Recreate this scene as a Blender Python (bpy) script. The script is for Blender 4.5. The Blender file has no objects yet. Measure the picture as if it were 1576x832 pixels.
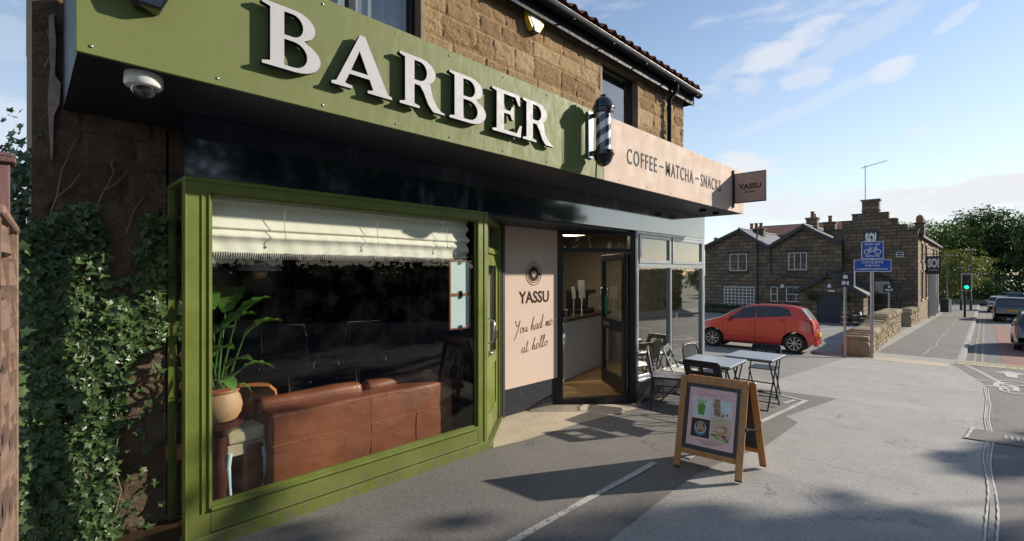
import bpy, bmesh, math, random
import numpy as np
from mathutils import Vector, Matrix, noise

# ------------------------------------------------------------------ camera, sky, sun, exposure
scene = bpy.context.scene
COL = scene.collection
F_PX = 740.0
HEAD = math.atan(728.0 / F_PX)
cam_data = bpy.data.cameras.new("camera")
cam_data.sensor_width = 36.0
cam_data.lens = 36.0 * F_PX / 1576.0
cam_data.shift_y = 0.0025
cam_data.clip_start = 0.05
cam_data.clip_end = 3000
cam = bpy.data.objects.new("camera", cam_data)
COL.objects.link(cam)
cam.location = (0, 0, 1.7)
cam.rotation_euler = (math.radians(90), 0, HEAD - math.radians(90))
scene.camera = cam

SUN = Vector((1.62, -1.0, 0.80)).normalized()
SUN_EL = math.asin(SUN.z)
SUN_AZ = math.atan2(SUN.x, SUN.y)
world = bpy.data.worlds.new("World")
scene.world = world
world.use_nodes = True
wn, wl = world.node_tree.nodes, world.node_tree.links
for n in list(wn): wn.remove(n)
w_out = wn.new('ShaderNodeOutputWorld')
w_bg = wn.new('ShaderNodeBackground')
w_bg.inputs['Strength'].default_value = 0.125
sky = wn.new('ShaderNodeTexSky')
sky.sky_type = 'NISHITA'; sky.sun_disc = False
sky.sun_elevation = SUN_EL; sky.sun_rotation = SUN_AZ
sky.air_density = 1.0; sky.dust_density = 0.15; sky.ozone_density = 1.6
w_tc = wn.new('ShaderNodeTexCoord')
w_sep = wn.new('ShaderNodeSeparateXYZ'); wl.new(w_tc.outputs['Generated'], w_sep.inputs[0])
def wmath(op, a, b=None, c=None, clamp=False):
    n = wn.new('ShaderNodeMath'); n.operation = op; n.use_clamp = clamp
    for i, v in enumerate((a, b, c)):
        if v is None: continue
        if isinstance(v, (int, float)): n.inputs[i].default_value = v
        else: wl.new(v, n.inputs[i])
    return n.outputs[0]
w_az = wmath('ARCTAN2', w_sep.outputs[1], w_sep.outputs[0])
w_el = wmath('ARCSINE', w_sep.outputs[2])
def wnoise(scale, detail, rough=0.55, stretch=(1, 1, 3)):
    mp = wn.new('ShaderNodeMapping'); mp.inputs['Scale'].default_value = stretch
    wl.new(w_tc.outputs['Generated'], mp.inputs[0])
    nz = wn.new('ShaderNodeTexNoise'); nz.inputs['Scale'].default_value = scale
    nz.inputs['Detail'].default_value = detail; nz.inputs['Roughness'].default_value = rough
    wl.new(mp.outputs[0], nz.inputs['Vector'])
    return nz.outputs[0]
w_n1 = wnoise(9, 7, 0.6); w_n2 = wnoise(26, 5, 0.6); w_n3 = wnoise(4.5, 6, 0.62, (1, 1, 5))
def pxdir(px, py):
    t = (px - 788) / F_PX
    return HEAD - math.atan(t), math.atan((420 - py) / F_PX / math.sqrt(1 + t * t)), t
# clouds of this sky, as soft ellipses in azimuth and elevation broken up by noise: (px, py, rx, ry, density, tilt)
CLOUDS = [(1195, 82, 78, 22, .75, -.32), (1155, 130, 30, 20, .5, 0), (1238, 121, 42, 13, .6, -.1),
          (1372, 108, 36, 16, .75, -.25), (1418, 201, 28, 10, .6, 0), (1468, 30, 42, 8, .5, -.5), (1120, 110, 40, 14, .35, -.6),
          (1490, 306, 190, 34, 1, 0), (1380, 322, 150, 28, .95, 0), (1560, 300, 90, 34, 1, 0), (1148, 258, 56, 26, .95, 0), (1215, 318, 150, 30, .9, 0),
          (1225, 275, 40, 10, .4, 0), (1240, 165, 150, 12, .45, -.3), (1330, 50, 170, 20, .4, -.35), (20, 190, 60, 55, .6, 0), (10, 60, 60, 30, .35, 0),
          (2100, 330, 300, 40, .8, 0), (-500, 260, 300, 60, .6, 0), (1700, 180, 150, 30, .5, -.2)]
w_total = None
for px, py, rx, ry, den, tilt in CLOUDS:
    az, el, t = pxdir(px, py)
    rx_ = rx / F_PX / (1 + t * t); ry_ = ry / F_PX / math.sqrt(1 + t * t)
    dx = wmath('MULTIPLY', wmath('SUBTRACT', az, w_az), 1.0)
    dy = wmath('SUBTRACT', el, w_el)
    ct, st = math.cos(tilt), math.sin(tilt)
    u = wmath('ADD', wmath('MULTIPLY', dx, -ct / rx_), wmath('MULTIPLY', dy, -st / rx_))
    v = wmath('ADD', wmath('MULTIPLY', dx, st / ry_), wmath('MULTIPLY', dy, -ct / ry_))
    d = wmath('SQRT', wmath('ADD', wmath('MULTIPLY', u, u), wmath('MULTIPLY', v, v)))
    d = wmath('ADD', d, wmath('MULTIPLY', wmath('SUBTRACT', w_n1, .5), 2.6))
    d = wmath('ADD', d, wmath('MULTIPLY', wmath('SUBTRACT', w_n2, .5), 1.2))
    m = wn.new('ShaderNodeMapRange'); m.interpolation_type = 'SMOOTHSTEP'
    wl.new(d, m.inputs[0]); m.inputs[1].default_value = 1.55; m.inputs[2].default_value = 0.45
    m.inputs[3].default_value = 0; m.inputs[4].default_value = den
    w_total = m.outputs[0] if w_total is None else wmath('MAXIMUM', w_total, m.outputs[0])
m = wn.new('ShaderNodeMapRange'); wl.new(w_n3, m.inputs[0]); m.interpolation_type = 'SMOOTHSTEP'
m.inputs[1].default_value = .46; m.inputs[2].default_value = .74; m.inputs[4].default_value = .5
w_total = wmath('MAXIMUM', w_total, m.outputs[0])
# thin high cirrus haze, thicker low down
m = wn.new('ShaderNodeMapRange'); wl.new(w_el, m.inputs[0]); m.interpolation_type = 'SMOOTHSTEP'
m.inputs[1].default_value = .55; m.inputs[2].default_value = -.02; m.inputs[3].default_value = .06; m.inputs[4].default_value = .52
w_total = wmath('MAXIMUM', w_total, m.outputs[0])
w_mix = wn.new('ShaderNodeMix'); w_mix.data_type = 'RGBA'
wl.new(w_total, w_mix.inputs[0])
wl.new(sky.outputs[0], w_mix.inputs[6]); w_mix.inputs[7].default_value = (4.9, 5.0, 5.25, 1)
wl.new(w_mix.outputs[2], w_bg.inputs['Color']); wl.new(w_bg.outputs[0], w_out.inputs['Surface'])

sun_data = bpy.data.lights.new("sun", 'SUN')
sun_data.energy = 4.9; sun_data.angle = math.radians(0.7); sun_data.color = (1.0, 0.90, 0.76)
sun = bpy.data.objects.new("sun", sun_data); COL.objects.link(sun)
sun.rotation_euler = SUN.to_track_quat('Z', 'Y').to_euler(); sun.location = (20, -12, 15)

vs = scene.view_settings
vs.view_transform = 'Standard'; vs.look = 'None'; vs.gamma = 1; vs.use_curve_mapping = False
vs.exposure = 0.48
scene.cycles.max_bounces = 8
scene.cycles.transparent_max_bounces = 16
scene.cycles.use_denoising = True
scene.cycles.caustics_reflective = False; scene.cycles.caustics_refractive = False

# ------------------------------------------------------------------ helpers
R = random.Random(7)
ROOT = {}

def thing(name, label, cat, loc=(0, 0, 0), rotz=0.0, group=None):
    o = bpy.data.objects.new(name, None); COL.objects.link(o)
    o.empty_display_size = .1
    o.location = loc; o.rotation_euler = (0, 0, rotz)
    o['label'] = label; o['category'] = cat
    if group: o['group'] = group
    ROOT[o.name] = (Matrix.Translation(loc) @ Matrix.Rotation(rotz, 4, 'Z')).inverted()
    return o

def tag(o, label, cat, group=None, kind=None):
    o['label'] = label; o['category'] = cat
    if group: o['group'] = group
    if kind: o['kind'] = kind
    return o

def struct(o, kind='structure', label=None):
    o['kind'] = kind
    if label: o['label'] = label
    return o

def copy_tree(o, parent=None):
    c = o.copy(); COL.objects.link(c)
    if parent is not None: c.parent = parent
    for ch in [k for k in o.children]: copy_tree(ch, c)
    return c

class MB:
    """collects verts and faces; build() links them as one mesh object"""
    def __init__(s): s.v = []; s.f = []; s.m = []; s.s = []; s.tone = None
    def add(s, verts, faces, mat=0, smooth=False, T=None):
        b = len(s.v)
        if T is not None: verts = [tuple(T @ Vector(p)) for p in verts]
        s.v.extend([tuple(p) for p in verts])
        for f in faces:
            s.f.append(tuple(i + b for i in f)); s.m.append(mat); s.s.append(smooth)
        return s
    def box(s, x0, x1, y0, y1, z0, z1, mat=0, T=None):
        v = [(x0,y0,z0),(x1,y0,z0),(x1,y1,z0),(x0,y1,z0),(x0,y0,z1),(x1,y0,z1),(x1,y1,z1),(x0,y1,z1)]
        return s.add(v, [(0,3,2,1),(4,5,6,7),(0,1,5,4),(1,2,6,5),(2,3,7,6),(3,0,4,7)], mat, False, T)
    def beam(s, p0, p1, w, h, mat=0, up=(0, 0, 1)):
        p0, p1 = Vector(p0), Vector(p1); d = (p1 - p0)
        L = d.length; d.normalize(); up = Vector(up)
        if abs(d.dot(up)) > .98: up = Vector((0, 1, 0))
        x = d.cross(up).normalized(); y = x.cross(d).normalized()
        v = []
        for p in (p0, p1):
            for a, b in ((-1,-1),(1,-1),(1,1),(-1,1)): v.append(p + x*a*w/2 + y*b*h/2)
        return s.add(v, [(0,1,2,3),(7,6,5,4),(0,4,5,1),(1,5,6,2),(2,6,7,3),(3,7,4,0)], mat)
    def tube(s, pts, r, n=8, mat=0, caps=True, smooth=True):
        pts = [Vector(p) for p in pts]; rs = r if isinstance(r, (list, tuple)) else [r]*len(pts)
        v = []; f = []; x = None
        for i, p in enumerate(pts):
            d = (pts[min(i+1, len(pts)-1)] - pts[max(i-1, 0)]).normalized()
            if x is None:
                x = d.orthogonal().normalized()
            else:
                x = (x - d * x.dot(d))
                x = x.normalized() if x.length > 1e-6 else d.orthogonal().normalized()
            y = d.cross(x)
            for k in range(n):
                a = 2*math.pi*k/n; v.append(p + (x*math.cos(a) + y*math.sin(a))*rs[i])
        for i in range(len(pts)-1):
            for k in range(n):
                k2 = (k+1) % n; f.append((i*n+k, i*n+k2, (i+1)*n+k2, (i+1)*n+k))
        s.add(v, f, mat, smooth)
        if caps:
            s.add(v[:n], [tuple(reversed(range(n)))], mat); s.add(v[-n:], [tuple(range(n))], mat)
        return s
    def lathe(s, prof, n=24, mat=0, T=None, smooth=True, sweep=1.0, caps=True):
        v = []; f = []; full = sweep >= .999; cols = n if full else n+1
        for r, z in prof:
            for k in range(cols):
                a = 2*math.pi*sweep*k/n; v.append((r*math.cos(a), r*math.sin(a), z))
        for i in range(len(prof)-1):
            for k in range(n):
                k2 = (k+1) % n if full else k+1
                f.append((i*cols+k, i*cols+k2, (i+1)*cols+k2, (i+1)*cols+k))
        s.add(v, f, mat, smooth, T)
        if full and caps:
            if prof[0][0] > 1e-4: s.add(v[:n], [tuple(reversed(range(n)))], mat, False, T)
            if prof[-1][0] > 1e-4: s.add(v[-n:], [tuple(range(n))], mat, False, T)
        return s
    def prism(s, poly, d0, d1, axis='y', mat=0, T=None):
        """poly in the two other axes; extruded along axis"""
        def mk(a, b, d): return {'y': (a, d, b), 'x': (d, a, b), 'z': (a, b, d)}[axis]
        n = len(poly); v = [mk(a, b, d0) for a, b in poly] + [mk(a, b, d1) for a, b in poly]
        f = [tuple(range(n)), tuple(reversed(range(n, 2*n)))] + [(i, i+n, (i+1) % n + n, (i+1) % n) for i in range(n)]
        return s.add(v, f, mat, False, T)
    def frame(s, x0, x1, z0, z1, w, y0, y1, mat=0, T=None, wb=None, wt=None):
        wb = w if wb is None else wb; wt = w if wt is None else wt
        s.box(x0, x0+w, y0, y1, z0, z1, mat, T); s.box(x1-w, x1, y0, y1, z0, z1, mat, T)
        s.box(x0+w, x1-w, y0, y1, z0, z0+wb, mat, T); s.box(x0+w, x1-w, y0, y1, z1-wt, z1, mat, T)
        return s
    def build(s, name, mats, parent=None, bevel=0.0, world=True, fix=True, seg=1, loc=None):
        me = bpy.data.meshes.new(name)
        vs_ = s.v
        root = parent
        while root is not None and root.parent is not None: root = root.parent
        inv = ROOT.get(root.name) if (root is not None and world) else None
        if inv is not None: vs_ = [tuple(inv @ Vector(p)) for p in vs_]
        if loc is not None: vs_ = [(p[0]-loc[0], p[1]-loc[1], p[2]-loc[2]) for p in vs_]
        me.from_pydata(vs_, [], s.f)
        if not isinstance(mats, (list, tuple)): mats = [mats]
        for m_ in mats: me.materials.append(m_)
        me.polygons.foreach_set('material_index', s.m); me.polygons.foreach_set('use_smooth', s.s)
        if fix or bevel:
            bm = bmesh.new(); bm.from_mesh(me)
            if fix: bmesh.ops.recalc_face_normals(bm, faces=bm.faces)
            if bevel:
                es = [e for e in bm.edges if len(e.link_faces) == 2 and e.calc_face_angle(0) > .6]
                bmesh.ops.bevel(bm, geom=es, offset=bevel, segments=seg, affect='EDGES', profile=.6, clamp_overlap=True)
            bm.to_mesh(me); bm.free()
        o = bpy.data.objects.new(name, me); COL.objects.link(o)
        if parent is not None: o.parent = parent
        if loc is not None: o.location = loc
        return o

def link_arrays(name, verts, faces, mats, parent=None, tone=None, smooth=False, matidx=None, uvs=None):
    """fast mesh from numpy: faces is (n, k) array; vertices in world space, moved into the parent's frame"""
    root = parent
    while root is not None and root.parent is not None: root = root.parent
    if root is not None:
        inv = np.array(ROOT[root.name]); verts = verts @ inv[:3, :3].T + inv[:3, 3]
    me = bpy.data.meshes.new(name)
    nf, k = faces.shape
    me.vertices.add(len(verts)); me.vertices.foreach_set('co', np.ascontiguousarray(verts, dtype=np.float32).ravel())
    me.loops.add(nf*k); me.loops.foreach_set('vertex_index', faces.astype(np.int32).ravel())
    me.polygons.add(nf); me.polygons.foreach_set('loop_start', np.arange(0, nf*k, k, dtype=np.int32))
    me.polygons.foreach_set('loop_total', np.full(nf, k, dtype=np.int32))
    if matidx is not None: me.polygons.foreach_set('material_index', matidx.astype(np.int32))
    me.update(calc_edges=True)
    me.polygons.foreach_set('use_smooth', np.full(nf, smooth))
    if tone is not None:
        at = me.attributes.new('tone', 'FLOAT', 'POINT'); at.data.foreach_set('value', tone.astype(np.float32))
    if not isinstance(mats, (list, tuple)): mats = [mats]
    for m_ in mats: me.materials.append(m_)
    o = bpy.data.objects.new(name, me); COL.objects.link(o)
    if parent is not None: o.parent = parent
    return o

def curve_mesh(cu):
    o = bpy.data.objects.new('tmp', cu); COL.objects.link(o)
    bpy.context.view_layer.update()
    dg = bpy.context.evaluated_depsgraph_get()
    me = bpy.data.meshes.new_from_object(o.evaluated_get(dg))
    v = [tuple(p.co) for p in me.vertices]; f = [tuple(p.vertices) for p in me.polygons]
    bpy.data.objects.remove(o); bpy.data.meshes.remove(me)
    return v, f

def text_geo(body, depth=.002, bold=0.0, spacing=1.0):
    cu = bpy.data.curves.new('t', 'FONT'); cu.body = body; cu.extrude = depth; cu.offset = bold
    cu.space_character = spacing; cu.resolution_u = 3
    return curve_mesh(cu)

def outline_geo(loops, depth):
    cu = bpy.data.curves.new('t', 'CURVE'); cu.dimensions = '2D'; cu.fill_mode = 'BOTH'; cu.extrude = depth
    for lp in loops:
        sp = cu.splines.new('POLY'); sp.points.add(len(lp)-1)
        for i, (x, y) in enumerate(lp): sp.points[i].co = (x, y, 0, 1)
        sp.use_cyclic_u = True
    return curve_mesh(cu)

def fit(v, x0, x1, z0, z1, keep=False):
    """scale flat geometry (x, y, depth) into a box"""
    ax = min(p[0] for p in v); bx = max(p[0] for p in v); ay = min(p[1] for p in v); by = max(p[1] for p in v)
    sx = (x1-x0)/max(bx-ax, 1e-6); sy = (z1-z0)/max(by-ay, 1e-6)
    if keep: sx = sy = min(sx, sy)
    cx = (x0+x1)/2 if keep else x0
    off = (ax+bx)/2 if keep else ax
    return [((p[0]-off)*sx + cx, (p[1]-ay)*sy + z0, p[2]) for p in v]

def face_T(origin, right, up):
    """matrix taking (u, v, depth) to world; depth points out of the face"""
    r = Vector(right).normalized(); u = Vector(up).normalized(); n = r.cross(u)
    M_ = Matrix.Identity(4)
    for i in range(3): M_[i][0] = r[i]; M_[i][1] = u[i]; M_[i][2] = n[i]; M_[i][3] = origin[i]
    return M_

def put_text(mb, body, x0, x1, z0, z1, T, mat=0, depth=.0015, bold=0.0, spacing=1.0, keep=False):
    v, f = text_geo(body, depth, bold, spacing)
    mb.add(fit(v, x0, x1, z0, z1, keep), f, mat, False, T)

GP = [(-600, 0), (3, 0), (4.5, -.02), (18, -.85), (30, -1.15), (46, -1.5), (90, -2.1), (200, -2.6), (900, -3)]
def gz(x):
    for (x0, z0), (x1, z1) in zip(GP, GP[1:]):
        if x <= x1: return z0 + (z1-z0)*(x-x0)/(x1-x0)
    return -3.0

# ------------------------------------------------------------------ materials
class NT:
    def __init__(s, name):
        s.mat = bpy.data.materials.new(name); s.mat.use_nodes = True
        s.t = s.mat.node_tree; s.n = s.t.nodes; s.l = s.t.links
        s.b = s.n['Principled BSDF']; s.out = s.n['Material Output']
        s.tc = None
    def new(s, t, **kw):
        n = s.n.new(t)
        for k, v in kw.items(): setattr(n, k, v)
        return n
    def put(s, sock, v):
        if hasattr(v, 'is_output'): s.l.new(v, sock)
        else: sock.default_value = v
    def coord(s, which='Object', scale=(1, 1, 1), rot=(0, 0, 0), loc=(0, 0, 0)):
        if s.tc is None: s.tc = s.new('ShaderNodeTexCoord')
        m_ = s.new('ShaderNodeMapping'); m_.inputs['Scale'].default_value = scale
        m_.inputs['Rotation'].default_value = rot; m_.inputs['Location'].default_value = loc
        s.l.new(s.tc.outputs[which], m_.inputs[0]); return m_.outputs[0]
    def noise(s, scale, detail=4, rough=.55, co=None, dist=0):
        n = s.new('ShaderNodeTexNoise'); n.inputs['Scale'].default_value = scale
        n.inputs['Detail'].default_value = detail; n.inputs['Roughness'].default_value = rough
        n.inputs['Distortion'].default_value = dist
        s.l.new(co if co is not None else s.coord(), n.inputs['Vector']); return n.outputs[0]
    def ramp(s, fac, *stops):
        r = s.new('ShaderNodeValToRGB'); el = r.color_ramp.elements
        while len(el) < len(stops): el.new(.5)
        for e, (p, c) in zip(el, stops):
            e.position = p; e.color = (c, c, c, 1) if isinstance(c, (int, float)) else (*c, 1)
        s.l.new(fac, r.inputs[0]); return r.outputs[0]
    def rng(s, fac, a, b, c=0.0, d=1.0):
        m_ = s.new('ShaderNodeMapRange'); s.put(m_.inputs[0], fac)
        for i, v in zip((1, 2, 3, 4), (a, b, c, d)): m_.inputs[i].default_value = v
        return m_.outputs[0]
    def math(s, op, a, b=0.0, clamp=False):
        m_ = s.new('ShaderNodeMath', operation=op, use_clamp=clamp); s.put(m_.inputs[0], a); s.put(m_.inputs[1], b)
        return m_.outputs[0]
    def mix(s, fac, a, b, blend='MIX'):
        m_ = s.new('ShaderNodeMix', data_type='RGBA', blend_type=blend)
        def c4(v): return v if hasattr(v, 'is_output') else ((v, v, v, 1) if isinstance(v, (int, float)) else (*v[:3], 1))
        s.put(m_.inputs[0], fac); s.put(m_.inputs[6], c4(a)); s.put(m_.inputs[7], c4(b)); return m_.outputs[2]
    def bump(s, h, strength=.3, dist=.01, prev=None):
        b = s.new('ShaderNodeBump'); b.inputs['Strength'].default_value = strength; b.inputs['Distance'].default_value = dist
        s.l.new(h, b.inputs['Height'])
        if prev is not None: s.l.new(prev, b.inputs['Normal'])
        s.l.new(b.outputs[0], s.b.inputs['Normal']); return b.outputs[0]
    def col(s, v):
        s.put(s.b.inputs['Base Color'], v if hasattr(v, 'is_output') else (*v[:3], 1)); return s
    def set(s, **kw):
        for k, v in kw.items():
            s.put(s.b.inputs[{'rough': 'Roughness', 'metal': 'Metallic', 'coat': 'Coat Weight', 'spec': 'Specular IOR Level',
                              'coatr': 'Coat Roughness', 'coation': 'Coat IOR', 'sheen': 'Sheen Weight', 'sss': 'Subsurface Weight'}[k]], v)
        return s

def sh(c, k): return tuple(max(0, min(1, x*k)) for x in c)

def plain(name, c, rough=.5, metal=0.0, var=.12, scale=6, bump=.05, bscale=60, coat=0.0, dirt=0.0, spec=None):
    t = NT(name)
    n1 = t.noise(scale, 5, .6)
    base = t.mix(t.rng(n1, .3, .7), sh(c, 1-var), sh(c, 1+var))
    if dirt:
        n2 = t.noise(scale*2.7, 6, .7)
        base = t.mix(t.rng(n2, .52, .75, 0, dirt), base, (.16, .13, .10))
    t.col(base)
    t.set(rough=t.rng(t.noise(scale*3, 3), .3, .7, max(.02, rough*.85), min(1, rough*1.15)), metal=metal, coat=coat)
    if bump: t.bump(t.noise(bscale, 4), bump, .004)
    if spec is not None: t.set(spec=spec)
    return t.mat

def glass_mat(name, tint=(.93, .96, .95), boost=1.0, rough=0.0, dirt=.0):
    t = NT(name); t.n.remove(t.b)
    tr = t.new('ShaderNodeBsdfTransparent'); tr.inputs[0].default_value = (*tint, 1)
    gl = t.new('ShaderNodeBsdfGlossy'); gl.inputs['Roughness'].default_value = rough
    fr = t.new('ShaderNodeFresnel'); fr.inputs['IOR'].default_value = 1.5
    ge = t.new('ShaderNodeNewGeometry')
    fac = t.math('MULTIPLY', t.math('MULTIPLY', fr.outputs[0], boost), t.math('SUBTRACT', 1.0, ge.outputs['Backfacing']), True)
    if True:
        bp = t.new('ShaderNodeBump'); bp.inputs['Strength'].default_value = .03; bp.inputs['Distance'].default_value = .02
        t.l.new(t.noise(1.6, 2), bp.inputs['Height']); t.l.new(bp.outputs[0], gl.inputs['Normal'])
    mx = t.new('ShaderNodeMixShader'); t.l.new(fac, mx.inputs[0]); t.l.new(tr.outputs[0], mx.inputs[1]); t.l.new(gl.outputs[0], mx.inputs[2])
    last = mx.outputs[0]
    if dirt:
        df = t.new('ShaderNodeBsdfDiffuse'); df.inputs[0].default_value = (.5, .48, .44, 1)
        m2 = t.new('ShaderNodeMixShader'); t.l.new(t.rng(t.noise(7, 6, .65), .45, .8, 0.0, dirt), m2.inputs[0])
        t.l.new(last, m2.inputs[1]); t.l.new(df.outputs[0], m2.inputs[2]); last = m2.outputs[0]
    t.l.new(last, t.out.inputs['Surface'])
    return t.mat

def emit_mat(name, c, strength):
    t = NT(name); t.b.inputs['Emission Color'].default_value = (*c, 1); t.b.inputs['Emission Strength'].default_value = strength
    t.col(c); return t.mat

def wood_mat(name, c, rough=.5, axis='z', scale=1.0, var=.35, coat=0.0):
    t = NT(name)
    st = {'z': (14, 14, 1.2), 'x': (1.2, 14, 14), 'y': (14, 1.2, 14)}[axis]
    co = t.coord('Object', tuple(k*scale for k in st))
    n = t.noise(3, 5, .6, co, .6)
    t.col(t.mix(t.rng(n, .3, .72), sh(c, 1-var), sh(c, 1+var*.6)))
    t.set(rough=rough, coat=coat); t.bump(n, .15, .004)
    return t.mat

def leaf_mat(name, dark, light, rough=.5, trans=.35):
    t = NT(name)
    at = t.new('ShaderNodeAttribute', attribute_name='tone')
    n = t.noise(2.2, 3)
    base = t.mix(at.outputs['Fac'], dark, light)
    base = t.mix(t.rng(n, .35, .7, 0, .35), base, sh(light, 1.15))
    t.col(base); t.set(rough=rough)
    tl = t.new('ShaderNodeBsdfTranslucent'); t.l.new(t.mix(1.0, base, (.9, 1.0, .35), 'MULTIPLY'), tl.inputs[0])
    mx = t.new('ShaderNodeMixShader'); mx.inputs[0].default_value = trans
    t.l.new(t.b.outputs[0], mx.inputs[1]); t.l.new(tl.outputs[0], mx.inputs[2]); t.l.new(mx.outputs[0], t.out.inputs['Surface'])
    return t.mat

def brick_mat(name, c1, c2, mortar, bw, rh, ax='yz', rough=.9, bump=.6, msize=.012, extra=(.30, .2, .1), ov=.5):
    """coursed stone: texture u runs along the wall"""
    t = NT(name)
    if t.tc is None: t.tc = t.new('ShaderNodeTexCoord')
    sp = t.new('ShaderNodeSeparateXYZ'); t.l.new(t.tc.outputs['Object'], sp.inputs[0])
    cb = t.new('ShaderNodeCombineXYZ')
    t.l.new(sp.outputs[{'x': 0, 'y': 1}[ax[0]]], cb.inputs[0]); t.l.new(sp.outputs[2], cb.inputs[1])
    wob = t.new('ShaderNodeVectorMath', operation='ADD')
    nz = t.new('ShaderNodeTexNoise'); nz.inputs['Scale'].default_value = 3.0; nz.inputs['Detail'].default_value = 2
    t.l.new(t.tc.outputs['Object'], nz.inputs['Vector'])
    sc = t.new('ShaderNodeVectorMath', operation='SCALE'); t.l.new(nz.outputs['Color'], sc.inputs[0]); sc.inputs['Scale'].default_value = .05
    t.l.new(cb.outputs[0], wob.inputs[0]); t.l.new(sc.outputs[0], wob.inputs[1])
    br = t.new('ShaderNodeTexBrick'); br.inputs['Scale'].default_value = 1
    br.inputs['Brick Width'].default_value = bw; br.inputs['Row Height'].default_value = rh
    br.inputs['Mortar Size'].default_value = msize; br.inputs['Mortar Smooth'].default_value = .3; br.inputs['Bias'].default_value = 0
    br.inputs['Color1'].default_value = (*c1, 1); br.inputs['Color2'].default_value = (*c2, 1); br.inputs['Mortar'].default_value = (*mortar, 1)
    br.offset_frequency = 2; br.squash = .8; br.squash_frequency = 3
    t.l.new(wob.outputs[0], br.inputs['Vector'])
    n = t.noise(1.3, 6, .65); n2 = t.noise(22, 5, .7)
    c = t.mix(t.rng(n, .35, .7, 0, .3), br.outputs['Color'], extra, 'MIX')
    c = t.mix(t.rng(n2, .35, .75, 0, ov), c, sh(c1, .45))
    t.col(c); t.set(rough=rough)
    hgt = t.math('ADD', t.math('MULTIPLY', br.outputs['Fac'], -1.0), t.math('MULTIPLY', n2, .9))
    t.bump(hgt, bump, .03)
    return t.mat

# ------------------------------------------------------------------ ground, pavement, road
def asphalt(name, c, patch=.12, fleck=.5, stain=.25, rough=.9, warm=(1.05, 1.0, .93)):
    t = NT(name)
    big = t.noise(.55, 6, .62); mid = t.noise(3.2, 6, .65); fine = t.noise(150, 3, .7); grit = t.noise(45, 4, .7)
    base = t.mix(t.rng(big, .3, .7), sh(c, 1-patch), tuple(a*b*(1+patch) for a, b in zip(c, warm)))
    base = t.mix(t.rng(mid, .38, .72, 0, stain), base, sh(c, .62))
    base = t.mix(t.rng(grit, .50, .70, 0, fleck*.8), base, sh(c, .42))
    peb = t.noise(75, 2, .6)
    base = t.mix(t.rng(peb, .56, .68, 0, fleck*.55), base, sh(c, 1.6))
    base = t.mix(t.rng(fine, .56, .68, 0, fleck), base, sh(c, 2.1))
    cr_ = t.new('ShaderNodeTexVoronoi', feature='DISTANCE_TO_EDGE'); cr_.inputs['Scale'].default_value = .55
    wv_ = t.new('ShaderNodeVectorMath', operation='ADD'); nz_ = t.new('ShaderNodeTexNoise'); nz_.inputs['Scale'].default_value = 2.2; nz_.inputs['Detail'].default_value = 6
    t.l.new(t.coord(), nz_.inputs['Vector']); t.l.new(t.coord(), wv_.inputs[0]); t.l.new(nz_.outputs['Color'], wv_.inputs[1]); t.l.new(wv_.outputs[0], cr_.inputs['Vector'])
    crk = t.math('MULTIPLY', t.rng(cr_.outputs['Distance'], .003, .010, 1, 0), t.rng(t.noise(.8, 3), .50, .60, 0, .6), True)
    base = t.mix(crk, base, sh(c, .35))
    blot = t.noise(1.4, 5, .55, t.coord('Object', (1, 1, 1), (0, 0, 0), (7, 3, 0)))
    base = t.mix(t.rng(blot, .55, .68, 0, stain), base, tuple(a*b for a, b in zip(c, (1.25, 1.2, 1.12))))
    # drag marks running along the street
    st = t.noise(1.0, 5, .6, t.coord('Object', (.5, 7, 1)))
    base = t.mix(t.rng(st, .52, .75, 0, .22), base, sh(c, .7))
    spot = t.new('ShaderNodeTexVoronoi'); spot.inputs['Scale'].default_value = 2.1; t.l.new(t.coord(), spot.inputs['Vector'])
    base = t.mix(t.rng(spot.outputs['Distance'], .035, .05, .55, 0), base, sh(c, .35))
    t.col(base); t.set(rough=rough, spec=.35)
    nb = t.bump(fine, .35, .004); t.bump(grit, .3, .008, nb)
    return t.mat
m_pave = asphalt('pavement_surface', (.31, .306, .298), .14, .8, .35)
m_dark = asphalt('dark_tarmac', (.16, .158, .16), .12, .7)
m_patch = asphalt('patch_tarmac', (.165, .158, .15), .16, .8)
m_road = asphalt('road_tarmac', (.15, .15, .155), .1, .5)
m_edgebed = asphalt('edging_bed_grit', (.30, .29, .28), .3, 1.0, .5)
m_red = asphalt('red_surfacing', (.24, .12, .105), .15, .5, .4)
m_buff = asphalt('buff_concrete', (.44, .385, .30), .15, .9, .4)
m_base = plain('verge_soil', (.09, .10, .05), .95, var=.3, scale=1.5)
def paint(name, c, wear):
    t = NT(name)
    n = t.noise(40, 6, .75); n2 = t.noise(5, 5, .7)
    w = t.math('ADD', t.rng(n, .35, .75, 0, .6), t.rng(n2, .35, .75, 0, .7))
    t.col(t.mix(t.rng(w, 1.05 - wear, 1.35 - wear), c, (.17, .168, .16))); t.set(rough=.8); t.bump(n, .3, .003)
    return t.mat
m_white = paint('worn_white_paint', (.46, .445, .41), .52)
m_yell = paint('worn_yellow_paint', (.25, .215, .13), .60)

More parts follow.
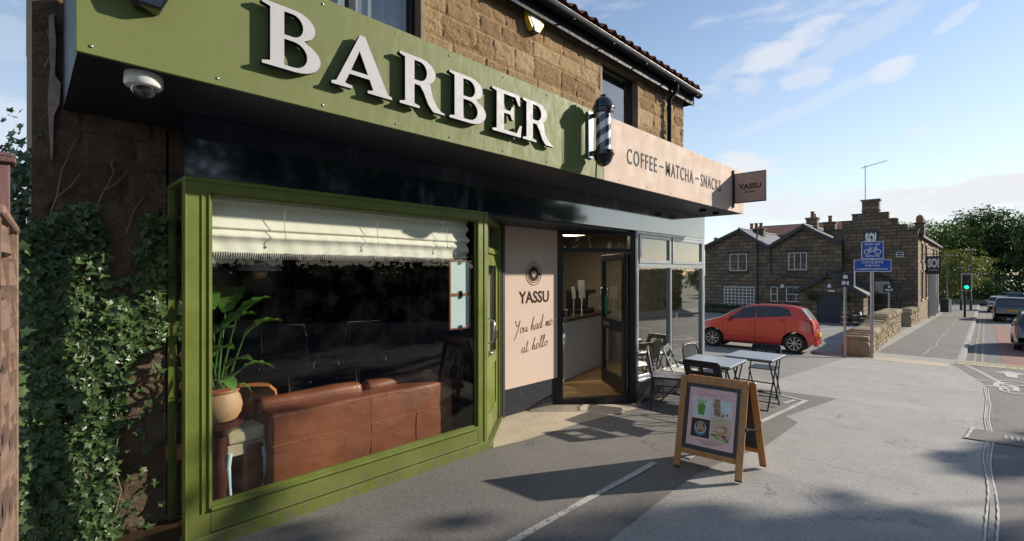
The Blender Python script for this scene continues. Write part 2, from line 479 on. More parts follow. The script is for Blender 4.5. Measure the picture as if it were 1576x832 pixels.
def grid_sheet(name, x0, x1, ylo, yhi, dz, mat, step=None, kind='structure', ny=1):
    xs = sorted({x0, x1} | {p[0] for p in GP if x0 < p[0] < x1} | (set(np.arange(x0, x1, step)) if step else set()))
    mb = MB(); fl = ylo if callable(ylo) else (lambda x: ylo); fh = yhi if callable(yhi) else (lambda x: yhi)
    for x in xs:
        for k in range(ny+1): mb.v.append((x, fl(x) + (fh(x)-fl(x))*k/ny, gz(x)+dz))
    for i in range(len(xs)-1):
        for k in range(ny):
            a = i*(ny+1)+k; mb.f.append((a, a+ny+1, a+ny+2, a+1)); mb.m.append(0); mb.s.append(False)
    o = mb.build(name, mat, fix=False)
    if kind: o['kind'] = kind
    return o
def poly_sheet(name, poly, dz, mat):
    """flat outline draped on the slope, cut where the slope changes"""
    bm = bmesh.new(); bm.faces.new([bm.verts.new((x, y, 0)) for x, y in poly])
    for p in GP:
        bmesh.ops.bisect_plane(bm, geom=bm.verts[:]+bm.edges[:]+bm.faces[:], plane_co=(p[0], 0, 0), plane_no=(1, 0, 0))
    for v in bm.verts: v.co.z = gz(v.co.x) + dz
    bmesh.ops.recalc_face_normals(bm, faces=bm.faces)
    if sum(f.normal.z for f in bm.faces) < 0: bmesh.ops.reverse_faces(bm, faces=bm.faces)
    me = bpy.data.meshes.new(name); bm.to_mesh(me); bm.free(); me.materials.append(mat)
    o = bpy.data.objects.new(name, me); COL.objects.link(o); o['kind'] = 'structure'
    return o
grid_sheet('ground', -600, 900, -600, 600, -.14, m_base)
def wob(a, amp, fr, y): return lambda x: y + amp*math.sin(x*fr + a) + amp*.6*math.sin(x*fr*2.7 + a*2)
grid_sheet('pavement', -40, 19.4, -1.95, 60, 0, m_pave)
grid_sheet('pavement', 19.4, 95, .56, 60, 0, m_pave)
grid_sheet('road', -60, 19.4, -8.6, -2.07, -.125, m_road)
grid_sheet('road', 19.4, 110, -8.6, .44, -.125, m_road)
grid_sheet('pavement', -60, 110, -11.5, -8.72, 0, m_pave)
# cycle path: darker tarmac with a swept left edge
edge = lambda x: -.06 + .012*math.sin(x*2.1) + (0 if x < 13 else (min(x, 18.6)-13)**1.35*.078)
grid_sheet('cycle_path', -40, 12.9, -1.95, edge, .004, m_dark, .5)
grid_sheet('cycle_path', 12.9, 18.4, lambda x: edge(x)-(.30 if x > 14.5 else .30+(14.5-x)*.9), edge, .004, m_dark, .25)
grid_sheet('cycle_path', 14.0, 18.4, -1.95, lambda x: edge(x)-.42, .004, m_road, .25)
grid_sheet('far_pavement', 19.6, 92, .6, 2.5, .004, m_patch)
grid_sheet('dropped_crossing', 17.2, 18.4, lambda x: .75 - (x-17.2)*.05, 2.6, .005, m_buff)
poly_sheet('forecourt', [(-.6, 3.5), (-.6, 1.72), (1.2, 1.78), (2.6, 1.70), (4.0, 1.76), (5.3, 1.60), (6.48, 1.64), (6.75, 1.66), (7.0, 1.86), (9.1, 1.68), (8.8, 3.4), (8.3, 3.95), (4, 4.1)], .004, m_patch)
poly_sheet('entrance_slab', [(3.19, 3.40), (3.55, 3.34), (4.2, 3.30), (4.9, 3.28), (5.6, 3.26), (5.97, 3.35), (5.97, 3.47), (4.98, 4.1), (3.9, 4.1)], .008, m_buff)
# car park bay surface beyond, slightly paler
m_park = asphalt('car_park_surface', (.23, .225, .215), .2, .5, .4)
grid_sheet('car_park', 9.6, 43, 2.9, 40, .004, m_park)
# painted lines
grid_sheet('painted_line', 1.2, 3.98, wob(0, .004, 3, 2.09), wob(1, .005, 3, 2.145), .012, m_white, .3)
grid_sheet('painted_line', 4.3, 8.42, wob(0, .004, 3, 1.925), wob(1, .005, 3, 1.985), .012, m_white, .3)
poly_sheet('painted_line', [(8.34, 1.985), (8.42, 1.985), (8.78, 2.9), (8.70, 2.92)], .012, m_white)
poly_sheet('painted_line', [(7.85, 2.09), (8.30, 2.05), (8.30, 2.10), (7.86, 2.14)], .012, m_white)
m_edge = paint('worn_edging_paint', (.46, .45, .43), .12)
grid_sheet('edging_strip', .5, 13.2, lambda x: edge(x) + .000 + .006*math.sin(x*2.3), lambda x: edge(x) + .013 + .006*math.sin(x*2.3) + .004*math.sin(x*31), .009, m_edge, .1)
grid_sheet('edging_strip', .5, 13.2, lambda x: edge(x) + .048 + .006*math.sin(x*3), lambda x: edge(x) + .060 + .006*math.sin(x*3) + .004*math.sin(x*37), .009, m_edge, .1)
grid_sheet('edging_bed', .5, 13.2, lambda x: edge(x) + .018, lambda x: edge(x) + .046, .0065, m_edgebed, .2)
grid_sheet('painted_line', 13.0, 18.4, lambda x: edge(x)-.29, lambda x: edge(x)-.26, .010, m_white, .25)
grid_sheet('tar_seam', 20.0, 44, wob(2, .05, .9, 1.34), wob(2.0, .05, .9, 1.365), .010, paint('faded_seam', (.38, .37, .36), .1), .3)
# drain cover patch with slots
poly_sheet('drain_patch', [(7.62, .17), (8.35, .08), (8.45, -.9), (7.75, -.9)], .012, m_patch)
poly_sheet('painted_line', [(7.60, .18), (7.68, .17), (8.42, .12), (8.36, .07), (8.30, .10), (7.66, .14)], .016, m_white)
mb = MB()
for k in range(14):
    y = -.16 - k*.05
    mb.add([(7.98, y, gz(7.98)+.017), (8.20, y, gz(8.2)+.017), (8.20, y-.026, gz(8.2)+.017), (7.98, y-.026, gz(7.98)+.017)], [(0, 3, 2, 1)], 0)
struct(mb.build('drain_cover', plain('galvanised_cover', (.34, .35, .36), .5, .4), fix=False))
# tactile paving, with real raised bars
mb = MB()
for i in range(11):
    y0 = -1.62 + i*.2
    mb.box(18.45, 18.86, y0+.004, y0+.196, gz(18.6)-.02, gz(18.6)+.012); mb.box(18.87, 19.28, y0+.004, y0+.196, gz(19)-.02, gz(19)+.008)
    for k in range(4): mb.box(18.5, 19.22, y0+.03+k*.045, y0+.048+k*.045, gz(18.8)-.01, gz(18.7)+.018)
struct(mb.build('tactile_paving', plain('buff_tactile_slab', (.46, .40, .26), .85, var=.2, scale=4, dirt=.4)))
poly_sheet('painted_line', [(19.3, -1.95), (19.36, -1.95), (18.3, -1.1), (18.2, -1.1), (15.5, -1.35), (15.5, -1.5), (18.5, -1.3)], .012, m_white)
# arrow and bicycle painted on the track
poly_sheet('painted_arrow', [(16.1, -.36), (17.0, -.33), (17.0, -.12), (17.75, -.45), (17.0, -.78), (17.0, -.56), (16.1, -.54)], .012, m_white)
def ring_poly(cx, cy, rx, ry, w, n=22):
    v = []; f = []
    for i in range(n):
        a = 2*math.pi*i/n
        for r_ in (1, 1-w):
            x = cx + math.cos(a)*rx*r_; v.append((x, cy + math.sin(a)*ry*r_, gz(x)+.012))
    for i in range(n): j = (i+1) % n; f.append((2*i, 2*j, 2*j+1, 2*i+1))
    return v, f
mb = MB()
for cx in (13.25, 14.75):
    v, f = ring_poly(cx, -.42, .5, .24, .22); mb.add(v, f)
for a, b in (((13.25, -.42), (13.7, -.15)), ((13.7, -.15), (14.5, -.18)), ((14.5, -.18), (14.75, -.42)), ((13.7, -.15), (14.05, -.45)), ((14.05, -.45), (14.5, -.18)), ((14.05, -.45), (13.25, -.42)), ((13.6, 0), (13.75, -.2)), ((14.6, .05), (14.5, -.2)), ((14.6, .05), (14.5, .12))):
    d = Vector((b[0]-a[0], b[1]-a[1])).normalized()*.045; n_ = (-d.y, d.x)
    mb.add([(a[0]+n_[0], a[1]+n_[1], gz(a[0])+.0125), (a[0]-n_[0], a[1]-n_[1], gz(a[0])+.0125), (b[0]-n_[0], b[1]-n_[1], gz(b[0])+.0125), (b[0]+n_[0], b[1]+n_[1], gz(b[0])+.0125)], [(0, 1, 2, 3)])
struct(mb.build('painted_bicycle', m_white))
# kerbs
def kerb(x0, x1, y0, y1, name='kerb'):
    mb = MB(); x = x0
    while x < x1:
        e = min(x+.9, x1)
        z0, z1 = gz(x), gz(e-.012)
        v = [(x, y0, z0-.13), (e-.012, y0, z1-.13), (e-.012, y1, z1-.13), (x, y1, z0-.13), (x, y0, z0+.006), (e-.012, y0, z1+.006), (e-.012, y1, z1+.006), (x, y1, z0+.006)]
        mb.add(v, [(0,3,2,1),(4,5,6,7),(0,1,5,4),(1,2,6,5),(2,3,7,6),(3,0,4,7)]); x = e
    struct(mb.build(name, m_kerb))
m_kerb = plain('kerb_stone', (.32, .31, .29), .85, var=.2, scale=3, dirt=.5, bump=.2)
kerb(19.4, 95, .44, .56); kerb(-40, 19.4, -2.07, -1.95); kerb(-60, 110, -8.72, -8.6)
struct(MB().box(19.34, 19.42, -1.95, .56, gz(19.4)-.13, gz(19.4)+.003).build('kerb', m_kerb))
# road markings
grid_sheet('red_road_surface', 20.5, 42, -1.35, -.38, -.12, m_red)
grid_sheet('painted_line', 20, 60, .02, .10, -.116, m_yell); grid_sheet('painted_line', 20, 60, .20, .28, -.116, m_yell)
grid_sheet('painted_line', 20.5, 42, -1.50, -1.40, -.116, m_white)
for k in range(16): grid_sheet('painted_line', -30+k*9, -26+k*9, -5.35, -5.25, -.116, m_white)

# ------------------------------------------------------------------ the shop building
YF, YW, YP, YS = 3.43, 3.93, 4.05, 2.81  # shop planes and most positions below precomputed from image pixel positions
def plane_T(A, B, z=0):
    d = Vector((B[0]-A[0], B[1]-A[1], 0)).normalized(); M_ = Matrix.Identity(4)
    n = Vector((-d.y, d.x, 0))
    for i in range(3): M_[i][0] = d[i]; M_[i][1] = n[i]; M_[i][2] = (0, 0, 1)[i]
    M_[0][3] = A[0]; M_[1][3] = A[1]; M_[2][3] = z
    return M_
def frame_green():
    t = NT('olive_green_paint'); c = (.135, .17, .028); n = t.noise(3.5, 5, .65)
    streak = t.noise(9, 5, .7, t.coord('Object', (1, 1, .12))); chip = t.noise(38, 3, .7)
    base = t.mix(t.rng(n, .3, .7), sh(c, .82), sh(c, 1.16))
    base = t.mix(t.rng(streak, .52, .75, 0, .45), base, (.085, .10, .03))
    base = t.mix(t.rng(chip, .69, .73, 0, .8), base, (.24, .25, .14))
    sp = t.new('ShaderNodeSeparateXYZ'); t.l.new(t.coord(), sp.inputs[0])
    gr = t.math('MULTIPLY', t.rng(sp.outputs[2], .0, .28, .9, 0), t.rng(t.noise(14, 5, .7), .38, .62))
    base = t.mix(gr, base, (.11, .10, .075))
    t.col(base); t.set(rough=t.rng(n, .3, .7, .34, .52)); p = t.bump(streak, .12, .006); t.bump(t.noise(2.2, 3), .15, .02, p); return t.mat
m_green = frame_green()
def fascia_green():
    t = NT('olive_fascia_panel'); c = (.132, .158, .040)
    n = t.noise(1.2, 5, .6); s_ = t.noise(3.2, 6, .7, t.coord('Object', (1, 1, .5)), .9); s2 = t.noise(17, 4, .7, t.coord('Object', (1, 1, .3)))
    base = t.mix(t.rng(n, .3, .7), sh(c, .92), sh(c, 1.1))
    sm_ = t.math('MULTIPLY', t.rng(s_, .60, .74, 0, .55), t.rng(s2, .35, .7, .3, 1))
    base = t.mix(sm_, base, (.34, .37, .22)); base = t.mix(t.rng(t.noise(5, 6, .7), .55, .8, 0, .3), base, (.10, .11, .04))
    t.col(base); t.set(rough=t.rng(s2, .3, .7, .58, .75)); t.bump(t.noise(.9, 2), .25, .03); return t.mat
m_green2 = fascia_green()
def smudged(name, c, c2, rough):
    t = NT(name)
    n = t.noise(2.2, 6, .65, t.coord('Object', (1, 1, .45)), .8); n2 = t.noise(9, 6, .7, t.coord('Object', (1, 1, .35)))
    w = t.math('MULTIPLY', t.rng(n, .50, .70), t.rng(n2, .42, .66))
    t.col(t.mix(w, c, c2)); t.set(rough=t.rng(w, 0, 1, rough, .5), coat=1.0, coatr=.06, coation=2.1, spec=.6); t.bump(n, .08, .02)
    return t.mat
m_navy = smudged('gloss_navy_cladding', (.006, .010, .026), (.10, .115, .15), .07)
m_navyflat = plain('navy_soffit', (.008, .010, .020), .5, var=.2)
m_black = plain('black_frame_paint', (.012, .013, .017), .35, var=.2)
m_alu = plain('grey_aluminium_frame', (.30, .33, .35), .35, .5, var=.08)
m_pink = plain('salmon_pink_panel', (.58, .45, .37), .8, var=.03, scale=1.5, bump=.01)
m_dkbrown = plain('dark_brown_print', (.055, .028, .022), .8, var=.02, bump=0, spec=.1)
m_glass = glass_mat('window_glass', (.97, .985, .98), 1.4, dirt=.01)
m_glass_c = glass_mat('cafe_window_glass', (.72, .76, .75), 3.2, dirt=.03)
m_wfloor = wood_mat('laminate_floor', (.34, .20, .085), .35, 'x')
m_inwall = plain('interior_dark_wall', (.022, .024, .035), .6)
m_cafewall = plain('cafe_interior_wall', (.26, .23, .18), .7)
m_ceil = plain('interior_ceiling', (.45, .43, .38), .8)

shop = thing('shop_building', 'two storey sandstone shop building with green barber bay and pink cafe front', 'building', (4.2, 6, 0))
# sandstone facade as real relief: coursed rock faced blocks
def block_facade():
    du = .022; X0, X1, Z0, Z1 = 0.035, 8.44, -.4, 5.02
    nx, nz = int((X1-X0)/du)+1, int((Z1-Z0)/du)+1
    xs = np.linspace(X0, X1, nx); zs = np.linspace(Z0, Z1, nz)
    rr = random.Random(3); rows = []; z = Z0
    while z < Z1+.3:
        h_ = rr.choice([.20, .235, .25, .26]); js = [X0-.2 + rr.random()*.15]
        while js[-1] < X1+.5: js.append(js[-1] + rr.choice([.26, .34, .40, .46, .52]))
        rows.append((z, z+h_, js, [rr.random() for _ in js], [rr.random() for _ in js])); z += h_
    Hh = np.zeros((nx, nz)); Tn = np.zeros((nx, nz))
    for j, z in enumerate(zs):
        row = next(r_ for r_ in rows if r_[0] <= z < r_[1])
        dz_ = min(z-row[0], row[1]-z)
        for i, x in enumerate(xs):
            xx = x + .006*math.sin(z*31+x*7)
            k = max(q for q in range(len(row[2])) if row[2][q] <= xx) if xx > row[2][0] else 0
            dx_ = min(xx-row[2][k], row[2][min(k+1, len(row[2])-1)]-xx)
            d = min(dx_, dz_ + .004*math.sin(x*23))
            tooth = noise.fractal(Vector((x*9+k*7, z*11, row[0]*5)), 1, 2, 4)
            rough_ = noise.noise(Vector((x*26, z*30, 3)))
            b = min(1, max(0, (d-.006)/.020))
            amp = .35 + .65*row[4][k]
            Hh[i, j] = b*(.010 + amp*(.014*tooth + .008*rough_)) + (0 if b else -.004)
            Tn[i, j] = (.12 + .88*row[3][k])*b + (.62)*(1-b)
    vx, vz = np.meshgrid(xs, zs, indexing='ij')
    verts = np.stack([vx, YW - Hh, vz], -1).reshape(-1, 3)
    openings = [(.68, 8.2, -1, 2.66), (1.30, 2.75, 3.45, 4.78), (5.80, 6.86, 3.45, 4.76)]
    I, J = np.meshgrid(np.arange(nx-1), np.arange(nz-1), indexing='ij')
    cx = xs[I] + du/2; cz = zs[J] + du/2
    keep = np.ones(I.shape, bool)
    for a, b, c, d in openings: keep &= ~((cx > a) & (cx < b) & (cz > c) & (cz < d))
    I, J = I[keep], J[keep]
    f = np.stack([I*nz+J, (I+1)*nz+J, (I+1)*nz+J+1, I*nz+J+1], -1)
    t = NT('sandstone_blocks')
    at = t.new('ShaderNodeAttribute', attribute_name='tone')
    n = t.noise(1.1, 6, .65); n2 = t.noise(30, 6, .75); n3 = t.noise(6, 5, .7)
    c = t.ramp(at.outputs['Fac'], (0, (.22, .14, .07)), (.35, (.37, .245, .125)), (.7, (.47, .33, .18)), (1, (.52, .385, .225)))
    c = t.mix(t.rng(n, .4, .7, 0, .35), c, (.20, .135, .075))
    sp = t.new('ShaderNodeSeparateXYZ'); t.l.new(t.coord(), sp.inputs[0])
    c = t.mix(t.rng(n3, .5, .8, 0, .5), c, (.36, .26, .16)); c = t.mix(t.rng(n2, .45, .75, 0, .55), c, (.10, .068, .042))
    c = t.mix(t.math('MULTIPLY', t.rng(sp.outputs[0], -3.55, -3.40, 0.78, 0.0), t.rng(n3, .2, .6, .6, .9)), c, (.062, .048, .045))  # left end of the wall painted darker to stand for its shade
    t.col(c); t.set(rough=.95, spec=.2)
    wv = t.noise(34, 3, .75, t.coord('Object', (1, 1, 1.4)), 1.2)
    q = t.bump(wv, 1.0, .022); t.bump(n2, .5, .008, q)
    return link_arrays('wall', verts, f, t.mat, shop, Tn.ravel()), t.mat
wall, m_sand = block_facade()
m_sandplain = brick_mat('sandstone_courses', (.30, .20, .11), (.22, .145, .08), (.26, .19, .12), .45, .24, 'yz')
m_dress = plain('dressed_sandstone', (.30, .215, .13), .9, var=.2, scale=3, bump=.35, bscale=40)
mb = MB()   # side, back walls of the building and the returns behind the facade
mb.box(0.035, .22, YW+.02, 10.2, -.5, 4.95); mb.box(8.22, 8.44, YW+.02, 10.2, -.9, 4.95); mb.box(.22, 8.22, 10.0, 10.2, -.9, 4.95)
mb.build('wall', m_sandplain, shop)
mb = MB(); mb.box(.22, 8.22, YW+.06, 10, 2.70, 2.80)      # first floor
mb.box(.22, 8.22, YW+.05, YW+.20, 2.30, 3.44); mb.build('floor_slab', m_inwall, shop)
# upper windows
def upper_window(x0, x1, z0, z1, split):
    mb = MB(); mb.box(x0-.02, x0+.035, YW-.012, YW+.22, z0, z1); mb.box(x1-.035, x1+.02, YW-.012, YW+.22, z0, z1)
    mb.box(x0-.12, x1+.12, YW-.014, YW+.22, z1, z1+.17); mb.box(x0-.08, x1+.08, YW-.07, YW+.22, z0-.12, z0)
    w = mb.build('window', m_dress, shop, .004)
    x0 += .035; x1 -= .035
    mb = MB(); mb.frame(x0, x1, z0, z1, .055, YW+.085, YW+.16)
    for s_ in split: mb.box(s_-.035, s_+.035, YW+.08, YW+.16, z0+.055, z1-.055)
    zt = z0 + (z1-z0)*.36; mb.box(x0+.055, x1-.055, YW+.075, YW+.16, zt-.04, zt+.04)
    mb.build('frame', m_black, w, .004)
    MB().box(x0+.05, x1-.05, YW+.118, YW+.124, z0+.05, z1-.05).build('pane', m_glass_c, w)
    mb = MB()
    n = 30
    for k in range(n):
        xa = x0+.05+(x1-x0-.1)*k/n; xb = x0+.05+(x1-x0-.1)*(k+1)/n
        ya = YW+.24+.02*math.sin(k*1.7); yb = YW+.24+.02*math.sin((k+1)*1.7)
        mb.add([(xa, ya, z0), (xb, yb, z0), (xb, yb, z1), (xa, ya, z1)], [(0, 1, 2, 3)], 0, True)
    mb.build('net_curtain', plain('net_curtain', (.66, .68, .70), .9), w)
upper_window(1.30, 2.75, 3.45, 4.78, [2.05])
upper_window(5.80, 6.86, 3.45, 4.76, [])
mb = MB(); mb.box(.22, 8.22, YW+.6, YW+.65, 2.8, 4.9); mb.build('interior_wall', m_inwall, shop)
# roof of pantiles
def pantile_roof():
    x0, x1 = .03, 8.62; ye, ze = 3.66, 4.98; run, rise = 3.4, 2.35
    nt = 38; per = 8; nc = 13
    v = []; f = []
    xs = [x0 + (x1-x0)*i/(nt*per) for i in range(nt*per+1)]
    for c in range(nc):
        for e in range(2):
            s_ = (c + e)/nc
            for i, x in enumerate(xs):
                ph = (i % per)/per
                w = .045*math.sin(2*math.pi*ph) * (1 if ph < .5 else .55)
                lift = .035*(1-e)
                v.append((x, ye + run*s_ - lift*.5, ze + rise*s_ + w + lift))
    n = len(xs)
    for r_ in range(2*nc-1):
        for i in range(n-1): f.append((r_*n+i, r_*n+i+1, (r_+1)*n+i+1, (r_+1)*n+i))
    mb = MB(); mb.add(v, f, 0, True); 
    # back slope and underlay
    yr, zr = ye+run, ze+rise
    mb.add([(x0, yr, zr), (x1, yr, zr), (x1, yr+3.3, ze), (x0, yr+3.3, ze)], [(0, 1, 2, 3)])
    mb.add([(x0+.02, ye+.03, ze-.05), (x1-.02, ye+.03, ze-.05), (x1-.02, yr, zr-.06), (x0+.02, yr, zr-.06)], [(0, 3, 2, 1)])
    r_ = mb.build('roof', plain('clay_pantile', (.20, .085, .05), .8, var=.35, scale=3, bump=.3), shop, fix=False)
    mb = MB(); mb.tube([(x0, yr, zr+.03), (x1, yr, zr+.03)], .11, 10); mb.build('ridge_tiles', m_dkclay, r_)
    mb = MB(); mb.prism([(3.93, 4.93), (10.25, 4.93), (yr, zr-.08)], .035, .22, 'x'); mb.build('wall', m_sandplain, shop); mb = MB(); mb.prism([(3.93, 4.93), (10.25, 4.93), (yr, zr-.08)], 8.22, 8.44, 'x')
    mb.build('wall', m_sandplain, shop)
m_dkclay = plain('dark_clay', (.12, .06, .045), .8, var=.3)
pantile_roof()
m_gutter = plain('black_cast_gutter', (.010, .014, .026), .6, var=.2, spec=.15)
m_glint = plain('painted_gutter_glint', (.10, .11, .14), .5)  # paler colour for a thin strip painted as the gutter's glint
mb = MB()
mb.box(.04, 8.6, YW-.14, YW-.11, 4.76, 4.95); mb.box(.04, 8.6, YW-.11, YW+.02, 4.86, 4.90)
mb.box(8.56, 8.60, YW-.14, YW+.4, 4.78, 5.0)
mb.build('eaves_board', m_gutter, shop)
mb = MB(); pts = []
for i in range(15):
    x = .02 + i*(8.63/14)
    n = 9; ring = []
    for k in range(n): a = math.pi + math.pi*k/(n-1); ring.append((x, YW-.215+.068*math.cos(a), 4.945+.068*math.sin(a)))
    pts.append(ring)
v = [p for r_ in pts for p in r_]; f = [(i*9+k, i*9+k+1, (i+1)*9+k+1, (i+1)*9+k) for i in range(14) for k in range(8)]
mb.add(v, f, 0, True)
mb.add(pts[-1], [tuple(range(9))]); mb.add(pts[0], [tuple(range(9))])
for x in np.arange(.3, 8.6, .9): mb.box(x, x+.03, YW-.29, YW-.13, 4.86, 4.872)
g_ = mb.build('gutter', m_gutter, shop)
MB().box(.03, 8.65, YW-.287, YW-.280, 4.945, 4.952).build('gutter_glint_strip', m_glint, g_)
mb = MB()
mb.tube([(7.76, YW-.21, 4.90), (7.76, YW-.21, 4.80), (7.76, YW-.075, 4.66), (7.76, YW-.075, 2.72)], .036, 12)
for z in (4.5, 3.9, 3.3): mb.tube([(7.76, YW-.075, z), (7.76, YW-.075, z+.05)], .047, 12)
mb.build('downpipe', m_gutter, shop)
mb = MB(); mb.tube([(6.05, YW-.03, 3.3), (6.05, YW-.03, 2.7)], .01, 6); mb.build('cable', m_black, shop)

# shop front: cladding band and soffits
mb = MB()
mb.box(.68, 4.62, YF, YF+.05, 2.29, 2.665); mb.box(4.624, 6.06, YF, YF+.05, 2.29, 2.665); mb.box(6.064, 8.2, YF, YF+.05, 2.29, 2.665)
mb.box(.68, .73, YF+.052, YW, 2.29, 2.665); mb.box(8.15, 8.2, YF+.052, YW, 2.29, 2.665)
mb.build('cladding', m_navy, shop)
mb = MB(); mb.box(.74, 8.14, YF+.053, YW+.3, 2.31, 2.34); mb.build('soffit', m_navyflat, shop)
mb = MB(); mb.box(3.14, 5.95, YF+.055, YP+.02, 2.262, 2.30); mb.build('header', m_navyflat, shop)
# interior shells
mb = MB()
mb.prism([(.22, YF+.10), (3.12, YF+.10), (3.85, YP), (3.85, 9.4), (.22, 9.4)], -.06, .035, 'z')
mb.build('interior_floor', wood_mat('barber_floor', (.10, .055, .03), .3, 'x'), shop)
mb = MB(); mb.box(.22, 3.93, YW+.03, 9.4, 2.50, 2.54); mb.box(.22, .3, YW+.05, 9.4, 0, 2.5); mb.box(.3, 3.93, 9.35, 9.42, 0, 2.5)
mb.box(3.93, 3.97, YP-.03, 9.4, 0, 2.5); mb.build('interior_wall', m_inwall, shop)
mb = MB(); mb.add([(3.98, YP, -.01), (5.0, YP, -.01), (5.88, 3.46, -.01), (8.18, 3.46, -.01), (8.18, 9.3, -.01), (3.98, 9.3, -.01)], [(0, 1, 2, 3, 4, 5)])
mb.build('interior_floor', m_wfloor, shop)
mb = MB(); mb.box(3.98, 4.02, YP+.05, 9.3, 0, 2.5); mb.box(4.02, 8.18, 8.0, 8.06, 0, 2.5); mb.box(8.14, 8.18, YF+.08, 8.0, 0, 2.5)
mb.build('interior_wall', m_cafewall, shop)
mb = MB(); mb.box(4.02, 8.14, YP+.07, 8.0, 2.45, 2.49); mb.build('ceiling', m_ceil, shop)

# green barber bay window
def bay():
    b = MB()
    z0, z1 = 0.0, 2.288
    # left corner post with fluted strips
    b.box(.68, .815, YF, YF+.05, .0, z1); b.box(.765, .775, YF-.008, YF, .22, 2.2)
    b.box(.68, .69, YF-.006, YF, .0, z1); b.box(.803, .813, YF-.01, YF, .235, 2.2)
    b.box(3.03, 3.15, YF, YF+.05, .0, z1); b.box(3.10, 3.11, YF-.008, YF, .0, z1)
    b.box(.815, 3.03, YF, YF+.09, 2.20, z1); b.box(.68, 3.15, YF-.012, YF, 2.262, z1)
    b.box(.815, 3.03, YF, YF+.09, .09, .225)
    b.box(.815, 3.03, YF-.02, YF+.09, .225, .245)      # cill bead
    b.box(.67, 3.16, YF-.028, YF+.09, .0, .085)         # plinth
    b.box(.815, 3.03, YF-.008, YF, .092, .10); b.box(.60, 3.18, YF-.0, YF+.09, -.12, -.0)
    s_ = b.build('shop_window', m_green, shop, .003)
    # side return
    b = MB(); b.frame(YF+.052, YW-.002, 0, 2.288, .022, -.0, .05, 0, plane_T((.68, 0), (.68, 1)) @ Matrix.Diagonal((1, -1, 1, 1)))
    b.build('frame', m_green, s_, .002)
    MB().box(.70, .706, YF+.06, YW-.02, .02, 2.27).build('pane', m_glass, s_)
    MB().box(.815, 3.03, YF+.040, YF+.046, .235, 2.205).build('pane', m_glass, s_)
    b = MB(); b.box(.817, .83, YF+.02, YF+.045, .245, 2.2); b.box(3.015, 3.028, YF+.02, YF+.045, .245, 2.2); b.box(.83, 3.015, YF+.02, YF+.045, 2.187, 2.2); b.box(.83, 3.015, YF+.02, YF+.045, .245, .257)
    b.build('glazing_bead', m_green, s_)
bay()
# barber door on the splay
TA = plane_T((3.15, YF), (3.90, 4.03)); LA = math.hypot(.75, .60)
b = MB(); b.box(0, .07, .005, .09, -.06, 2.26, 0, TA); b.box(LA-.075, LA, .0, .09, -.06, 2.26, 0, TA); b.box(.07, LA-.075, .0, .09, 1.90, 1.955, 0, TA); b.box(.07, LA-.075, .0, .09, 2.21, 2.26, 0, TA)
b.box(.0, LA, -.03, .12, -.12, .03, 0, TA); b.box(LA-.035, LA-.01, -.015, 0, 0.03, 2.26, 0, TA)
df = b.build('door_frame', m_green, shop, .002)
MB().box(.07, LA-.075, .04, .046, 1.955, 2.21, 0, TA).build('pane', m_glass, df)
b = MB(); x0, x1 = .08, LA-.085
b.box(x0, x0+.11, .02, .065, .04, 1.89, 0, TA); b.box(x1-.11, x1, .02, .065, .04, 1.89, 0, TA)
for za, zb in ((.04, .26), (.72, .84), (1.78, 1.89)): b.box(x0+.11, x1-.11, .02, .065, za, zb, 0, TA)
b.box(x0+.11, x1-.11, .035, .05, .26, .72, 0, TA)
bd = b.build('barber_door', m_green, shop, .004)
MB().box(x0+.11, x1-.11, .038, .044, .84, 1.78, 0, TA).build('pane', m_glass, bd)
m_chrome = plain('polished_chrome', (.62, .62, .62), .12, 1.0, var=.02, bump=0)
b = MB()
b.tube([TA @ Vector((x0+.05, .02, 1.0)), TA @ Vector((x0+.05, -.04, 1.02)), TA @ Vector((x0+.05, -.045, 1.1)), TA @ Vector((x0+.05, -.045, 1.22)), TA @ Vector((x0+.05, .02, 1.25))], .009, 8)
b.build('handle', m_chrome, bd)
b = MB(); b.lathe([(.0, 0), (.025, 0), (.03, .02), (.018, .045), (0, .05)], 14, 0, TA @ Matrix.Translation((x0+.06, .02, .9)) @ Matrix.Rotation(math.radians(90), 4, 'X')); b.build('knob', m_chrome, bd)
b = MB(); b.box(x1-.10, x1-.01, .012, .02, .95, 1.05, 0, TA); b.build('letter_plate', m_chrome, bd)

# pink wall panel with logo and lettering
b = MB(); b.box(3.95, 4.985, YP+.012, YP+.05, -.3, .31); b.build('stall_riser', m_navyflat, shop)
b = MB(); b.box(3.955, 4.975, YP, YP+.04, .315, 2.262); wp = b.build('wall_panel', m_pink, shop)
TP = face_T((0, YP-.002, 0), (1, 0, 0), (0, 0, 1))
b = MB()
put_text(b, 'YASSU', 4.235, 4.80, 1.325, 1.475, TP, bold=.018)
b.build('lettering', m_dkbrown, wp)
b = MB()
def ring(mb, cx, cz, r0, r1, T, mat=0, d=.001, n=40):
    v = []; f = []
    for i in range(n):
        a = 2*math.pi*i/n
        for r_ in (r0, r1): v.append((cx+r_*math.cos(a), cz+r_*math.sin(a), d))
    for i in range(n):
        j = (i+1) % n; f.append((2*i, 2*i+1, 2*j+1, 2*j))
    mb.add(v, f, mat, False, T)
def disc(mb, cx, cz, r_, T, mat=0, d=.001, n=32, sx=1.0):
    mb.add([(cx+r_*sx*math.cos(2*math.pi*i/n), cz+r_*math.sin(2*math.pi*i/n), d) for i in range(n)], [tuple(range(n))], mat, False, T)
cx, cz = 4.505, 1.69
ring(b, cx, cz, .137, .146, TP); ring(b, cx, cz, .105, .114, TP); disc(b, cx, cz, .092, TP, 0, .0012)
b.add([(cx+.088, cz-.012, .0014), (cx+.128, cz-.02, .0014), (cx+.13, cz+.004, .0014), (cx+.088, cz+.012, .0014)], [(0, 1, 2, 3)], 0, False, TP)
hp = []
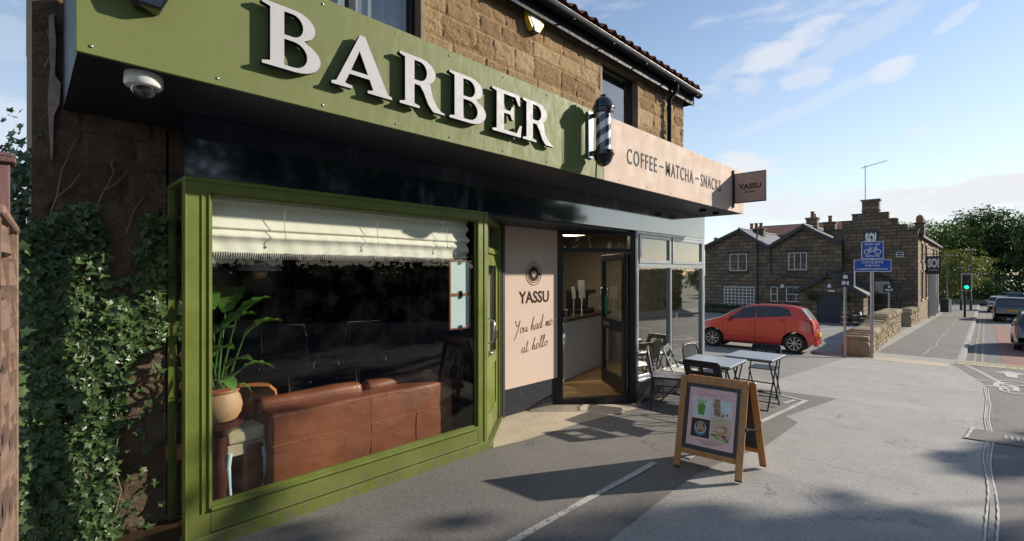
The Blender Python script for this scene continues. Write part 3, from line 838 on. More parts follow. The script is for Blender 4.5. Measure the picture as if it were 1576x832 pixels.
for i in range(32):
    a = 2*math.pi*i/32; hp.append((cx + .0034*16*math.sin(a)**3*.9, cz + .003*(13*math.cos(a)-5*math.cos(2*a)-2*math.cos(3*a)-math.cos(4*a)), .003))
b.add(hp, [tuple(reversed(range(32)))], 1, False, TP)
b.build('logo', [m_dkbrown, m_pink], wp)
# brush script, drawn as pen strokes
GL = {  # pen strokes per letter, unit box about 1 high
 'Y': ([[(0, .95), (.08, 1.02), (.14, .8), (.2, .62), (.32, .62), (.45, .85), (.52, 1.02)], [(.52, 1.02), (.4, .5), (.25, .0), (.1, -.35), (.02, -.4)]], .6),
 'o': ([[(.16, .42), (.04, .3), (.03, .12), (.12, .0), (.24, .06), (.3, .25), (.2, .42), (.14, .38), (.3, .34), (.42, .36)]], .38),
 'u': ([[(0, .38), (.02, .1), (.1, .0), (.22, .14), (.28, .4), (.27, .1), (.34, .02), (.44, .15)]], .42),
 'h': ([[(0, .1), (.14, .6), (.24, 1.02), (.2, .9), (.1, .3), (.06, .0), (.12, .22), (.22, .38), (.28, .3), (.27, .05), (.34, .0), (.44, .15)]], .42),
 'a': ([[(.28, .36), (.14, .42), (.03, .24), (.05, .03), (.16, .03), (.28, .3), (.29, .4), (.27, .1), (.34, .0), (.44, .15)]], .42),
 'd': ([[(.28, .36), (.14, .42), (.03, .24), (.05, .03), (.18, .03), (.3, .5), (.42, 1.08), (.36, .7), (.3, .1), (.36, .0), (.46, .12)]], .46),
 'm': ([[(0, .1), (.08, .4), (.06, .0), (.12, .25), (.2, .4), (.22, .0), (.28, .25), (.36, .4), (.38, .05), (.44, .0), (.52, .15)]], .5),
 'e': ([[(.02, .2), (.2, .26), (.24, .38), (.14, .44), (.04, .28), (.06, .04), (.18, .0), (.36, .16)]], .34),
 't': ([[(.1, .9), (.08, .3), (.08, .05), (.16, .0), (.3, .14)], [(-.05, .6), (.28, .68)]], .3),
 'l': ([[(0, .12), (.16, .6), (.22, .98), (.14, 1.0), (.08, .5), (.08, .06), (.16, .0), (.28, .15)]], .26),
 ' ': ([], .3)}
def smooth_pts(p, k=5):
    out = []
    for i in range(len(p)-1):
        p0, p1, p2, p3 = p[max(i-1, 0)], p[i], p[i+1], p[min(i+2, len(p)-1)]
        for s_ in range(k):
            t = s_/k
            out.append(tuple(.5*((2*p1[j])+(-p0[j]+p2[j])*t+(2*p0[j]-5*p1[j]+4*p2[j]-p3[j])*t*t+(-p0[j]+3*p1[j]-3*p2[j]+p3[j])*t**3) for j in (0, 1)))
    out.append(p[-1]); return out
def script(mb, words, x0, x1, z0, zh, T, w=.0042):
    tot = sum(GL[c][1] for c in words); k = (x1-x0)/tot; x = 0
    for c in words:
        for st in GL[c][0]:
            p = smooth_pts(st); n = len(p); v = []
            for i, q in enumerate(p):
                a = p[max(i-1, 0)]; e = p[min(i+1, n-1)]; d = Vector((e[0]-a[0], (e[1]-a[1])*1.0)); d = d.normalized() if d.length > 0 else Vector((1, 0))
                ww = w*(.55 + .6*abs(d.y))
                px_, pz_ = x0+(x+q[0]+q[1]*.10)*k, z0+q[1]*zh + (x*.018)
                v += [(px_-d.y*ww, pz_+d.x*ww, .001), (px_+d.y*ww, pz_-d.x*ww, .001)]
            mb.add(v, [(2*i, 2*i+1, 2*i+3, 2*i+2) for i in range(n-1)], 0, False, T)
        x += GL[c][1]
b = MB(); script(b, 'You had me', 4.15, 4.88, .955, .16, TP); script(b, 'at hello', 4.28, 4.78, .72, .15, TP)
b.build('script_lettering', plain('tan_script_print', (.24, .12, .06), .8, bump=0, spec=.1), wp)

# cafe entrance: splayed black frame and the open glazed door
TC = plane_T((4.975, YP), (5.905, YF)); LC = math.hypot(.93, .62)
b = MB(); b.box(-.02, .08, -.0, .09, -.1, 2.262, 0, TC); b.box(LC-.075, LC, 0, .09, -.1, 2.262, 0, TC); b.box(.08, LC-.075, .0, .09, 2.215, 2.262, 0, TC); b.box(.08, LC-.075, 0, .09, 1.985, 2.035, 0, TC)
b.box(.08, LC-.075, 0, .1, -.1, .012, 0, TC)
cf = b.build('door_frame', m_black, shop, .003)
MB().box(.08, LC-.075, .04, .046, 2.035, 2.215, 0, TC).build('pane', m_glass, cf)
TD = plane_T((5.86, 3.53), (6.40, 4.27)); LD = .90
b = MB(); b.box(0, .085, 0, .05, .02, 1.975, 0, TD); b.box(LD-.085, LD, 0, .05, .02, 1.975, 0, TD)
for za, zb in ((.02, .22), (.86, 1.02), (1.88, 1.975)): b.box(.085, LD-.085, 0, .05, za, zb, 0, TD)
cd = b.build('cafe_door', m_black, shop, .003)
b = MB(); b.box(.085, LD-.085, .02, .026, .22, .86, 0, TD); b.box(.085, LD-.085, .02, .026, 1.02, 1.88, 0, TD); b.build('pane', m_glass, cd)
b = MB()
for y in (-.03, .08): b.tube([TD @ Vector((LD-.04, .02, 1.16)), TD @ Vector((LD-.04, y, 1.18)), TD @ Vector((LD-.04, y, 1.46)), TD @ Vector((LD-.04, .02, 1.48))], .012, 8)
b.build('handle', m_chrome, cd)
b = MB(); b.box(LD-.36, LD-.12, -.008, 0, .91, .97, 0, TD); b.box(LD-.36, LD-.12, .05, .058, .91, .97, 0, TD); b.build('letter_plate', m_chrome, cd)
b = MB(); b.box(LD-.20, LD-.10, .0265, .0285, 1.08, 1.34, 0, TD); b.box(LD-.20, LD-.10, .0175, .0195, 1.08, 1.34, 0, TD); b.build('sticker', plain('green_sticker', (.01, .22, .16), .5), cd)
b = MB(); b.box(.12, .22, .0265, .028, 1.05, 1.17, 0, TD); b.box(.12, .22, .018, .0195, 1.05, 1.17, 0, TD); b.build('notice', plain('grey_notice', (.3, .32, .33), .5), cd)

# cafe window
b = MB(); b.box(5.905, 5.955, YF-.004, YF+.09, -.35, 2.288); b.box(5.905, 8.2, YF+.012, YF+.08, -.35, .2)
b.box(8.12, 8.2, YF+.07, YW, -.4, .25); cw = b.build('cafe_window', m_black, shop, .002)
b = MB()
b.box(5.957, 6.0, YF, YF+.07, .20, 2.286); b.box(8.11, 8.2, YF, YF+.069, -.35, 2.286); b.box(6.0, 8.11, YF, YF+.07, 2.245, 2.286)
b.box(6.0, 8.11, YF-.005, YF+.07, 1.775, 1.835); b.box(6.0, 8.11, YF, YF+.07, .2, .25); b.box(5.95, 8.2, YF-.03, YF, .185, .212)
b.box(6.94, 6.99, YF, YF+.07, .25, 1.775); b.box(6.94, 6.99, YF, YF+.07, 1.835, 2.245)
for a_, c_ in ((6.0, 6.94), (6.99, 8.11)): b.frame(a_+.004, c_-.004, 1.839, 2.241, .05, YF-.014, YF+.03)
b.box(8.13, 8.2, YF+.071, YW, 2.21, 2.286); b.box(8.13, 8.2, YF+.071, YW, .25, .3)
b.build('frame', m_alu, cw, .003)
for a_, c_ in ((6.0, 6.94), (6.99, 8.11)):
    MB().box(a_, c_, YF+.035, YF+.041, .25, 1.775).build('pane', m_glass_c, cw)
    MB().box(a_+.05, c_-.05, YF+.012, YF+.018, 1.885, 2.20).build('pane', m_glass_c, cw)
MB().box(8.16, 8.166, YF+.071, YW, .3, 2.21).build('pane', m_glass_c, cw)

# ------------------------------------------------------------------ signs on the shop
def soften(o, ang=40):
    o.data.polygons.foreach_set('use_smooth', [True]*len(o.data.polygons)); o.data.set_sharp_from_angle(angle=math.radians(ang)); return o
def arc(cx, cy, rx, ry, a0, a1, n=12):
    return [(cx+rx*math.cos(math.radians(a0+(a1-a0)*i/n)), cy+ry*math.sin(math.radians(a0+(a1-a0)*i/n))) for i in range(n+1)]
SERIF = {
 'B': [[(0,0),(0,.045),(.11,.075),(.11,.925),(0,.955),(0,1)] + arc(.44,.76,.31,.24,90,-62) + arc(.46,.268,.37,.268,62,-90),
       [(.30,.925)] + arc(.42,.74,.15,.185,90,-90) + [(.30,.555)], [(.30,.485)] + arc(.43,.275,.20,.21,90,-90) + [(.30,.065)]],
 'A': [[(0,0),(0,.045),(.07,.075),(.42,1.01),(.50,1.01),(.87,.075),(.94,.045),(.94,0),(.54,0),(.54,.045),(.63,.075),(.57,.255),(.26,.255),(.195,.075),(.30,.045),(.30,0)],
       [(.285,.33),(.545,.33),(.415,.72)]],
 'R': [[(0,0),(0,.045),(.11,.075),(.11,.925),(0,.955),(0,1)] + arc(.43,.75,.33,.25,90,-52) + [(.70,.29),(.80,.12),(.90,.045),(.97,.03),(.97,0),(.71,0),(.60,.12),(.50,.34),(.42,.455),(.30,.455),(.30,.075),(.41,.045),(.41,0)],
       [(.30,.925)] + arc(.41,.735,.16,.19,90,-90) + [(.30,.545)]],
 'E': [[(0,0),(0,.045),(.11,.075),(.11,.925),(0,.955),(0,1),(.73,1),(.75,.75),(.70,.75),(.62,.92),(.30,.92),(.30,.555),(.47,.555),(.52,.67),(.565,.67),(.565,.36),(.52,.36),(.47,.475),(.30,.475),(.30,.08),(.65,.08),(.74,.28),(.79,.28),(.76,0)]]}
m_lface = plain('off_white_letter_face', (.44, .44, .46), .6, var=.04, bump=.01)
m_lside = plain('black_letter_edge', (.012, .011, .014), .5, spec=.3)
m_screw = plain('screw_head', (.35, .35, .25), .3, .9)
sg = thing('barber_sign', 'long olive green fascia sign reading BARBER in raised white serif letters', 'sign', (2.2, YS, 2.67))
b = MB(); b.box(.16, 4.208, YS, YS+.02, 2.665, 3.34); b.build('panel', m_green2, sg, .002)
b = MB(); b.box(.165, 4.208, YS+.022, YW-.035, 2.668, 2.69); b.box(.165, 4.208, YS+.022, YW-.035, 3.31, 3.335); b.box(.165, .185, YS+.022, YW-.035, 2.69, 3.31)
b.build('sign_box', m_navyflat, sg)
for ch, xa, xb in (('B', .885, 1.20), ('A', 1.265, 1.668), ('R', 1.725, 2.092), ('B', 2.135, 2.487), ('E', 2.555, 2.885), ('R', 2.90, 3.295)):
    v, f = outline_geo(SERIF[ch], .018)
    v = fit(v, xa*1.011, xb*1.011, 2.827, 3.171)
    T = face_T((0, YS-.036, 0), (1, 0, 0), (0, 0, 1))
    b = MB(); b.add(v, f, 0, False, T)
    for i, fc in enumerate(b.f):
        p = [Vector(b.v[k]) for k in fc]; n_ = (p[1]-p[0]).cross(p[2]-p[0]).normalized()
        if abs(n_.y) > .9 and p[0].y < YS-.045: b.m[i] = 1
    for q in range(3):
        xx = xa + (xb-xa)*(.2+.08*q); b.box(xx, xx+.008, YS-.018, YS, 2.9+.05*q, 2.908+.05*q)
    b.build('letter', [m_lside, m_lface], sg, fix=False)
b = MB()
for x in (1.0, 1.55, 2.0, 2.45): b.box(x, x+.03, YS-.001, YS+.001, 2.9, 2.902)
scr = None
def screws(xs, zs, parent):
    for x in xs:
        for z in zs:
            bb = MB(); bb.lathe([(.008, 0), (.0075, .003), (.004, .005), (0, .006)], 10, 0, Matrix.Translation((x, YS, z)) @ Matrix.Rotation(math.radians(90), 4, 'X'))
            bb.build('screw', m_screw, parent)
screws([.21, .70, 1.25, 1.75, 2.20, 2.75, 3.3, 3.75], [2.70, 3.30], sg)
b = MB(); b.tube([(4.075, YS-.004, 2.9), (4.078, YS-.004, 2.78), (4.07, YS-.004, 2.668)], .005, 6); b.build('cable', m_black, sg)

cs = thing('cafe_sign', 'pink fascia sign reading COFFEE - MATCHA - SNACKS in thin grey capitals', 'sign', (6.2, YS, 2.67))
b = MB(); b.box(4.212, 8.25, YS, YS+.02, 2.665, 3.34); b.box(8.23, 8.25, YS+.022, YW-.035, 2.665, 3.34); b.build('panel', m_pink, cs, .002)
b = MB(); b.box(4.212, 8.228, YS+.022, YW-.035, 2.668, 2.69); b.box(4.212, 8.228, YS+.022, YW-.035, 3.31, 3.335); b.build('sign_box', m_navyflat, cs)
m_grey_ink = plain('grey_print', (.15, .14, .14), .9, bump=0, spec=.05)
b = MB(); T = face_T((0, YS-.003, 0), (1, 0, 0), (0, 0, 1))
for wd, xa, xb in (('COFFEE', 4.66, 5.335), ('-', 5.40, 5.50), ('MATCHA', 5.565, 6.345), ('-', 6.42, 6.52), ('SNACKS', 6.585, 7.285)):
    if wd == '-': b.box(xa, xb, YS-.004, YS-.001, 2.985, 3.003)
    else: put_text(b, wd, xa, xb, 2.905, 3.08, T, bold=.004, spacing=1.25)
b.build('lettering', m_grey_ink, cs)
b = MB(); ring(b, 4.30, 3.09, .022, .028, T); ring(b, 4.30, 3.02, .022, .028, T); b.build('emblem', m_grey_ink, cs)
screws([4.5, 5.1, 5.7, 6.3, 6.9, 7.5, 8.1], [2.70, 3.30], cs)
for x in (7.25, 7.75):
    b = MB(); b.lathe([(0, 0), (.05, .002), (.055, .02), (.05, .045), (0, .046)], 16, 0, Matrix.Translation((x, YS+.25, 2.622))); b.build('spotlight', m_black, cs)

ps = thing('projecting_sign', 'small square shade-darkened pink YASSU sign sticking out from the far end of the pink fascia', 'sign', (7.77, YS, 2.78))
m_pinkshade = plain('pink_panel_painted_shade', (.36, .245, .205), .5, var=.03, bump=0)  # the pink panel colour with shade painted into it
b = MB(); b.box(7.755, 7.785, 2.33, 2.775, 2.785, 3.235); b.build('panel', m_pinkshade, ps, .002)
b = MB(); b.frame(2.325, 2.78, 2.78, 3.24, .012, -.018, .018, 0, plane_T((7.77, 0), (7.77, 1))); b.box(7.755, 7.785, 2.782, YS-.001, 2.72, 3.30); b.build('bracket', m_black, ps)
b = MB(); T1 = face_T((7.752, 0, 0), (0, -1, 0), (0, 0, 1)); T2 = face_T((7.788, 0, 0), (0, 1, 0), (0, 0, 1))
put_text(b, 'YASSU', -2.71, -2.395, 2.985, 3.065, T1, bold=.02); put_text(b, 'coffee house', -2.63, -2.475, 2.93, 2.952, T1)
put_text(b, 'YASSU', 2.395, 2.71, 2.985, 3.065, T2, bold=.02); b.build('lettering', m_dkbrown, ps)

bp = thing('barber_pole', 'barber pole with black domed caps and silver diagonal stripes between the green and pink signs', 'barber pole', (3.95, 2.64, 2.72))
PXc, PYc = 3.955, 2.645
b = MB(); b.box(PXc-.04, PXc+.04, YS-.022, YS-.001, 2.84, 3.30); b.build('back_plate', m_chrome, bp, .003)
b = MB()
for z in (2.865, 3.235): b.box(PXc-.02, PXc+.02, PYc+.05, YS-.02, z, z+.04)
b.build('bracket', m_black, bp, .003)
b = MB(); nn, nr = 40, 44
v = [(PXc+.072*math.cos(2*math.pi*k/nn), PYc+.072*math.sin(2*math.pi*k/nn), 2.87+.40*j/nr) for j in range(nr+1) for k in range(nn)]
for j in range(nr):
    for k in range(nn):
        b.f.append((j*nn+k, j*nn+(k+1) % nn, (j+1)*nn+(k+1) % nn, (j+1)*nn+k)); b.s.append(True)
        b.m.append(int((k/nn*2 - j/nr*3.0 + 10)*2) % 2)
b.v = v
b.build('striped_cylinder', [plain('silver_stripe', (.60, .61, .64), .25, .2, bump=0), plain('black_stripe', (.015, .016, .03), .2, bump=0)], bp)
b = MB(); b.lathe([(.086, 2.865), (.086, 3.275)], 32, 0, Matrix.Translation((PXc, PYc, 0)))
for _ in range(2): b.f.pop(); b.m.pop(); b.s.pop()
b.build('glass_tube', glass_mat('pole_glass', (.95, .95, .95), 1.5), bp)
m_polecap = plain('gloss_black_cap', (.010, .010, .014), .12, coat=.5, bump=0)
b = MB(); TT = Matrix.Translation((PXc, PYc, 0))
b.lathe([(.088, 3.25), (.098, 3.255), (.098, 3.29), (.108, 3.295), (.108, 3.31), (.095, 3.335), (.085, 3.365), (.06, 3.395), (.03, 3.41), (.026, 3.425), (.03, 3.43), (0, 3.437)], 32, 0, TT)
soften(b.build('cap', m_polecap, bp))
b = MB(); b.lathe([(0, 2.735), (.03, 2.74), (.065, 2.765), (.085, 2.80), (.095, 2.835), (.108, 2.845), (.108, 2.86), (.098, 2.865), (.098, 2.885), (.088, 2.89)], 32, 0, TT)
soften(b.build('cap', m_polecap, bp))

# alarm box, lamp at the left, camera
al = thing('alarm_box', 'yellow topped white alarm box high on the sandstone wall', 'alarm', (4.31, YW-.03, 4.66))
b = MB(); b.prism([(4.15, 4.90), (4.47, 4.90), (4.45, 4.70), (4.38, 4.60), (4.24, 4.60), (4.17, 4.70)], YW-.10, YW-.03, 'y'); b.build('case', plain('alarm_yellow_case', (.80, .55, .05), .4, var=.05), al, .008)
b = MB(); b.prism([(4.19, 4.865), (4.39, 4.865), (4.385, 4.72), (4.345, 4.64), (4.265, 4.64), (4.205, 4.72)], YW-.106, YW-.1005, 'y'); b.build('cover', plain('alarm_white_cover', (.75, .72, .62), .4), al, .002)
b = MB(); b.prism([(4.255, 4.64), (4.375, 4.64), (4.36, 4.585), (4.27, 4.585)], YW-.112, YW-.02, 'y'); b.build('strobe', m_black, al, .003)
lb = thing('floodlight_box', 'black hexagonal box with white markings at the top left of the green sign', 'floodlight', (.42, YS, 3.0))
def hexp(cx, cz, w, hh): return [(cx-w, cz+hh), (cx+w, cz+hh), (cx+w*.98, cz+hh*.1), (cx+w*.45, cz-hh), (cx-w*.45, cz-hh), (cx-w*.98, cz+hh*.1)]
b = MB(); b.prism(hexp(.405, 3.035, .105, .115), YS-.085, YS-.001, 'y'); lbo = b.build('case', m_polecap, lb, .012, seg=2)
b = MB(); b.prism(hexp(.405, 3.045, .08, .08), YS-.092, YS-.0855, 'y'); b.build('cover', m_black, lb, .003)
b = MB(); T = face_T((0, YS-.0945, 0), (1, 0, 0), (0, 0, 1))
for k in range(5): b.add([(.345+k*.022, 3.05-.004*k, 0), (.360+k*.022, 3.052-.004*k, 0), (.358+k*.022, 3.085, 0), (.347+k*.022, 3.088, 0)], [(0, 1, 2, 3)], 0, False, T)
b.build('marking', m_lface, lb)
cc = thing('security_camera', 'white dome security camera under the green sign', 'camera', (.41, 2.93, 2.668))
b = MB(); b.lathe([(0, 2.665), (.075, 2.665), (.078, 2.65), (.078, 2.615), (.072, 2.605), (.052, 2.60)], 28, 0, Matrix.Translation((.412, 2.925, 0))); soften(b.build('base', plain('camera_white', (.62, .62, .60), .35, var=.04, dirt=.2), cc))
b = MB(); b.lathe([(.052, 2.602), (.05, 2.585), (.04, 2.567), (.022, 2.555), (0, 2.55)], 24, 0, Matrix.Translation((.412, 2.925, 0))); b.build('dome', plain('smoked_dome', (.02, .02, .022), .05, coat=1.0, bump=0), cc)

# ------------------------------------------------------------------ behind the barber window
m_cream = plain('cream_blind_cloth', (.82, .79, .66), .9, var=.04, scale=3, bump=.2, bscale=200)
bl = thing('roman_blind', 'cream roman blind with a dark bead fringe pulled up in the barber window', 'blind', (1.9, 3.55, 1.84))
def blind():
    nx = 150; prof = [(0, 2.19, 0), (.0, 2.10, 0), (.0, 2.06, .5), (.012, 2.025, 1), (.022, 2.00, .9), (.008, 1.985, .5), (.018, 1.965, 1), (.024, 1.945, 1), (.01, 1.925, .5), (.0, 1.90, .6), (.0, 1.86, .8), (.0, 1.835, .8)]
    prof = smooth_pts([(p[0], p[1]) for p in prof], 4)
    v = []; f = []; m_ = len(prof)
    for i in range(nx+1):
        x = .83 + (3.0-.83)*i/nx; u = i/nx
        sag = -.002*math.sin(u*9)
        for j, (d, z) in enumerate(prof):
            w = j/(m_-1)
            fold = .0012*math.sin(x*19+math.sin(z*30)*1.2)*w + .0015*math.sin(x*47+z*20)*w
            bunch = .04*max(0, u-.93)/.07*math.sin(z*60)
            v.append((x, 3.56 - d - fold - bunch*.5, z + sag*min(1, w*1.6)))
    for i in range(nx):
        for j in range(m_-1): a = i*m_+j; f.append((a, a+m_, a+m_+1, a+1))
    b = MB(); b.add(v, f, 0, True); return b
blind().build('cloth', m_cream, bl, fix=False)
b = MB(); b.box(.83, 3.0, 3.55, 3.60, 2.175, 2.205); b.build('head_rail', m_cream, bl)
b = MB()
for i in range(150):
    x = .835 + i*.01445; sag = -.002*math.sin(i/150*9)
    b.tube([(x, 3.56, 1.842+sag), (x+.001, 3.557, 1.828+sag), (x, 3.557, 1.795+sag)], [.0022, .0058, .0015], 5)
b.box(.83, 3.0, 3.562, 3.566, 1.80, 1.84, 1)
b.build('bead_fringe', [plain('bead_fringe_grey', (.30, .27, .24), .5), plain('dark_trim_tape', (.03, .02, .015), .8)], bl)
b = MB()
for x in (1.28, 2.0, 2.7): b.tube([(x, 3.49, 2.16), (x+.002, 3.487, 1.99), (x+.012, 3.49, 1.94)], .0022, 5); b.lathe([(0, -.012), (.009, 0), (0, .012)], 8, 0, Matrix.Translation((x+.012, 3.49, 1.935)))
b.build('cord', plain('pale_cord', (.5, .48, .42), .8), bl)

for k, (za, zb) in enumerate(((1.505, 1.815), (1.185, 1.495))):
    pl = thing('price_list', ('white price sheet in a brown frame, the upper of the pair inside the window' if k == 0 else 'white price sheet in a brown frame, the lower of the pair inside the window'), 'notice', (2.86, 3.5, za), 0, 'framed sheets in the barber window')
    b = MB(); b.box(2.745, 2.975, 3.495, 3.50, za, zb); b.build('sheet', plain('pale_blue_paper', (.55, .66, .66), .7, var=.04), pl)
    b = MB(); b.frame(2.735, 2.985, za-.006, zb+.006, .014, 3.488, 3.505); b.build('frame', wood_mat('rust_brown_frame', (.28, .10, .04)), pl)
    b = MB(); b.box(2.85, 2.88, 3.483, 3.488, zb-.03, zb+.02); b.box(2.85, 2.88, 3.483, 3.488, za-.02, za+.03); b.build('clip', m_chrome, pl)

def leather(name, c):
    t = NT(name); n = t.noise(3, 5, .6); vo = t.new('ShaderNodeTexVoronoi'); vo.inputs['Scale'].default_value = 90; t.l.new(t.coord(), vo.inputs['Vector'])
    t.col(t.mix(t.rng(n, .3, .7), sh(c, .75), sh(c, 1.2))); t.set(rough=.42, coat=.15)
    wr = t.noise(4.5, 3, .5, t.coord('Object', (1, 1, 1.6)), .4)
    p = t.bump(wr, .30, .04); t.bump(vo.outputs['Distance'], .15, .003, p); return t.mat
m_leather = leather('tan_leather', (.225, .074, .034))
so = thing('sofa', 'tan leather sofa with its seamed back against the barber window', 'sofa', (2.1, 4.2, .04))
def cushion(name, x0, x1, y0, y1, z0, z1, bev, par, mat=None, puff=.02):
    bm = bmesh.new(); bmesh.ops.create_cube(bm, size=1)
    for v in bm.verts: v.co = Vector((x0+(v.co.x+.5)*(x1-x0), y0+(v.co.y+.5)*(y1-y0), z0+(v.co.z+.5)*(z1-z0)))
    bmesh.ops.bevel(bm, geom=bm.edges[:], offset=bev, segments=4, affect='EDGES', profile=.5)
    bmesh.ops.subdivide_edges(bm, edges=[e for e in bm.edges if e.calc_length() > .12], cuts=7, use_grid_fill=True)
    c = Vector(((x0+x1)/2, (y0+y1)/2, (z0+z1)/2))
    for v in bm.verts:
        u = [(v.co[i]-c[i])/(((x1-x0), (y1-y0), (z1-z0))[i]/2) for i in range(3)]
        k = (1-min(1, abs(u[0]))**2)*(1-min(1, abs(u[2]))**2)
        v.co.y += (1 if u[1] > 0 else -1)*puff*k
        v.co += Vector((0, 1, .6))*.008*noise.noise(v.co*7) + Vector((0, 1, .6))*.004*noise.noise(v.co*19)
        if u[2] > .5: v.co.z += .012*noise.noise(Vector((v.co.x*3, 1, 5)))
    mb_ = MB(); mb_.add([tuple(v.co) for v in bm.verts], [tuple(v.index for v in f.verts) for f in bm.faces], 0, True); bm.free()
    return soften(mb_.build(name, mat or m_leather, par), 50)
cushion('backrest', 1.235, 2.88, 3.62, 3.84, .13, .69, .03, so, puff=.006)
cushion('cushion', 1.22, 2.07, 3.83, 3.98, .42, .755, .05, so, puff=.01); cushion('cushion', 2.10, 2.85, 3.83, 3.98, .42, .745, .05, so, puff=.01)
cushion('seat', 1.3, 2.9, 3.95, 4.6, .2, .46, .06, so); cushion('armrest', 1.08, 1.25, 3.72, 4.62, .13, .52, .06, so); cushion('armrest', 2.80, 2.95, 3.74, 4.62, .13, .54, .06, so)
b = MB()
for x in (2.02, 2.46): b.tube([(x, 3.6165, .16), (x+.004, 3.615, .4), (x, 3.6175, .66)], .0028, 6)
b.tube([(1.24, 3.6165, .46), (2.1, 3.613, .455), (2.87, 3.6165, .46)], .0028, 6); b.tube([(1.25, 3.624, .672), (2.1, 3.618, .674), (2.87, 3.624, .672)], .005, 6)
b.build('piping', leather('dark_leather_seam', (.30, .11, .05)), so)
b = MB()
for x in (1.25, 2.9):
    for y in (3.75, 4.5): b.tube([(x, y, .03), (x, y, .14)], [.02, .028], 10)
b.build('foot', m_black, so)

st = thing('plant_stand', 'dark turned wood stand under the potted plant in the window corner', 'stand', (.94, 3.74, .04))
b = MB(); b.lathe([(.13, .05), (.13, .08), (.05, .10), (.045, .2), (.06, .3), (.045, .4), (.05, .58), (.12, .64), (.15, .66), (.15, .69)], 24, 0, Matrix.Translation((.94, 3.745, 0))); soften(b.build('stand', wood_mat('dark_mahogany', (.06, .018, .012), .3), st))
pt = thing('potted_plant', 'leafy bird of paradise plant in a round tan clay pot', 'plant', (.95, 3.745, .69))
b = MB(); b.lathe([(.075, .692), (.11, .70), (.135, .74), (.145, .80), (.135, .86), (.12, .885), (.13, .895), (.125, .905), (.11, .90), (.105, .87), (0, .868)], 32, 0, Matrix.Translation((.94, 3.745, 0))); soften(b.build('pot', plain('tan_clay_pot', (.42, .25, .13), .6, var=.2, scale=8, dirt=.3), pt))
b = MB(); b.lathe([(.128, .893), (.132, .902), (.126, .908)], 32, 0, Matrix.Translation((.94, 3.745, 0))); b.build('rim', plain('red_clay_rim', (.38, .10, .05), .5), pt)
m_strel = leaf_mat('broad_leaf_green', (.07, .16, .03), (.16, .30, .06), .35, .3)
def big_leaf(base, tip, L, W, droop, par, yaw):
    base, tip = Vector(base), Vector(tip)
    b = MB(); mid = (base+tip)/2 + Vector((0, 0, .04))
    stem = [base.lerp(mid, t)*(1-t) + mid.lerp(tip, t)*t for t in (0, .25, .5, .75, 1)]
    b.tube(stem, [.009, .008, .007, .006, .005], 6); b.build('stem', m_strel, par)
    d = (tip-mid).normalized(); side = Vector((math.cos(yaw), math.sin(yaw), 0)); out = Vector((d.x, d.y, 0)) + side*.9
    out = out.normalized(); n = 12; v = []; f = []
    cur = tip.copy(); ang = math.atan2(d.z, .6)
    wd = out.cross(Vector((0, 0, 1))).normalized()
    for i in range(n+1):
        t = i/n; w = W*math.sin(math.pi*min(1, t*.93+.05))**.75*(1-.25*t)
        for s_, k in ((-1, 1), (-.5, .45), (0, 0), (.5, .45), (1, 1)):
            v.append(cur + wd*w*s_ + Vector((0, 0, k*w*.35 + .006*math.sin(i*2.1+s_*3))))
        a = ang - droop*t; cur = cur + (out*math.cos(a) + Vector((0, 0, math.sin(a))))*L/n
    for i in range(n):
        for k in range(4): f.append((i*5+k, i*5+k+1, (i+1)*5+k+1, (i+1)*5+k))
    b = MB(); b.add(v, f, 0, True); o = b.build('leaf', m_strel, par, fix=False)
    at = o.data.attributes.new('tone', 'FLOAT', 'POINT'); at.data.foreach_set('value', [R.random()*.4+.3*(k % 5 == 2) for k in range(len(v))])
for (tx, ty, tz, L, W, dr, yaw) in ((1.03, 3.70, 1.36, .30, .10, .9, 0.15), (1.08, 3.70, 1.24, .30, .085, 1.3, .0), (.93, 3.66, 1.30, .27, .10, 1.2, .4), (.90, 3.78, 1.44, .28, .09, .6, 1.5), (1.06, 3.70, 1.02, .23, .055, 1.4, -.1),
        (.86, 3.68, 1.12, .24, .09, 1.3, -.6), (1.0, 3.82, 1.42, .30, .10, .8, .9), (.96, 3.64, 1.06, .20, .075, 1.2, -.3), (1.05, 3.69, .93, .17, .035, 1.9, .1), (.90, 3.64, .98, .18, .07, 1.6, .2), (.84, 3.66, 1.24, .22, .09, 1.2, .3)):
    big_leaf((.94+R.uniform(-.04, .04), 3.745+R.uniform(-.04, .04), .87), (tx, ty, tz), L, W, dr, pt, yaw)

stl = thing('footstool', 'small cream upholstered stool with curved pale blue legs beside the sofa', 'stool', (1.12, 3.85, .04))
cushion('seat', .98, 1.24, 3.72, 3.96, .50, .60, .03, stl, plain('cream_upholstery', (.6, .5, .32), .8), puff=.0)
b = MB(); b.box(.985, 1.235, 3.725, 3.955, .42, .50)
b.build('apron', plain('cream_fringe', (.45, .38, .26), .8), stl, .006)
for x, y, s_ in ((1.22, 3.73, 1), (1.0, 3.73, -1), (1.22, 3.95, 1), (1.0, 3.95, -1)):
    b = MB(); b.tube([(x, y, .45), (x+.012*s_, y-.01, .36), (x+.0*s_, y, .22), (x-.01*s_, y, .12), (x+.02*s_, y-.012, .05)], [.022, .02, .013, .011, .016], 8); b.build('leg', plain('pale_blue_leg', (.42, .55, .58), .4), stl)
pf = thing('pouffe', 'round orange leather pouffe between the plant and the sofa', 'pouffe', (1.35, 4.9, .04))
b = MB(); b.lathe([(0, .70), (.16, .69), (.21, .64), (.22, .55), (.20, .46), (0, .44)], 24, 0, Matrix.Translation((1.45, 4.75, -.02))); b.lathe([(.15, .04), (.05, .08), (.05, .44)], 16, 0, Matrix.Translation((1.45, 4.75, 0)))
soften(b.build('pouffe', leather('orange_leather', (.45, .16, .05)), pf))
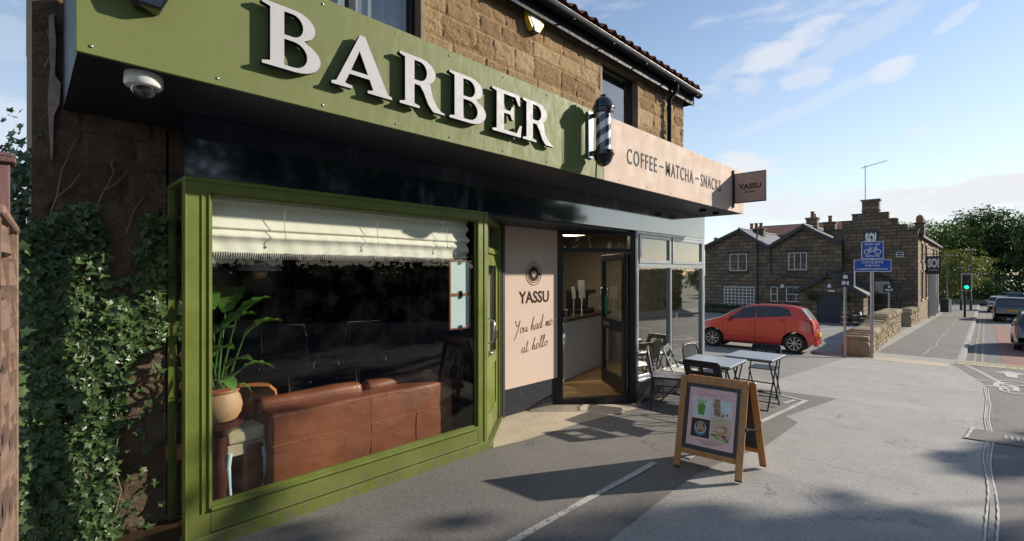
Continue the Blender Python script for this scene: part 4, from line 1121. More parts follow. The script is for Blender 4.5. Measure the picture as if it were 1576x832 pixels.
def barber_chair(x, y, rz, label):
    t = thing('barber_chair', label, 'barber chair', (x, y, .04), rz, 'barber chairs in the dark shop')
    W = lambda n, b_, m_, bev=0: b_.build(n, m_, t, bev, world=False)
    b = MB(); b.lathe([(.32, 0), (.32, .03), (.08, .07), (.05, .12), (.05, .38)], 24); W('base', b, m_chrome)
    b = MB(); b.box(-.27, .27, -.25, .28, .40, .54); soften(W('seat', b, m_blkleather, .04))
    b = MB(); b.beam((0, .27, .5), (0, .42, 1.05), .46, .1); soften(W('backrest', b, m_blkleather, .03))
    b = MB(); b.beam((0, .44, 1.08), (0, .47, 1.26), .26, .09); soften(W('headrest', b, m_blkleather, .03))
    b = MB(); b.tube([(-.24, .26, .5), (-.25, .36, .85), (-.22, .41, 1.05), (.22, .41, 1.05), (.25, .36, .85), (.24, .26, .5)], .016, 8); W('back_frame', b, m_chrome)
    for s_ in (-1, 1):
        b = MB(); b.tube([(s_*.30, .25, .5), (s_*.31, .2, .72), (s_*.31, -.2, .72), (s_*.30, -.24, .5)], .018, 8); W('armrest', b, m_chrome)
    b = MB(); b.tube([(-.15, -.25, .45), (-.15, -.55, .18), (.15, -.55, .18), (.15, -.25, .45)], .014, 8); b.box(-.18, .18, -.62, -.5, .16, .18); W('footrest', b, m_chrome)
m_blkleather = leather('black_leather', (.015, .014, .015))
barber_chair(2.35, 6.2, 2.6, 'black and chrome barber chair in the dark shop, the one nearer the plant')
barber_chair(3.15, 6.0, 2.9, 'black and chrome barber chair in the dark shop, nearer the price sheets')
ct = thing('styling_counter', 'long dark counter with brown edge against the rear wall of the barber shop', 'counter', (2, 9, .04))
b = MB(); b.box(.4, 3.85, 8.9, 9.3, .82, .87); b.build('worktop', wood_mat('brown_worktop', (.16, .07, .03), .3, 'x'), ct); b = MB(); b.box(.45, 3.8, 8.95, 9.3, .04, .82); b.build('cabinet', m_inwall, ct)
for i, x in enumerate((.95, 2.1, 3.2)):
    mi = thing('wall_mirror', ['tall mirror on the rear barber wall, leftmost', 'tall mirror on the rear barber wall, middle one', 'tall mirror on the rear barber wall, rightmost'][i], 'mirror', (x, 9.3, 1.0), 0, 'mirrors on the rear wall')
    b = MB(); b.box(x-.3, x+.3, 9.30, 9.31, 1.05, 2.1); b.build('glass', plain('mirror_glass', (.35, .36, .38), .05, 1.0, bump=0), mi)
    b = MB(); b.frame(x-.34, x+.34, 1.01, 2.14, .04, 9.29, 9.325); b.build('frame', m_black, mi)
for i, (x, y, z) in enumerate(((1.52, 4.75, 1.775), (3.2, 6.4, 1.80))):
    lp = thing('pendant_lamp', ['pale dome pendant lamp hanging nearer the barber window', 'pale dome pendant lamp hanging further back in the barber shop'][i], 'lamp', (x, y, z), 0, 'pendant lamps in the barber shop')
    b = MB(); b.lathe([(.19, z-.055), (.185, z-.03), (.15, z+.0), (.08, z+.03), (.03, z+.05)], 28, 0, Matrix.Translation((x, y, 0)))
    for _ in range(2): b.f.pop(); b.m.pop(); b.s.pop()
    b.build('shade', plain('pale_enamel_shade', (.6, .65, .7), .4), lp)
    b = MB(); b.lathe([(0, z-.13), (.05, z-.12), (.075, z-.08), (.05, z-.04), (.02, z)], 16, 0, Matrix.Translation((x, y, 0))); b.build('bulb', plain('amber_bulb_glass', (.5, .33, .12), .08, .4, coat=1), lp)
    b = MB(); b.tube([(x, y, z+.05), (x, y, 2.5)], .004, 6); b.build('cord', m_black, lp)

# ------------------------------------------------------------------ inside the cafe
cc_ = thing('cafe_counter', 'pale grey panelled cafe counter with dark worktop', 'counter', (5.3, 5.6, 0))
TK = plane_T((5.25, 4.56), (7.9, 5.16))
b = MB(); b.box(0, 2.7, 0, .5, 0, .93, 0, TK); 
b.build('counter_front', plain('pale_grey_panel', (.72, .72, .70), .6, var=.05), cc_)
b = MB(); b.box(-.03, 2.73, -.04, .54, .933, .975, 0, TK); b.build('worktop', wood_mat('dark_worktop', (.05, .03, .02), .3, 'x'), cc_)
cm = thing('coffee_machine', 'black and steel espresso machine on the cafe counter', 'coffee machine', (5.3, 5.5, 1.08))
b = MB(); b.box(1.75, 2.3, .12, .45, .977, 1.06, 0, TK); b.box(1.75, 2.3, .25, .45, 1.06, 1.32, 0, TK); b.box(1.75, 2.3, .1, .45, 1.32, 1.4, 0, TK); b.build('body', m_black, cm, .01)
b = MB(); b.lathe([(.03, 0), (.035, .05), (.02, .09)], 12, 0, TK @ Matrix.Translation((1.88, .16, 1.23))); b.build('spout', m_chrome, cm); b = MB(); b.lathe([(.03, 0), (.035, .05), (.02, .09)], 12, 0, TK @ Matrix.Translation((2.12, .16, 1.23))); b.build('spout', m_chrome, cm)
for i, (u, w, h_, lab) in enumerate(((1.32, .26, .30, 'white menu sheet standing on the cafe counter, the larger one'), (1.05, .14, .2, 'small cream leaflet holder standing on the cafe counter'))):
    b = MB(); b.add([(u, -.0, 1.28), (u+w, -.0, 1.28), (u+w, .02, 1.28+h_), (u, .02, 1.28+h_), (u, .004, 1.28), (u+w, .004, 1.28), (u+w, .024, 1.28+h_), (u, .024, 1.28+h_)], [(0,1,2,3),(7,6,5,4),(0,4,5,1),(1,5,6,2),(2,6,7,3),(3,7,4,0)], 0, False, TK)
    b.box(u+w/2-.004, u+w/2+.004, .0, .02, .976, 1.28, 0, TK)
    tag(b.build('menu_sheet', plain('paper_white', (.72, .70, .64), .7)), lab, 'menu', 'papers on the cafe counter')
TR_ = MB()
for k in range(4):
    b = MB(); b.lathe([(.035, 0), (.045, .10), (.045, .11), (0, .11)], 16, 0, TK @ Matrix.Translation((.95+.12*k, .2, .977)))
    tag(b.build('cup_stack', [plain('paper_cup', (.30, .24, .18), .6), m_black][k % 2]), 'stack of cups on the cafe counter beside the menu sheet', 'cup', 'cup stacks on the cafe counter')
sh_ = thing('wall_shelf', 'dark wooden shelf of jars on the back wall of the cafe', 'shelf', (5.5, 7.9, 1.8))
b = MB(); b.box(4.4, 7.8, 7.7, 7.99, 1.95, 1.99); b.box(4.4, 7.8, 7.7, 7.99, 1.55, 1.59); b.build('board', wood_mat('shelf_wood', (.10, .055, .03), .5, 'x'), sh_)
b = MB(); b.box(4.4, 7.8, 7.97, 7.995, .1, 2.3); b.build('back_panel', m_inwall, sh_)
jm = [plain('jar_%d' % i, c, .3) for i, c in enumerate(((.3, .2, .1), (.05, .05, .05), (.4, .38, .33)))]
for i in range(12):
    x = 4.6+.25*i; b = MB(); b.lathe([(.05, 0), (.055, .02), (.055, .15), (.035, .18), (.035, .21), (0, .21)], 14, 0, Matrix.Translation((x, 7.84, 1.99 if i % 2 else 1.59)))
    tag(b.build('jar', jm[i % 3]), 'jar on the shelf along the back wall of the cafe', 'jar', 'jars on the cafe shelf')
clp = thing('ceiling_light', 'square lit ceiling panel light just inside the cafe door', 'light', (6.2, 4.9, 2.4))
b = MB(); b.box(5.95, 6.85, 4.6, 5.3, 2.36, 2.44); b.build('housing', m_lface, clp)
b = MB(); b.box(5.98, 6.82, 4.63, 5.27, 2.353, 2.359); b.build('diffuser', emit_mat('lit_diffuser', (1, .86, .62), 9.0), clp)
# things just inside the cafe window
bs = thing('reflection_chair', 'tall orange wooden bar chair added inside the cafe window for a reflection', 'chair', (7.15, 4.05, 0))  # chair added indoors in place of one reflected in the glass
mw = wood_mat('orange_beech', (.50, .24, .06))
b = MB(); b.lathe([(.17, .76), (.18, .78), (.17, .80)], 20, 0, Matrix.Translation((7.15, 4.05, 0))); b.build('seat', mw, bs)
b = MB()
for k in range(5): b.tube([(7.02+.065*k, 4.19, .80), (7.0+.075*k, 4.25, 1.22)], .010, 6)
b.tube([(6.98, 4.24, 1.22), (7.15, 4.28, 1.27), (7.32, 4.24, 1.22)], .018, 8); b.build('backrest', mw, bs)
for sx in (-1, 1):
    for sy in (-1, 1): b = MB(); b.tube([(7.15+sx*.20, 4.05+sy*.20, 0), (7.15+sx*.12, 4.05+sy*.12, .77)], .014, 8); b.build('leg', mw, bs)
fpl = thing('flowering_plant', 'potted plant with red and white flowers on a tall stand inside the cafe window', 'plant', (7.62, 3.72, 0))
b = MB(); b.lathe([(.12, 0), (.12, .02), (.02, .04), (.02, .88), (.11, .9), (.11, .92)], 16, 0, Matrix.Translation((7.62, 3.72, 0))); b.build('stand', m_black, fpl)
b = MB(); b.lathe([(.06, .92), (.08, 1.06), (.075, 1.06), (.07, 1.03), (0, 1.03)], 18, 0, Matrix.Translation((7.62, 3.72, 0))); b.build('pot', m_cream, fpl)
# ------------------------------------------------------------------ tables and chairs on the pavement
m_steel = plain('charcoal_steel', (.03, .032, .036), .4, .5)
m_tabletop = plain('pale_grey_tabletop', (.28, .31, .35), .35, var=.04, dirt=.1)
m_cordg = plain('grey_woven_cord', (.26, .26, .27), .8, var=.1)
m_blkpl = plain('black_plastic', (.012, .013, .017), .35)
def bistro_table(x, y, rz, label):
    t = thing('bistro_table', label, 'table', (x, y, gz(x)+.004), rz, 'folding tables outside the cafe')
    B = lambda n, b_, m_, bev=0: b_.build(n, m_, t, bev, world=False)
    b = MB(); b.box(-.33, .33, -.31, .31, .705, .725); B('tabletop', b, m_tabletop, .005)
    b = MB(); b.frame(-.325, .325, -.305, .305, .02, .685, .703); b.f = b.f; 
    b = MB(); b.box(-.32, .32, -.30, -.28, .685, .703); b.box(-.32, .32, .28, .30, .685, .703); b.box(-.32, -.30, -.28, .28, .685, .703); b.box(.30, .32, -.28, .28, .685, .703); B('rim', b, m_steel)
    for s_ in (-1, 1):
        b = MB(); yy = s_*.25
        b.tube([(-.26, yy, .69), (.24, yy, .01)], .011, 8); B('leg', b, m_steel)
        b = MB(); b.tube([(.26, yy-.025*s_, .69), (-.24, yy-.025*s_, .01)], .011, 8); B('leg', b, m_steel)
    for pa, pb in (((.24, -.25, .02), (.24, .25, .02)), ((-.24, -.225, .02), (-.24, .225, .02)), ((0, -.25, .35), (0, .25, .35)), ((.12, -.25, .18), (.12, .25, .18))): b = MB(); b.tube([pa, pb], .009, 8); B('crossbar', b, m_steel)
    return t
bistro_table(6.02, 2.42, .05, 'square pale grey folding table nearer the A-board')
bistro_table(7.30, 2.33, .02, 'square pale grey folding table further from the A-board, towards the car')
def folding_chair(x, y, rz, label):
    """faces local -y; back at +y"""
    t = thing('folding_chair', label, 'chair', (x, y, gz(x)+.004), rz, 'folding chairs outside the cafe')
    B = lambda n, b_, m_, bev=0: b_.build(n, m_, t, bev, world=False)
    for s_ in (-1, 1):
        b = MB(); b.tube([(s_*.205, -.22, .0), (s_*.205, .02, .45), (s_*.205, .17, .76), (s_*.19, .185, .785)], .010, 8); B('frame_tube', b, m_steel)
        b = MB(); b.tube([(s_*.185, .24, .0), (s_*.185, -.16, .46)], .010, 8); B('frame_tube', b, m_steel)
    for pa, pb in (((-.185, .22, .025), (.185, .22, .025)), ((-.205, -.20, .04), (.205, -.20, .04)), ((-.19, .185, .785), (.19, .185, .785))): b = MB(); b.tube([pa, pb], .009, 8); B('crossbar', b, m_steel)
    b = MB()
    # back panel with two hand slots
    def bk(u0, u1, w0, w1):
        pts = []
        for u in (u0, u1):
            for w in (w0, w1):
                yb = .085 + .105*w; zb = .58 + .2*w
                for d in (0, .014): pts.append((u, yb + .012*math.cos(u*7)-.012 + d, zb - d*.4))
        b.add(pts, [(0,1,3,2),(4,6,7,5),(0,4,5,1),(2,3,7,6),(0,2,6,4),(1,5,7,3)])
    bk(-.2, .2, 0, .42); bk(-.2, .2, .68, 1); bk(-.2, -.13, .42, .68); bk(.13, .2, .42, .68); bk(-.02, .02, .42, .68)
    B('backrest', b, m_blkpl, .004)
    b = MB()
    for k in range(7): b.box(-.185, .185, -.19+k*.058, -.145+k*.058, .448, .462)
    b.box(-.19, -.175, -.2, .22, .438, .448); b.box(.175, .19, -.2, .22, .438, .448)
    B('seat', b, m_blkpl, .003)
    return t
folding_chair(5.52, 2.28, math.radians(90), 'black slotted folding chair on the A-board side of the nearer table')
folding_chair(8.25, 2.50, math.radians(-84), 'black slotted folding chair at the far end of the further table')
def woven_chair(x, y, rz, label):
    t = thing('woven_chair', label, 'chair', (x, y, gz(x)+.004), rz, 'woven cord chairs outside the cafe')
    B = lambda n, b_, m_, bev=0: b_.build(n, m_, t, bev, world=False)
    legs = [(-.20, -.20), (.20, -.20), (-.19, .19), (.19, .19)]
    for lx, ly in legs:
        b = MB(); b.tube([(lx*1.1, ly*1.15, 0), (lx, ly, .44)], .012, 8); B('leg', b, m_steel)
    # back hoop
    pts = [(-.20, .19, .42), (-.225, .215, .55), (-.225, .24, .70), (-.20, .255, .775), (-.12, .268, .80), (0, .275, .803), (.12, .268, .80), (.20, .255, .775), (.225, .24, .70), (.225, .215, .55), (.20, .19, .42)]
    b = MB(); b.tube(pts, .013, 8); b.tube([(-.21, .2, .50), (0, .235, .50), (.21, .2, .50)], .009, 8); B('back_frame', b, m_steel)
    b = MB()
    for k in range(15):
        u = -.195+.39*k/14; top = .797-.06*max(0, abs(u)-.12)/.09
        b.tube([(u, .232-.3*u*u, .50), (u, .262-.2*u*u, .66), (u, .272-.2*u*u, top)], .0062, 5)
    B('backrest', b, m_cordg)
    b = MB(); b.tube([(-.21, -.21, .44), (.21, -.21, .44), (.20, .20, .44), (-.20, .20, .44), (-.21, -.21, .44)], .012, 8)
    b.tube([(-.2, -.2, .25), (-.19, .19, .25)], .008, 6); b.tube([(.2, -.2, .25), (.19, .19, .25)], .008, 6); B('seat_frame', b, m_steel)
    b = MB()
    for k in range(22):
        u = -.2+.4*k/21; b.tube([(u, -.21, .447), (u, 0, .441), (u, .2, .447)], .0075, 5)
    for k in range(18):
        u = -.19+.38*k/17; b.tube([(-.2, u, .451), (0, u, .445), (.2, u, .451)], .005, 5)
    B('seat', b, plain('pale_grey_weave', (.36, .36, .35), .8)); return t
woven_chair(6.05, 3.02, math.radians(25), 'grey woven chair with its back towards the barber door, leftmost of the outdoor seats')
woven_chair(7.05, 2.93, math.radians(-3), 'grey woven chair with rounded back standing between the two tables')
def metal_chair(x, y, rz, label):
    t = thing('metal_chair', label, 'chair', (x, y, gz(x)+.004), rz)
    B = lambda n, b_, m_, bev=0: b_.build(n, m_, t, bev, world=False)
    m_g = plain('grey_green_metal', (.16, .18, .17), .4, .4)
    for s_ in (-1, 1):
        b = MB(); b.tube([(s_*.20, -.2, .0), (s_*.2, .04, .44), (s_*.19, .2, .80)], .012, 8); B('frame_tube', b, m_g)
        b = MB(); b.tube([(s_*.18, .24, .0), (s_*.18, -.16, .45)], .012, 8); B('frame_tube', b, m_g)
    b = MB(); b.box(-.19, .19, .17, .185, .70, .80); b.box(-.19, .19, .13, .145, .60, .64); B('backrest', b, m_g, .004)
    b = MB(); b.box(-.19, .19, -.2, .2, .445, .462); B('seat', b, plain('pale_seat', (.45, .42, .36), .5), .006)
metal_chair(6.60, 3.13, math.radians(15), 'grey green metal folding chair with a pale seat by the cafe window')

# ------------------------------------------------------------------ A-board
ab = thing('a_board', 'wooden A-board with a pink food poster standing on the pavement', 'sandwich board', (4.3, 1.68, 0))
m_oak = wood_mat('varnished_pine', (.42, .18, .042), .38, 'z', 1.0, .3, .3)
W_ = .56
TBf = Matrix.Identity(4)
def board_T(xb, yb, xt, yaw, side):
    """local u across (towards -y), w up the slope, d outwards"""
    up = Vector((xt-xb, 0, .78)).normalized(); r = Vector((.09, -1, 0)).normalized()
    n = r.cross(up); M_ = Matrix.Identity(4)
    for i in range(3): M_[i][0] = r[i]; M_[i][1] = up[i]; M_[i][2] = n[i]*side; M_[i][3] = (xb, yb, -.005)[i]
    return M_
TBf = board_T(4.05, 1.965, 4.215, 0, 1); LBd = math.hypot(.165, .78)
gzb = -.005
b = MB()
def lb_(b, u0, u1, w0, w1, d0, d1, T, mat=0): b.box(u0, u1, w0, w1, d0, d1, mat, T)
lb_(b, 0, .055, .012, LBd, 0, .028, TBf); lb_(b, W_-.055, W_, .012, LBd, 0, .028, TBf); lb_(b, .055, W_-.055, LBd-.06, LBd, 0, .028, TBf); lb_(b, .055, W_-.055, .13, .175, 0, .028, TBf)
b.build('front_frame', m_oak, ab, .004)
TBr = board_T(4.52, 1.925, 4.245, 0, -1); LBr = math.hypot(.275, .78)
b = MB(); lb_(b, 0, .055, .012, LBr, 0, .026, TBr); lb_(b, W_-.055, W_, .012, LBr, 0, .026, TBr); lb_(b, .055, W_-.055, LBr-.06, LBr, 0, .026, TBr); lb_(b, .055, W_-.055, .13, .175, 0, .026, TBr)
b.build('rear_frame', m_oak, ab, .004)
b = MB(); lb_(b, .056, W_-.056, .176, LBr-.061, .008, .014, TBr); b.build('rear_panel', m_black, ab)
b = MB(); lb_(b, .056, W_-.056, .176, LBd-.061, .006, .016, TBf); bpn = b.build('front_panel', plain('slate_blackboard', (.012, .014, .028), .35), ab)
for u in (.0275, W_-.0275):
    b = MB(); lb_(b, u-.026, u+.026, 0, .012, 0, .026, TBf); b.build('foot', m_blkpl, ab); b = MB(); lb_(b, u-.026, u+.026, 0, .012, 0, .026, TBr); b.build('foot', m_blkpl, ab)
b = MB(); p0 = TBf @ Vector((W_+.004, .42, .012)); p1 = TBr @ Vector((W_+.004, .45, .012)); mid = (p0+p1)/2 + Vector((0, 0, .0)); b.tube([p0, p0.lerp(p1, .5)+Vector((0, -.008, -.03)), p1], .005, 6); b.box(p0.x-.012, p0.x+.02, p0.y-.01, p0.y+.004, p0.z-.012, p0.z+.012); b.build('stay', plain('dull_black_stay', (.02, .02, .02), .95), ab)
# poster
pu0, pu1, pw0, pw1 = .088, W_-.084, .212, LBd-.092
TPo = TBf @ Matrix.Translation((0, 0, .0175))
def pcol(n, c): return plain('poster_'+n, c, .6, var=.12, scale=30, bump=0)
pm = [pcol('pink', (.78, .50, .48)), pcol('white', (.72, .70, .68)), pcol('green', (.13, .27, .05)), pcol('pale_green', (.38, .52, .25)), pcol('brown', (.24, .10, .045)), pcol('cream', (.62, .50, .36)),
      pcol('blue', (.07, .20, .33)), pcol('dark', (.03, .022, .02)), pcol('orange', (.65, .30, .14)), pcol('red', (.42, .06, .06)), pcol('tan', (.42, .27, .14)), pcol('ink', (.40, .19, .18)), pcol('sky', (.66, .70, .70))]
b = MB(); PT = TPo
def rect(x0, x1, y0, y1, m_, d): b.add([(x0, y0, d), (x1, y0, d), (x1, y1, d), (x0, y1, d)], [(0, 1, 2, 3)], m_, False, PT)
rect(pu0, pu1, pw0, pw1, 0, 0)
cxm = (pu0+pu1)/2; w_ = pu1-pu0; h_ = pw1-pw0
put_text(b, 'Y A S S U', cxm-.075, cxm+.085, pw1-.062, pw1-.038, PT @ Matrix.Translation((0, 0, .0006)), 11, 0)
for k in range(3): rect(cxm-.10+.02*k, cxm+.10-.02*k, pw0+.05-k*.012, pw0+.055-k*.012, 11, .0006)
ax, bx, cx_, dx = pu0+.034, cxm-.004, cxm+.008, pu1-.028
ym = pw0+h_*.46
# drink photo
rect(ax, bx, ym+.012, pw1-.085, 12, .0006)
def blob(cx, cy, rx, ry, m_, d, n=18, j=0.0): b.add([(cx+rx*math.cos(2*math.pi*i/n)*(1+j*math.sin(i*5.3)), cy+ry*math.sin(2*math.pi*i/n)*(1+j*math.cos(i*3.7)), d) for i in range(n)], [tuple(range(n))], m_, False, PT)
mx_ = (ax+bx)/2; gy0 = ym+.035
b.add([(mx_-.028, gy0, .0012), (mx_+.022, gy0, .0012), (mx_+.036, gy0+.13, .0012), (mx_-.042, gy0+.13, .0012)], [(0, 1, 2, 3)], 3, False, PT)
b.add([(mx_-.026, gy0+.004, .0017), (mx_+.02, gy0+.004, .0017), (mx_+.031, gy0+.095, .0017), (mx_-.037, gy0+.095, .0017)], [(0, 1, 2, 3)], 2, False, PT)
for k in range(5): blob(mx_-.02+.011*k, gy0+.10+.008*(k % 2), .012, .012, (3, 1, 2)[k % 3], .002, j=.15)
b.add([(mx_+.008, gy0+.1, .0022), (mx_+.013, gy0+.1, .0022), (mx_+.034, gy0+.17, .0022), (mx_+.029, gy0+.17, .0022)], [(0, 1, 2, 3)], 1, False, PT)
# stacked biscuits photo
rect(cx_, dx, ym+.04, pw1-.085, 12, .0006)
rr = random.Random(5)
for k in range(9):
    ww = .022+.010*rr.random(); xx = cx_+.035+.006*rr.uniform(-1, 1); yy = ym+.052+k*.0155
    rect(xx-ww, xx+ww, yy, yy+.011, 4, .0012+k*.00002); rect(xx-ww*.9, xx+ww*.9, yy+.0105, yy+.0155, 5, .0012)
for k in range(14): blob(cx_+.02+.10*rr.random(), ym+.052+.016*rr.random(), .012, .009, (4, 10, 5)[k % 3], .0017+k*.00003, j=.2)
# latte photo
rect(ax, bx, pw0+.075, ym+.004, 7, .0006)
my_ = (pw0+.075+ym+.004)/2
blob(mx_, my_-.006, .052, .060, 6, .0012); blob(mx_, my_+.006, .046, .052, 1, .0016); blob(mx_, my_+.008, .041, .047, 4, .002)
for k, (rx, yy) in enumerate(((.032, -.016), (.026, .0), (.018, .016), (.01, .03))): blob(mx_, my_+.006+yy, rx, .011, 5, .0024+k*.0001); blob(mx_, my_+.002+yy, rx*.7, .005, 4, .0028+k*.0001)
# sandwich photo
rect(cx_, dx, pw0+.065, ym+.034, 5, .0006)
for k in range(10): blob(cx_+.018+.115*rr.random(), pw0+.085+.04*rr.random(), .017, .014, (2, 3, 2, 9)[k % 4], .0012+k*.00003, j=.25)
rect(cx_+.004, dx-.004, pw0+.118, pw0+.128, 9, .0018); rect(cx_+.002, dx-.003, pw0+.126, pw0+.133, 1, .0019)
mxx = (cx_+dx)/2; blob(mxx, pw0+.158, .058, .034, 8, .0022, j=.04); blob(mxx-.01, pw0+.166, .038, .016, 5, .0026, j=.1); blob(mxx+.02, pw0+.185, .03, .012, 9, .0021, j=.2)
b.build('poster', pm, bpn, fix=False)

# ------------------------------------------------------------------ foliage tools
def leaf_cloud(name, P, N, size, mats, parent, tone, shape='leaf', seed=1, matidx=None):
    """one mesh of many small folded leaves at points P, facing N (numpy arrays)"""
    rg = np.random.default_rng(seed); n = len(P)
    N = N/np.linalg.norm(N, axis=1, keepdims=True)
    a = rg.normal(size=(n, 3)); U = np.cross(N, a); U /= np.linalg.norm(U, axis=1, keepdims=True); V = np.cross(N, U)
    if shape == 'ivy':
        out = np.array([(0,-.12),(.42,-.22),(.34,.08),(.60,.30),(.22,.42),(0,1.0),(-.22,.42),(-.60,.30),(-.34,.08),(-.42,-.22)])
        c = np.array([[0, .12]]); pts = np.vstack([c, out]); k = len(pts)
        z = np.abs(pts[:, 0])*.25 - .12*pts[:, 1]**2; tri = np.array([(0, i, i % 10 + 1) for i in range(1, 11)])
    else:
        pts = np.array([(0, -.5), (.30, -.05), (0, .5), (-.30, -.05)]); k = 4; z = np.array([0, .12, -.05, .12]); tri = np.array([(0, 1, 2), (0, 2, 3)])
    s_ = size*(.45+1.0*rg.random(n)**1.3)
    vv = P[:, None, :] + s_[:, None, None]*(U[:, None, :]*pts[None, :, 0, None] + V[:, None, :]*pts[None, :, 1, None] + N[:, None, :]*z[None, :, None])
    verts = vv.reshape(-1, 3); faces = (tri[None] + (np.arange(n)*k)[:, None, None]).reshape(-1, 3)
    tn = np.repeat(tone, k)
    return link_arrays(name, verts, faces, mats, parent, tn)

def crown_points(blobs, n, rg, shell=.55):
    """points inside blobs (cx,cy,cz,rx,ry,rz), denser near their surfaces, in small clumps"""
    B_ = np.array(blobs); vol = B_[:, 3]*B_[:, 4]*B_[:, 5]; pr = vol**.75; pr /= pr.sum()
    nc = max(20, n//28); idx = rg.choice(len(B_), nc, p=pr)
    d = rg.normal(size=(nc, 3)); d /= np.linalg.norm(d, axis=1, keepdims=True)
    r_ = shell + (1.22-shell)*rg.random(nc)**.9
    C = B_[idx, :3] + d*B_[idx, 3:]*r_[:, None]; tc = rg.random(nc)
    ii = rg.integers(0, nc, n); cs_ = B_[idx[ii], 3:].mean(1)*.15
    P = C[ii] + rg.normal(size=(n, 3))*cs_[:, None]*np.array([1, 1, .7]); N = d[ii] + rg.normal(size=(n, 3))*.6 + np.array([0, 0, .35])
    return P, N, np.clip(tc[ii]*.8 + rg.random(n)*.3, 0, 1)

m_bark = plain('tree_bark', (.10, .075, .05), .95, var=.3, scale=4, bump=.6, bscale=18)
def tree(label, x, y, h_, cr, trunk_h, leafm, n, size, seed, blobs=None, name='tree', squash=.8, group=None, z=None, tr=None):
    rg = np.random.default_rng(seed); rp = random.Random(seed); z0 = gz(x)-.14 if z is None else z
    t = thing(name, label, 'tree', (x, y, z0), 0, group)
    if blobs is None:
        blobs = []; ch = h_-trunk_h
        for k in range(9):
            a = rp.random()*6.28; q = rp.random(); rr_ = cr*(.35+.35*rp.random())
            blobs.append((x+math.cos(a)*cr*.6*math.sqrt(rp.random()), y+math.sin(a)*cr*.6*math.sqrt(rp.random()), z0+trunk_h+ch*(.25+.55*q), rr_, rr_, rr_*squash))
        blobs.append((x, y, z0+h_-cr*.45, cr*.55, cr*.55, cr*.45)); blobs.append((x, y, z0+trunk_h+ch*.45, cr*.75, cr*.75, ch*.4))
    P, N, T_ = crown_points(blobs, n, rg)
    leaf_cloud('crown', P, N, size, leafm, t, T_, seed=seed)
    r0 = tr or .03*h_; b = MB()
    b.tube([(x, y, z0-.1), (x+.02*h_*.2, y, z0+trunk_h*.5), (x, y+.05, z0+trunk_h), (x+.1, y, z0+trunk_h+(h_-trunk_h)*.6)], [r0*1.35, r0, r0*.85, r0*.25], 10)
    for bl_ in blobs[:7]:
        m0 = Vector((x, y, z0+trunk_h*rp.uniform(.8, 1.15))); m1 = Vector(bl_[:3]); b.tube([m0, m0.lerp(m1, .5)+Vector((0, 0, .1*h_*rp.uniform(-.3, .6))), m1], [r0*.5, r0*.32, r0*.1], 6)
    b.build('trunk', m_bark, t, fix=False); return t
m_leafA = leaf_mat('deep_green_foliage', (.022, .045, .012), (.055, .095, .024))
m_leafB = leaf_mat('mid_green_foliage', (.045, .085, .018), (.11, .16, .035))
m_leafY = leaf_mat('yellow_green_foliage', (.065, .09, .02), (.17, .18, .04))
m_leafH = leaf_mat('hedge_foliage', (.02, .04, .012), (.05, .085, .02))

rgf = np.random.default_rng(3); Pf = np.array([7.62, 3.72, 1.22]) + rgf.normal(size=(420, 3))*np.array([.10, .07, .10]); leaf_cloud('foliage', Pf, rgf.normal(size=(420, 3)), .055, m_leafB, fpl, rgf.random(420))
Pf = np.array([7.62, 3.70, 1.27]) + rgf.normal(size=(60, 3))*np.array([.11, .07, .10]); leaf_cloud('flowers', Pf, rgf.normal(size=(60, 3)), .05, plain('red_petal', (.5, .03, .03), .6), fpl, rgf.random(60))
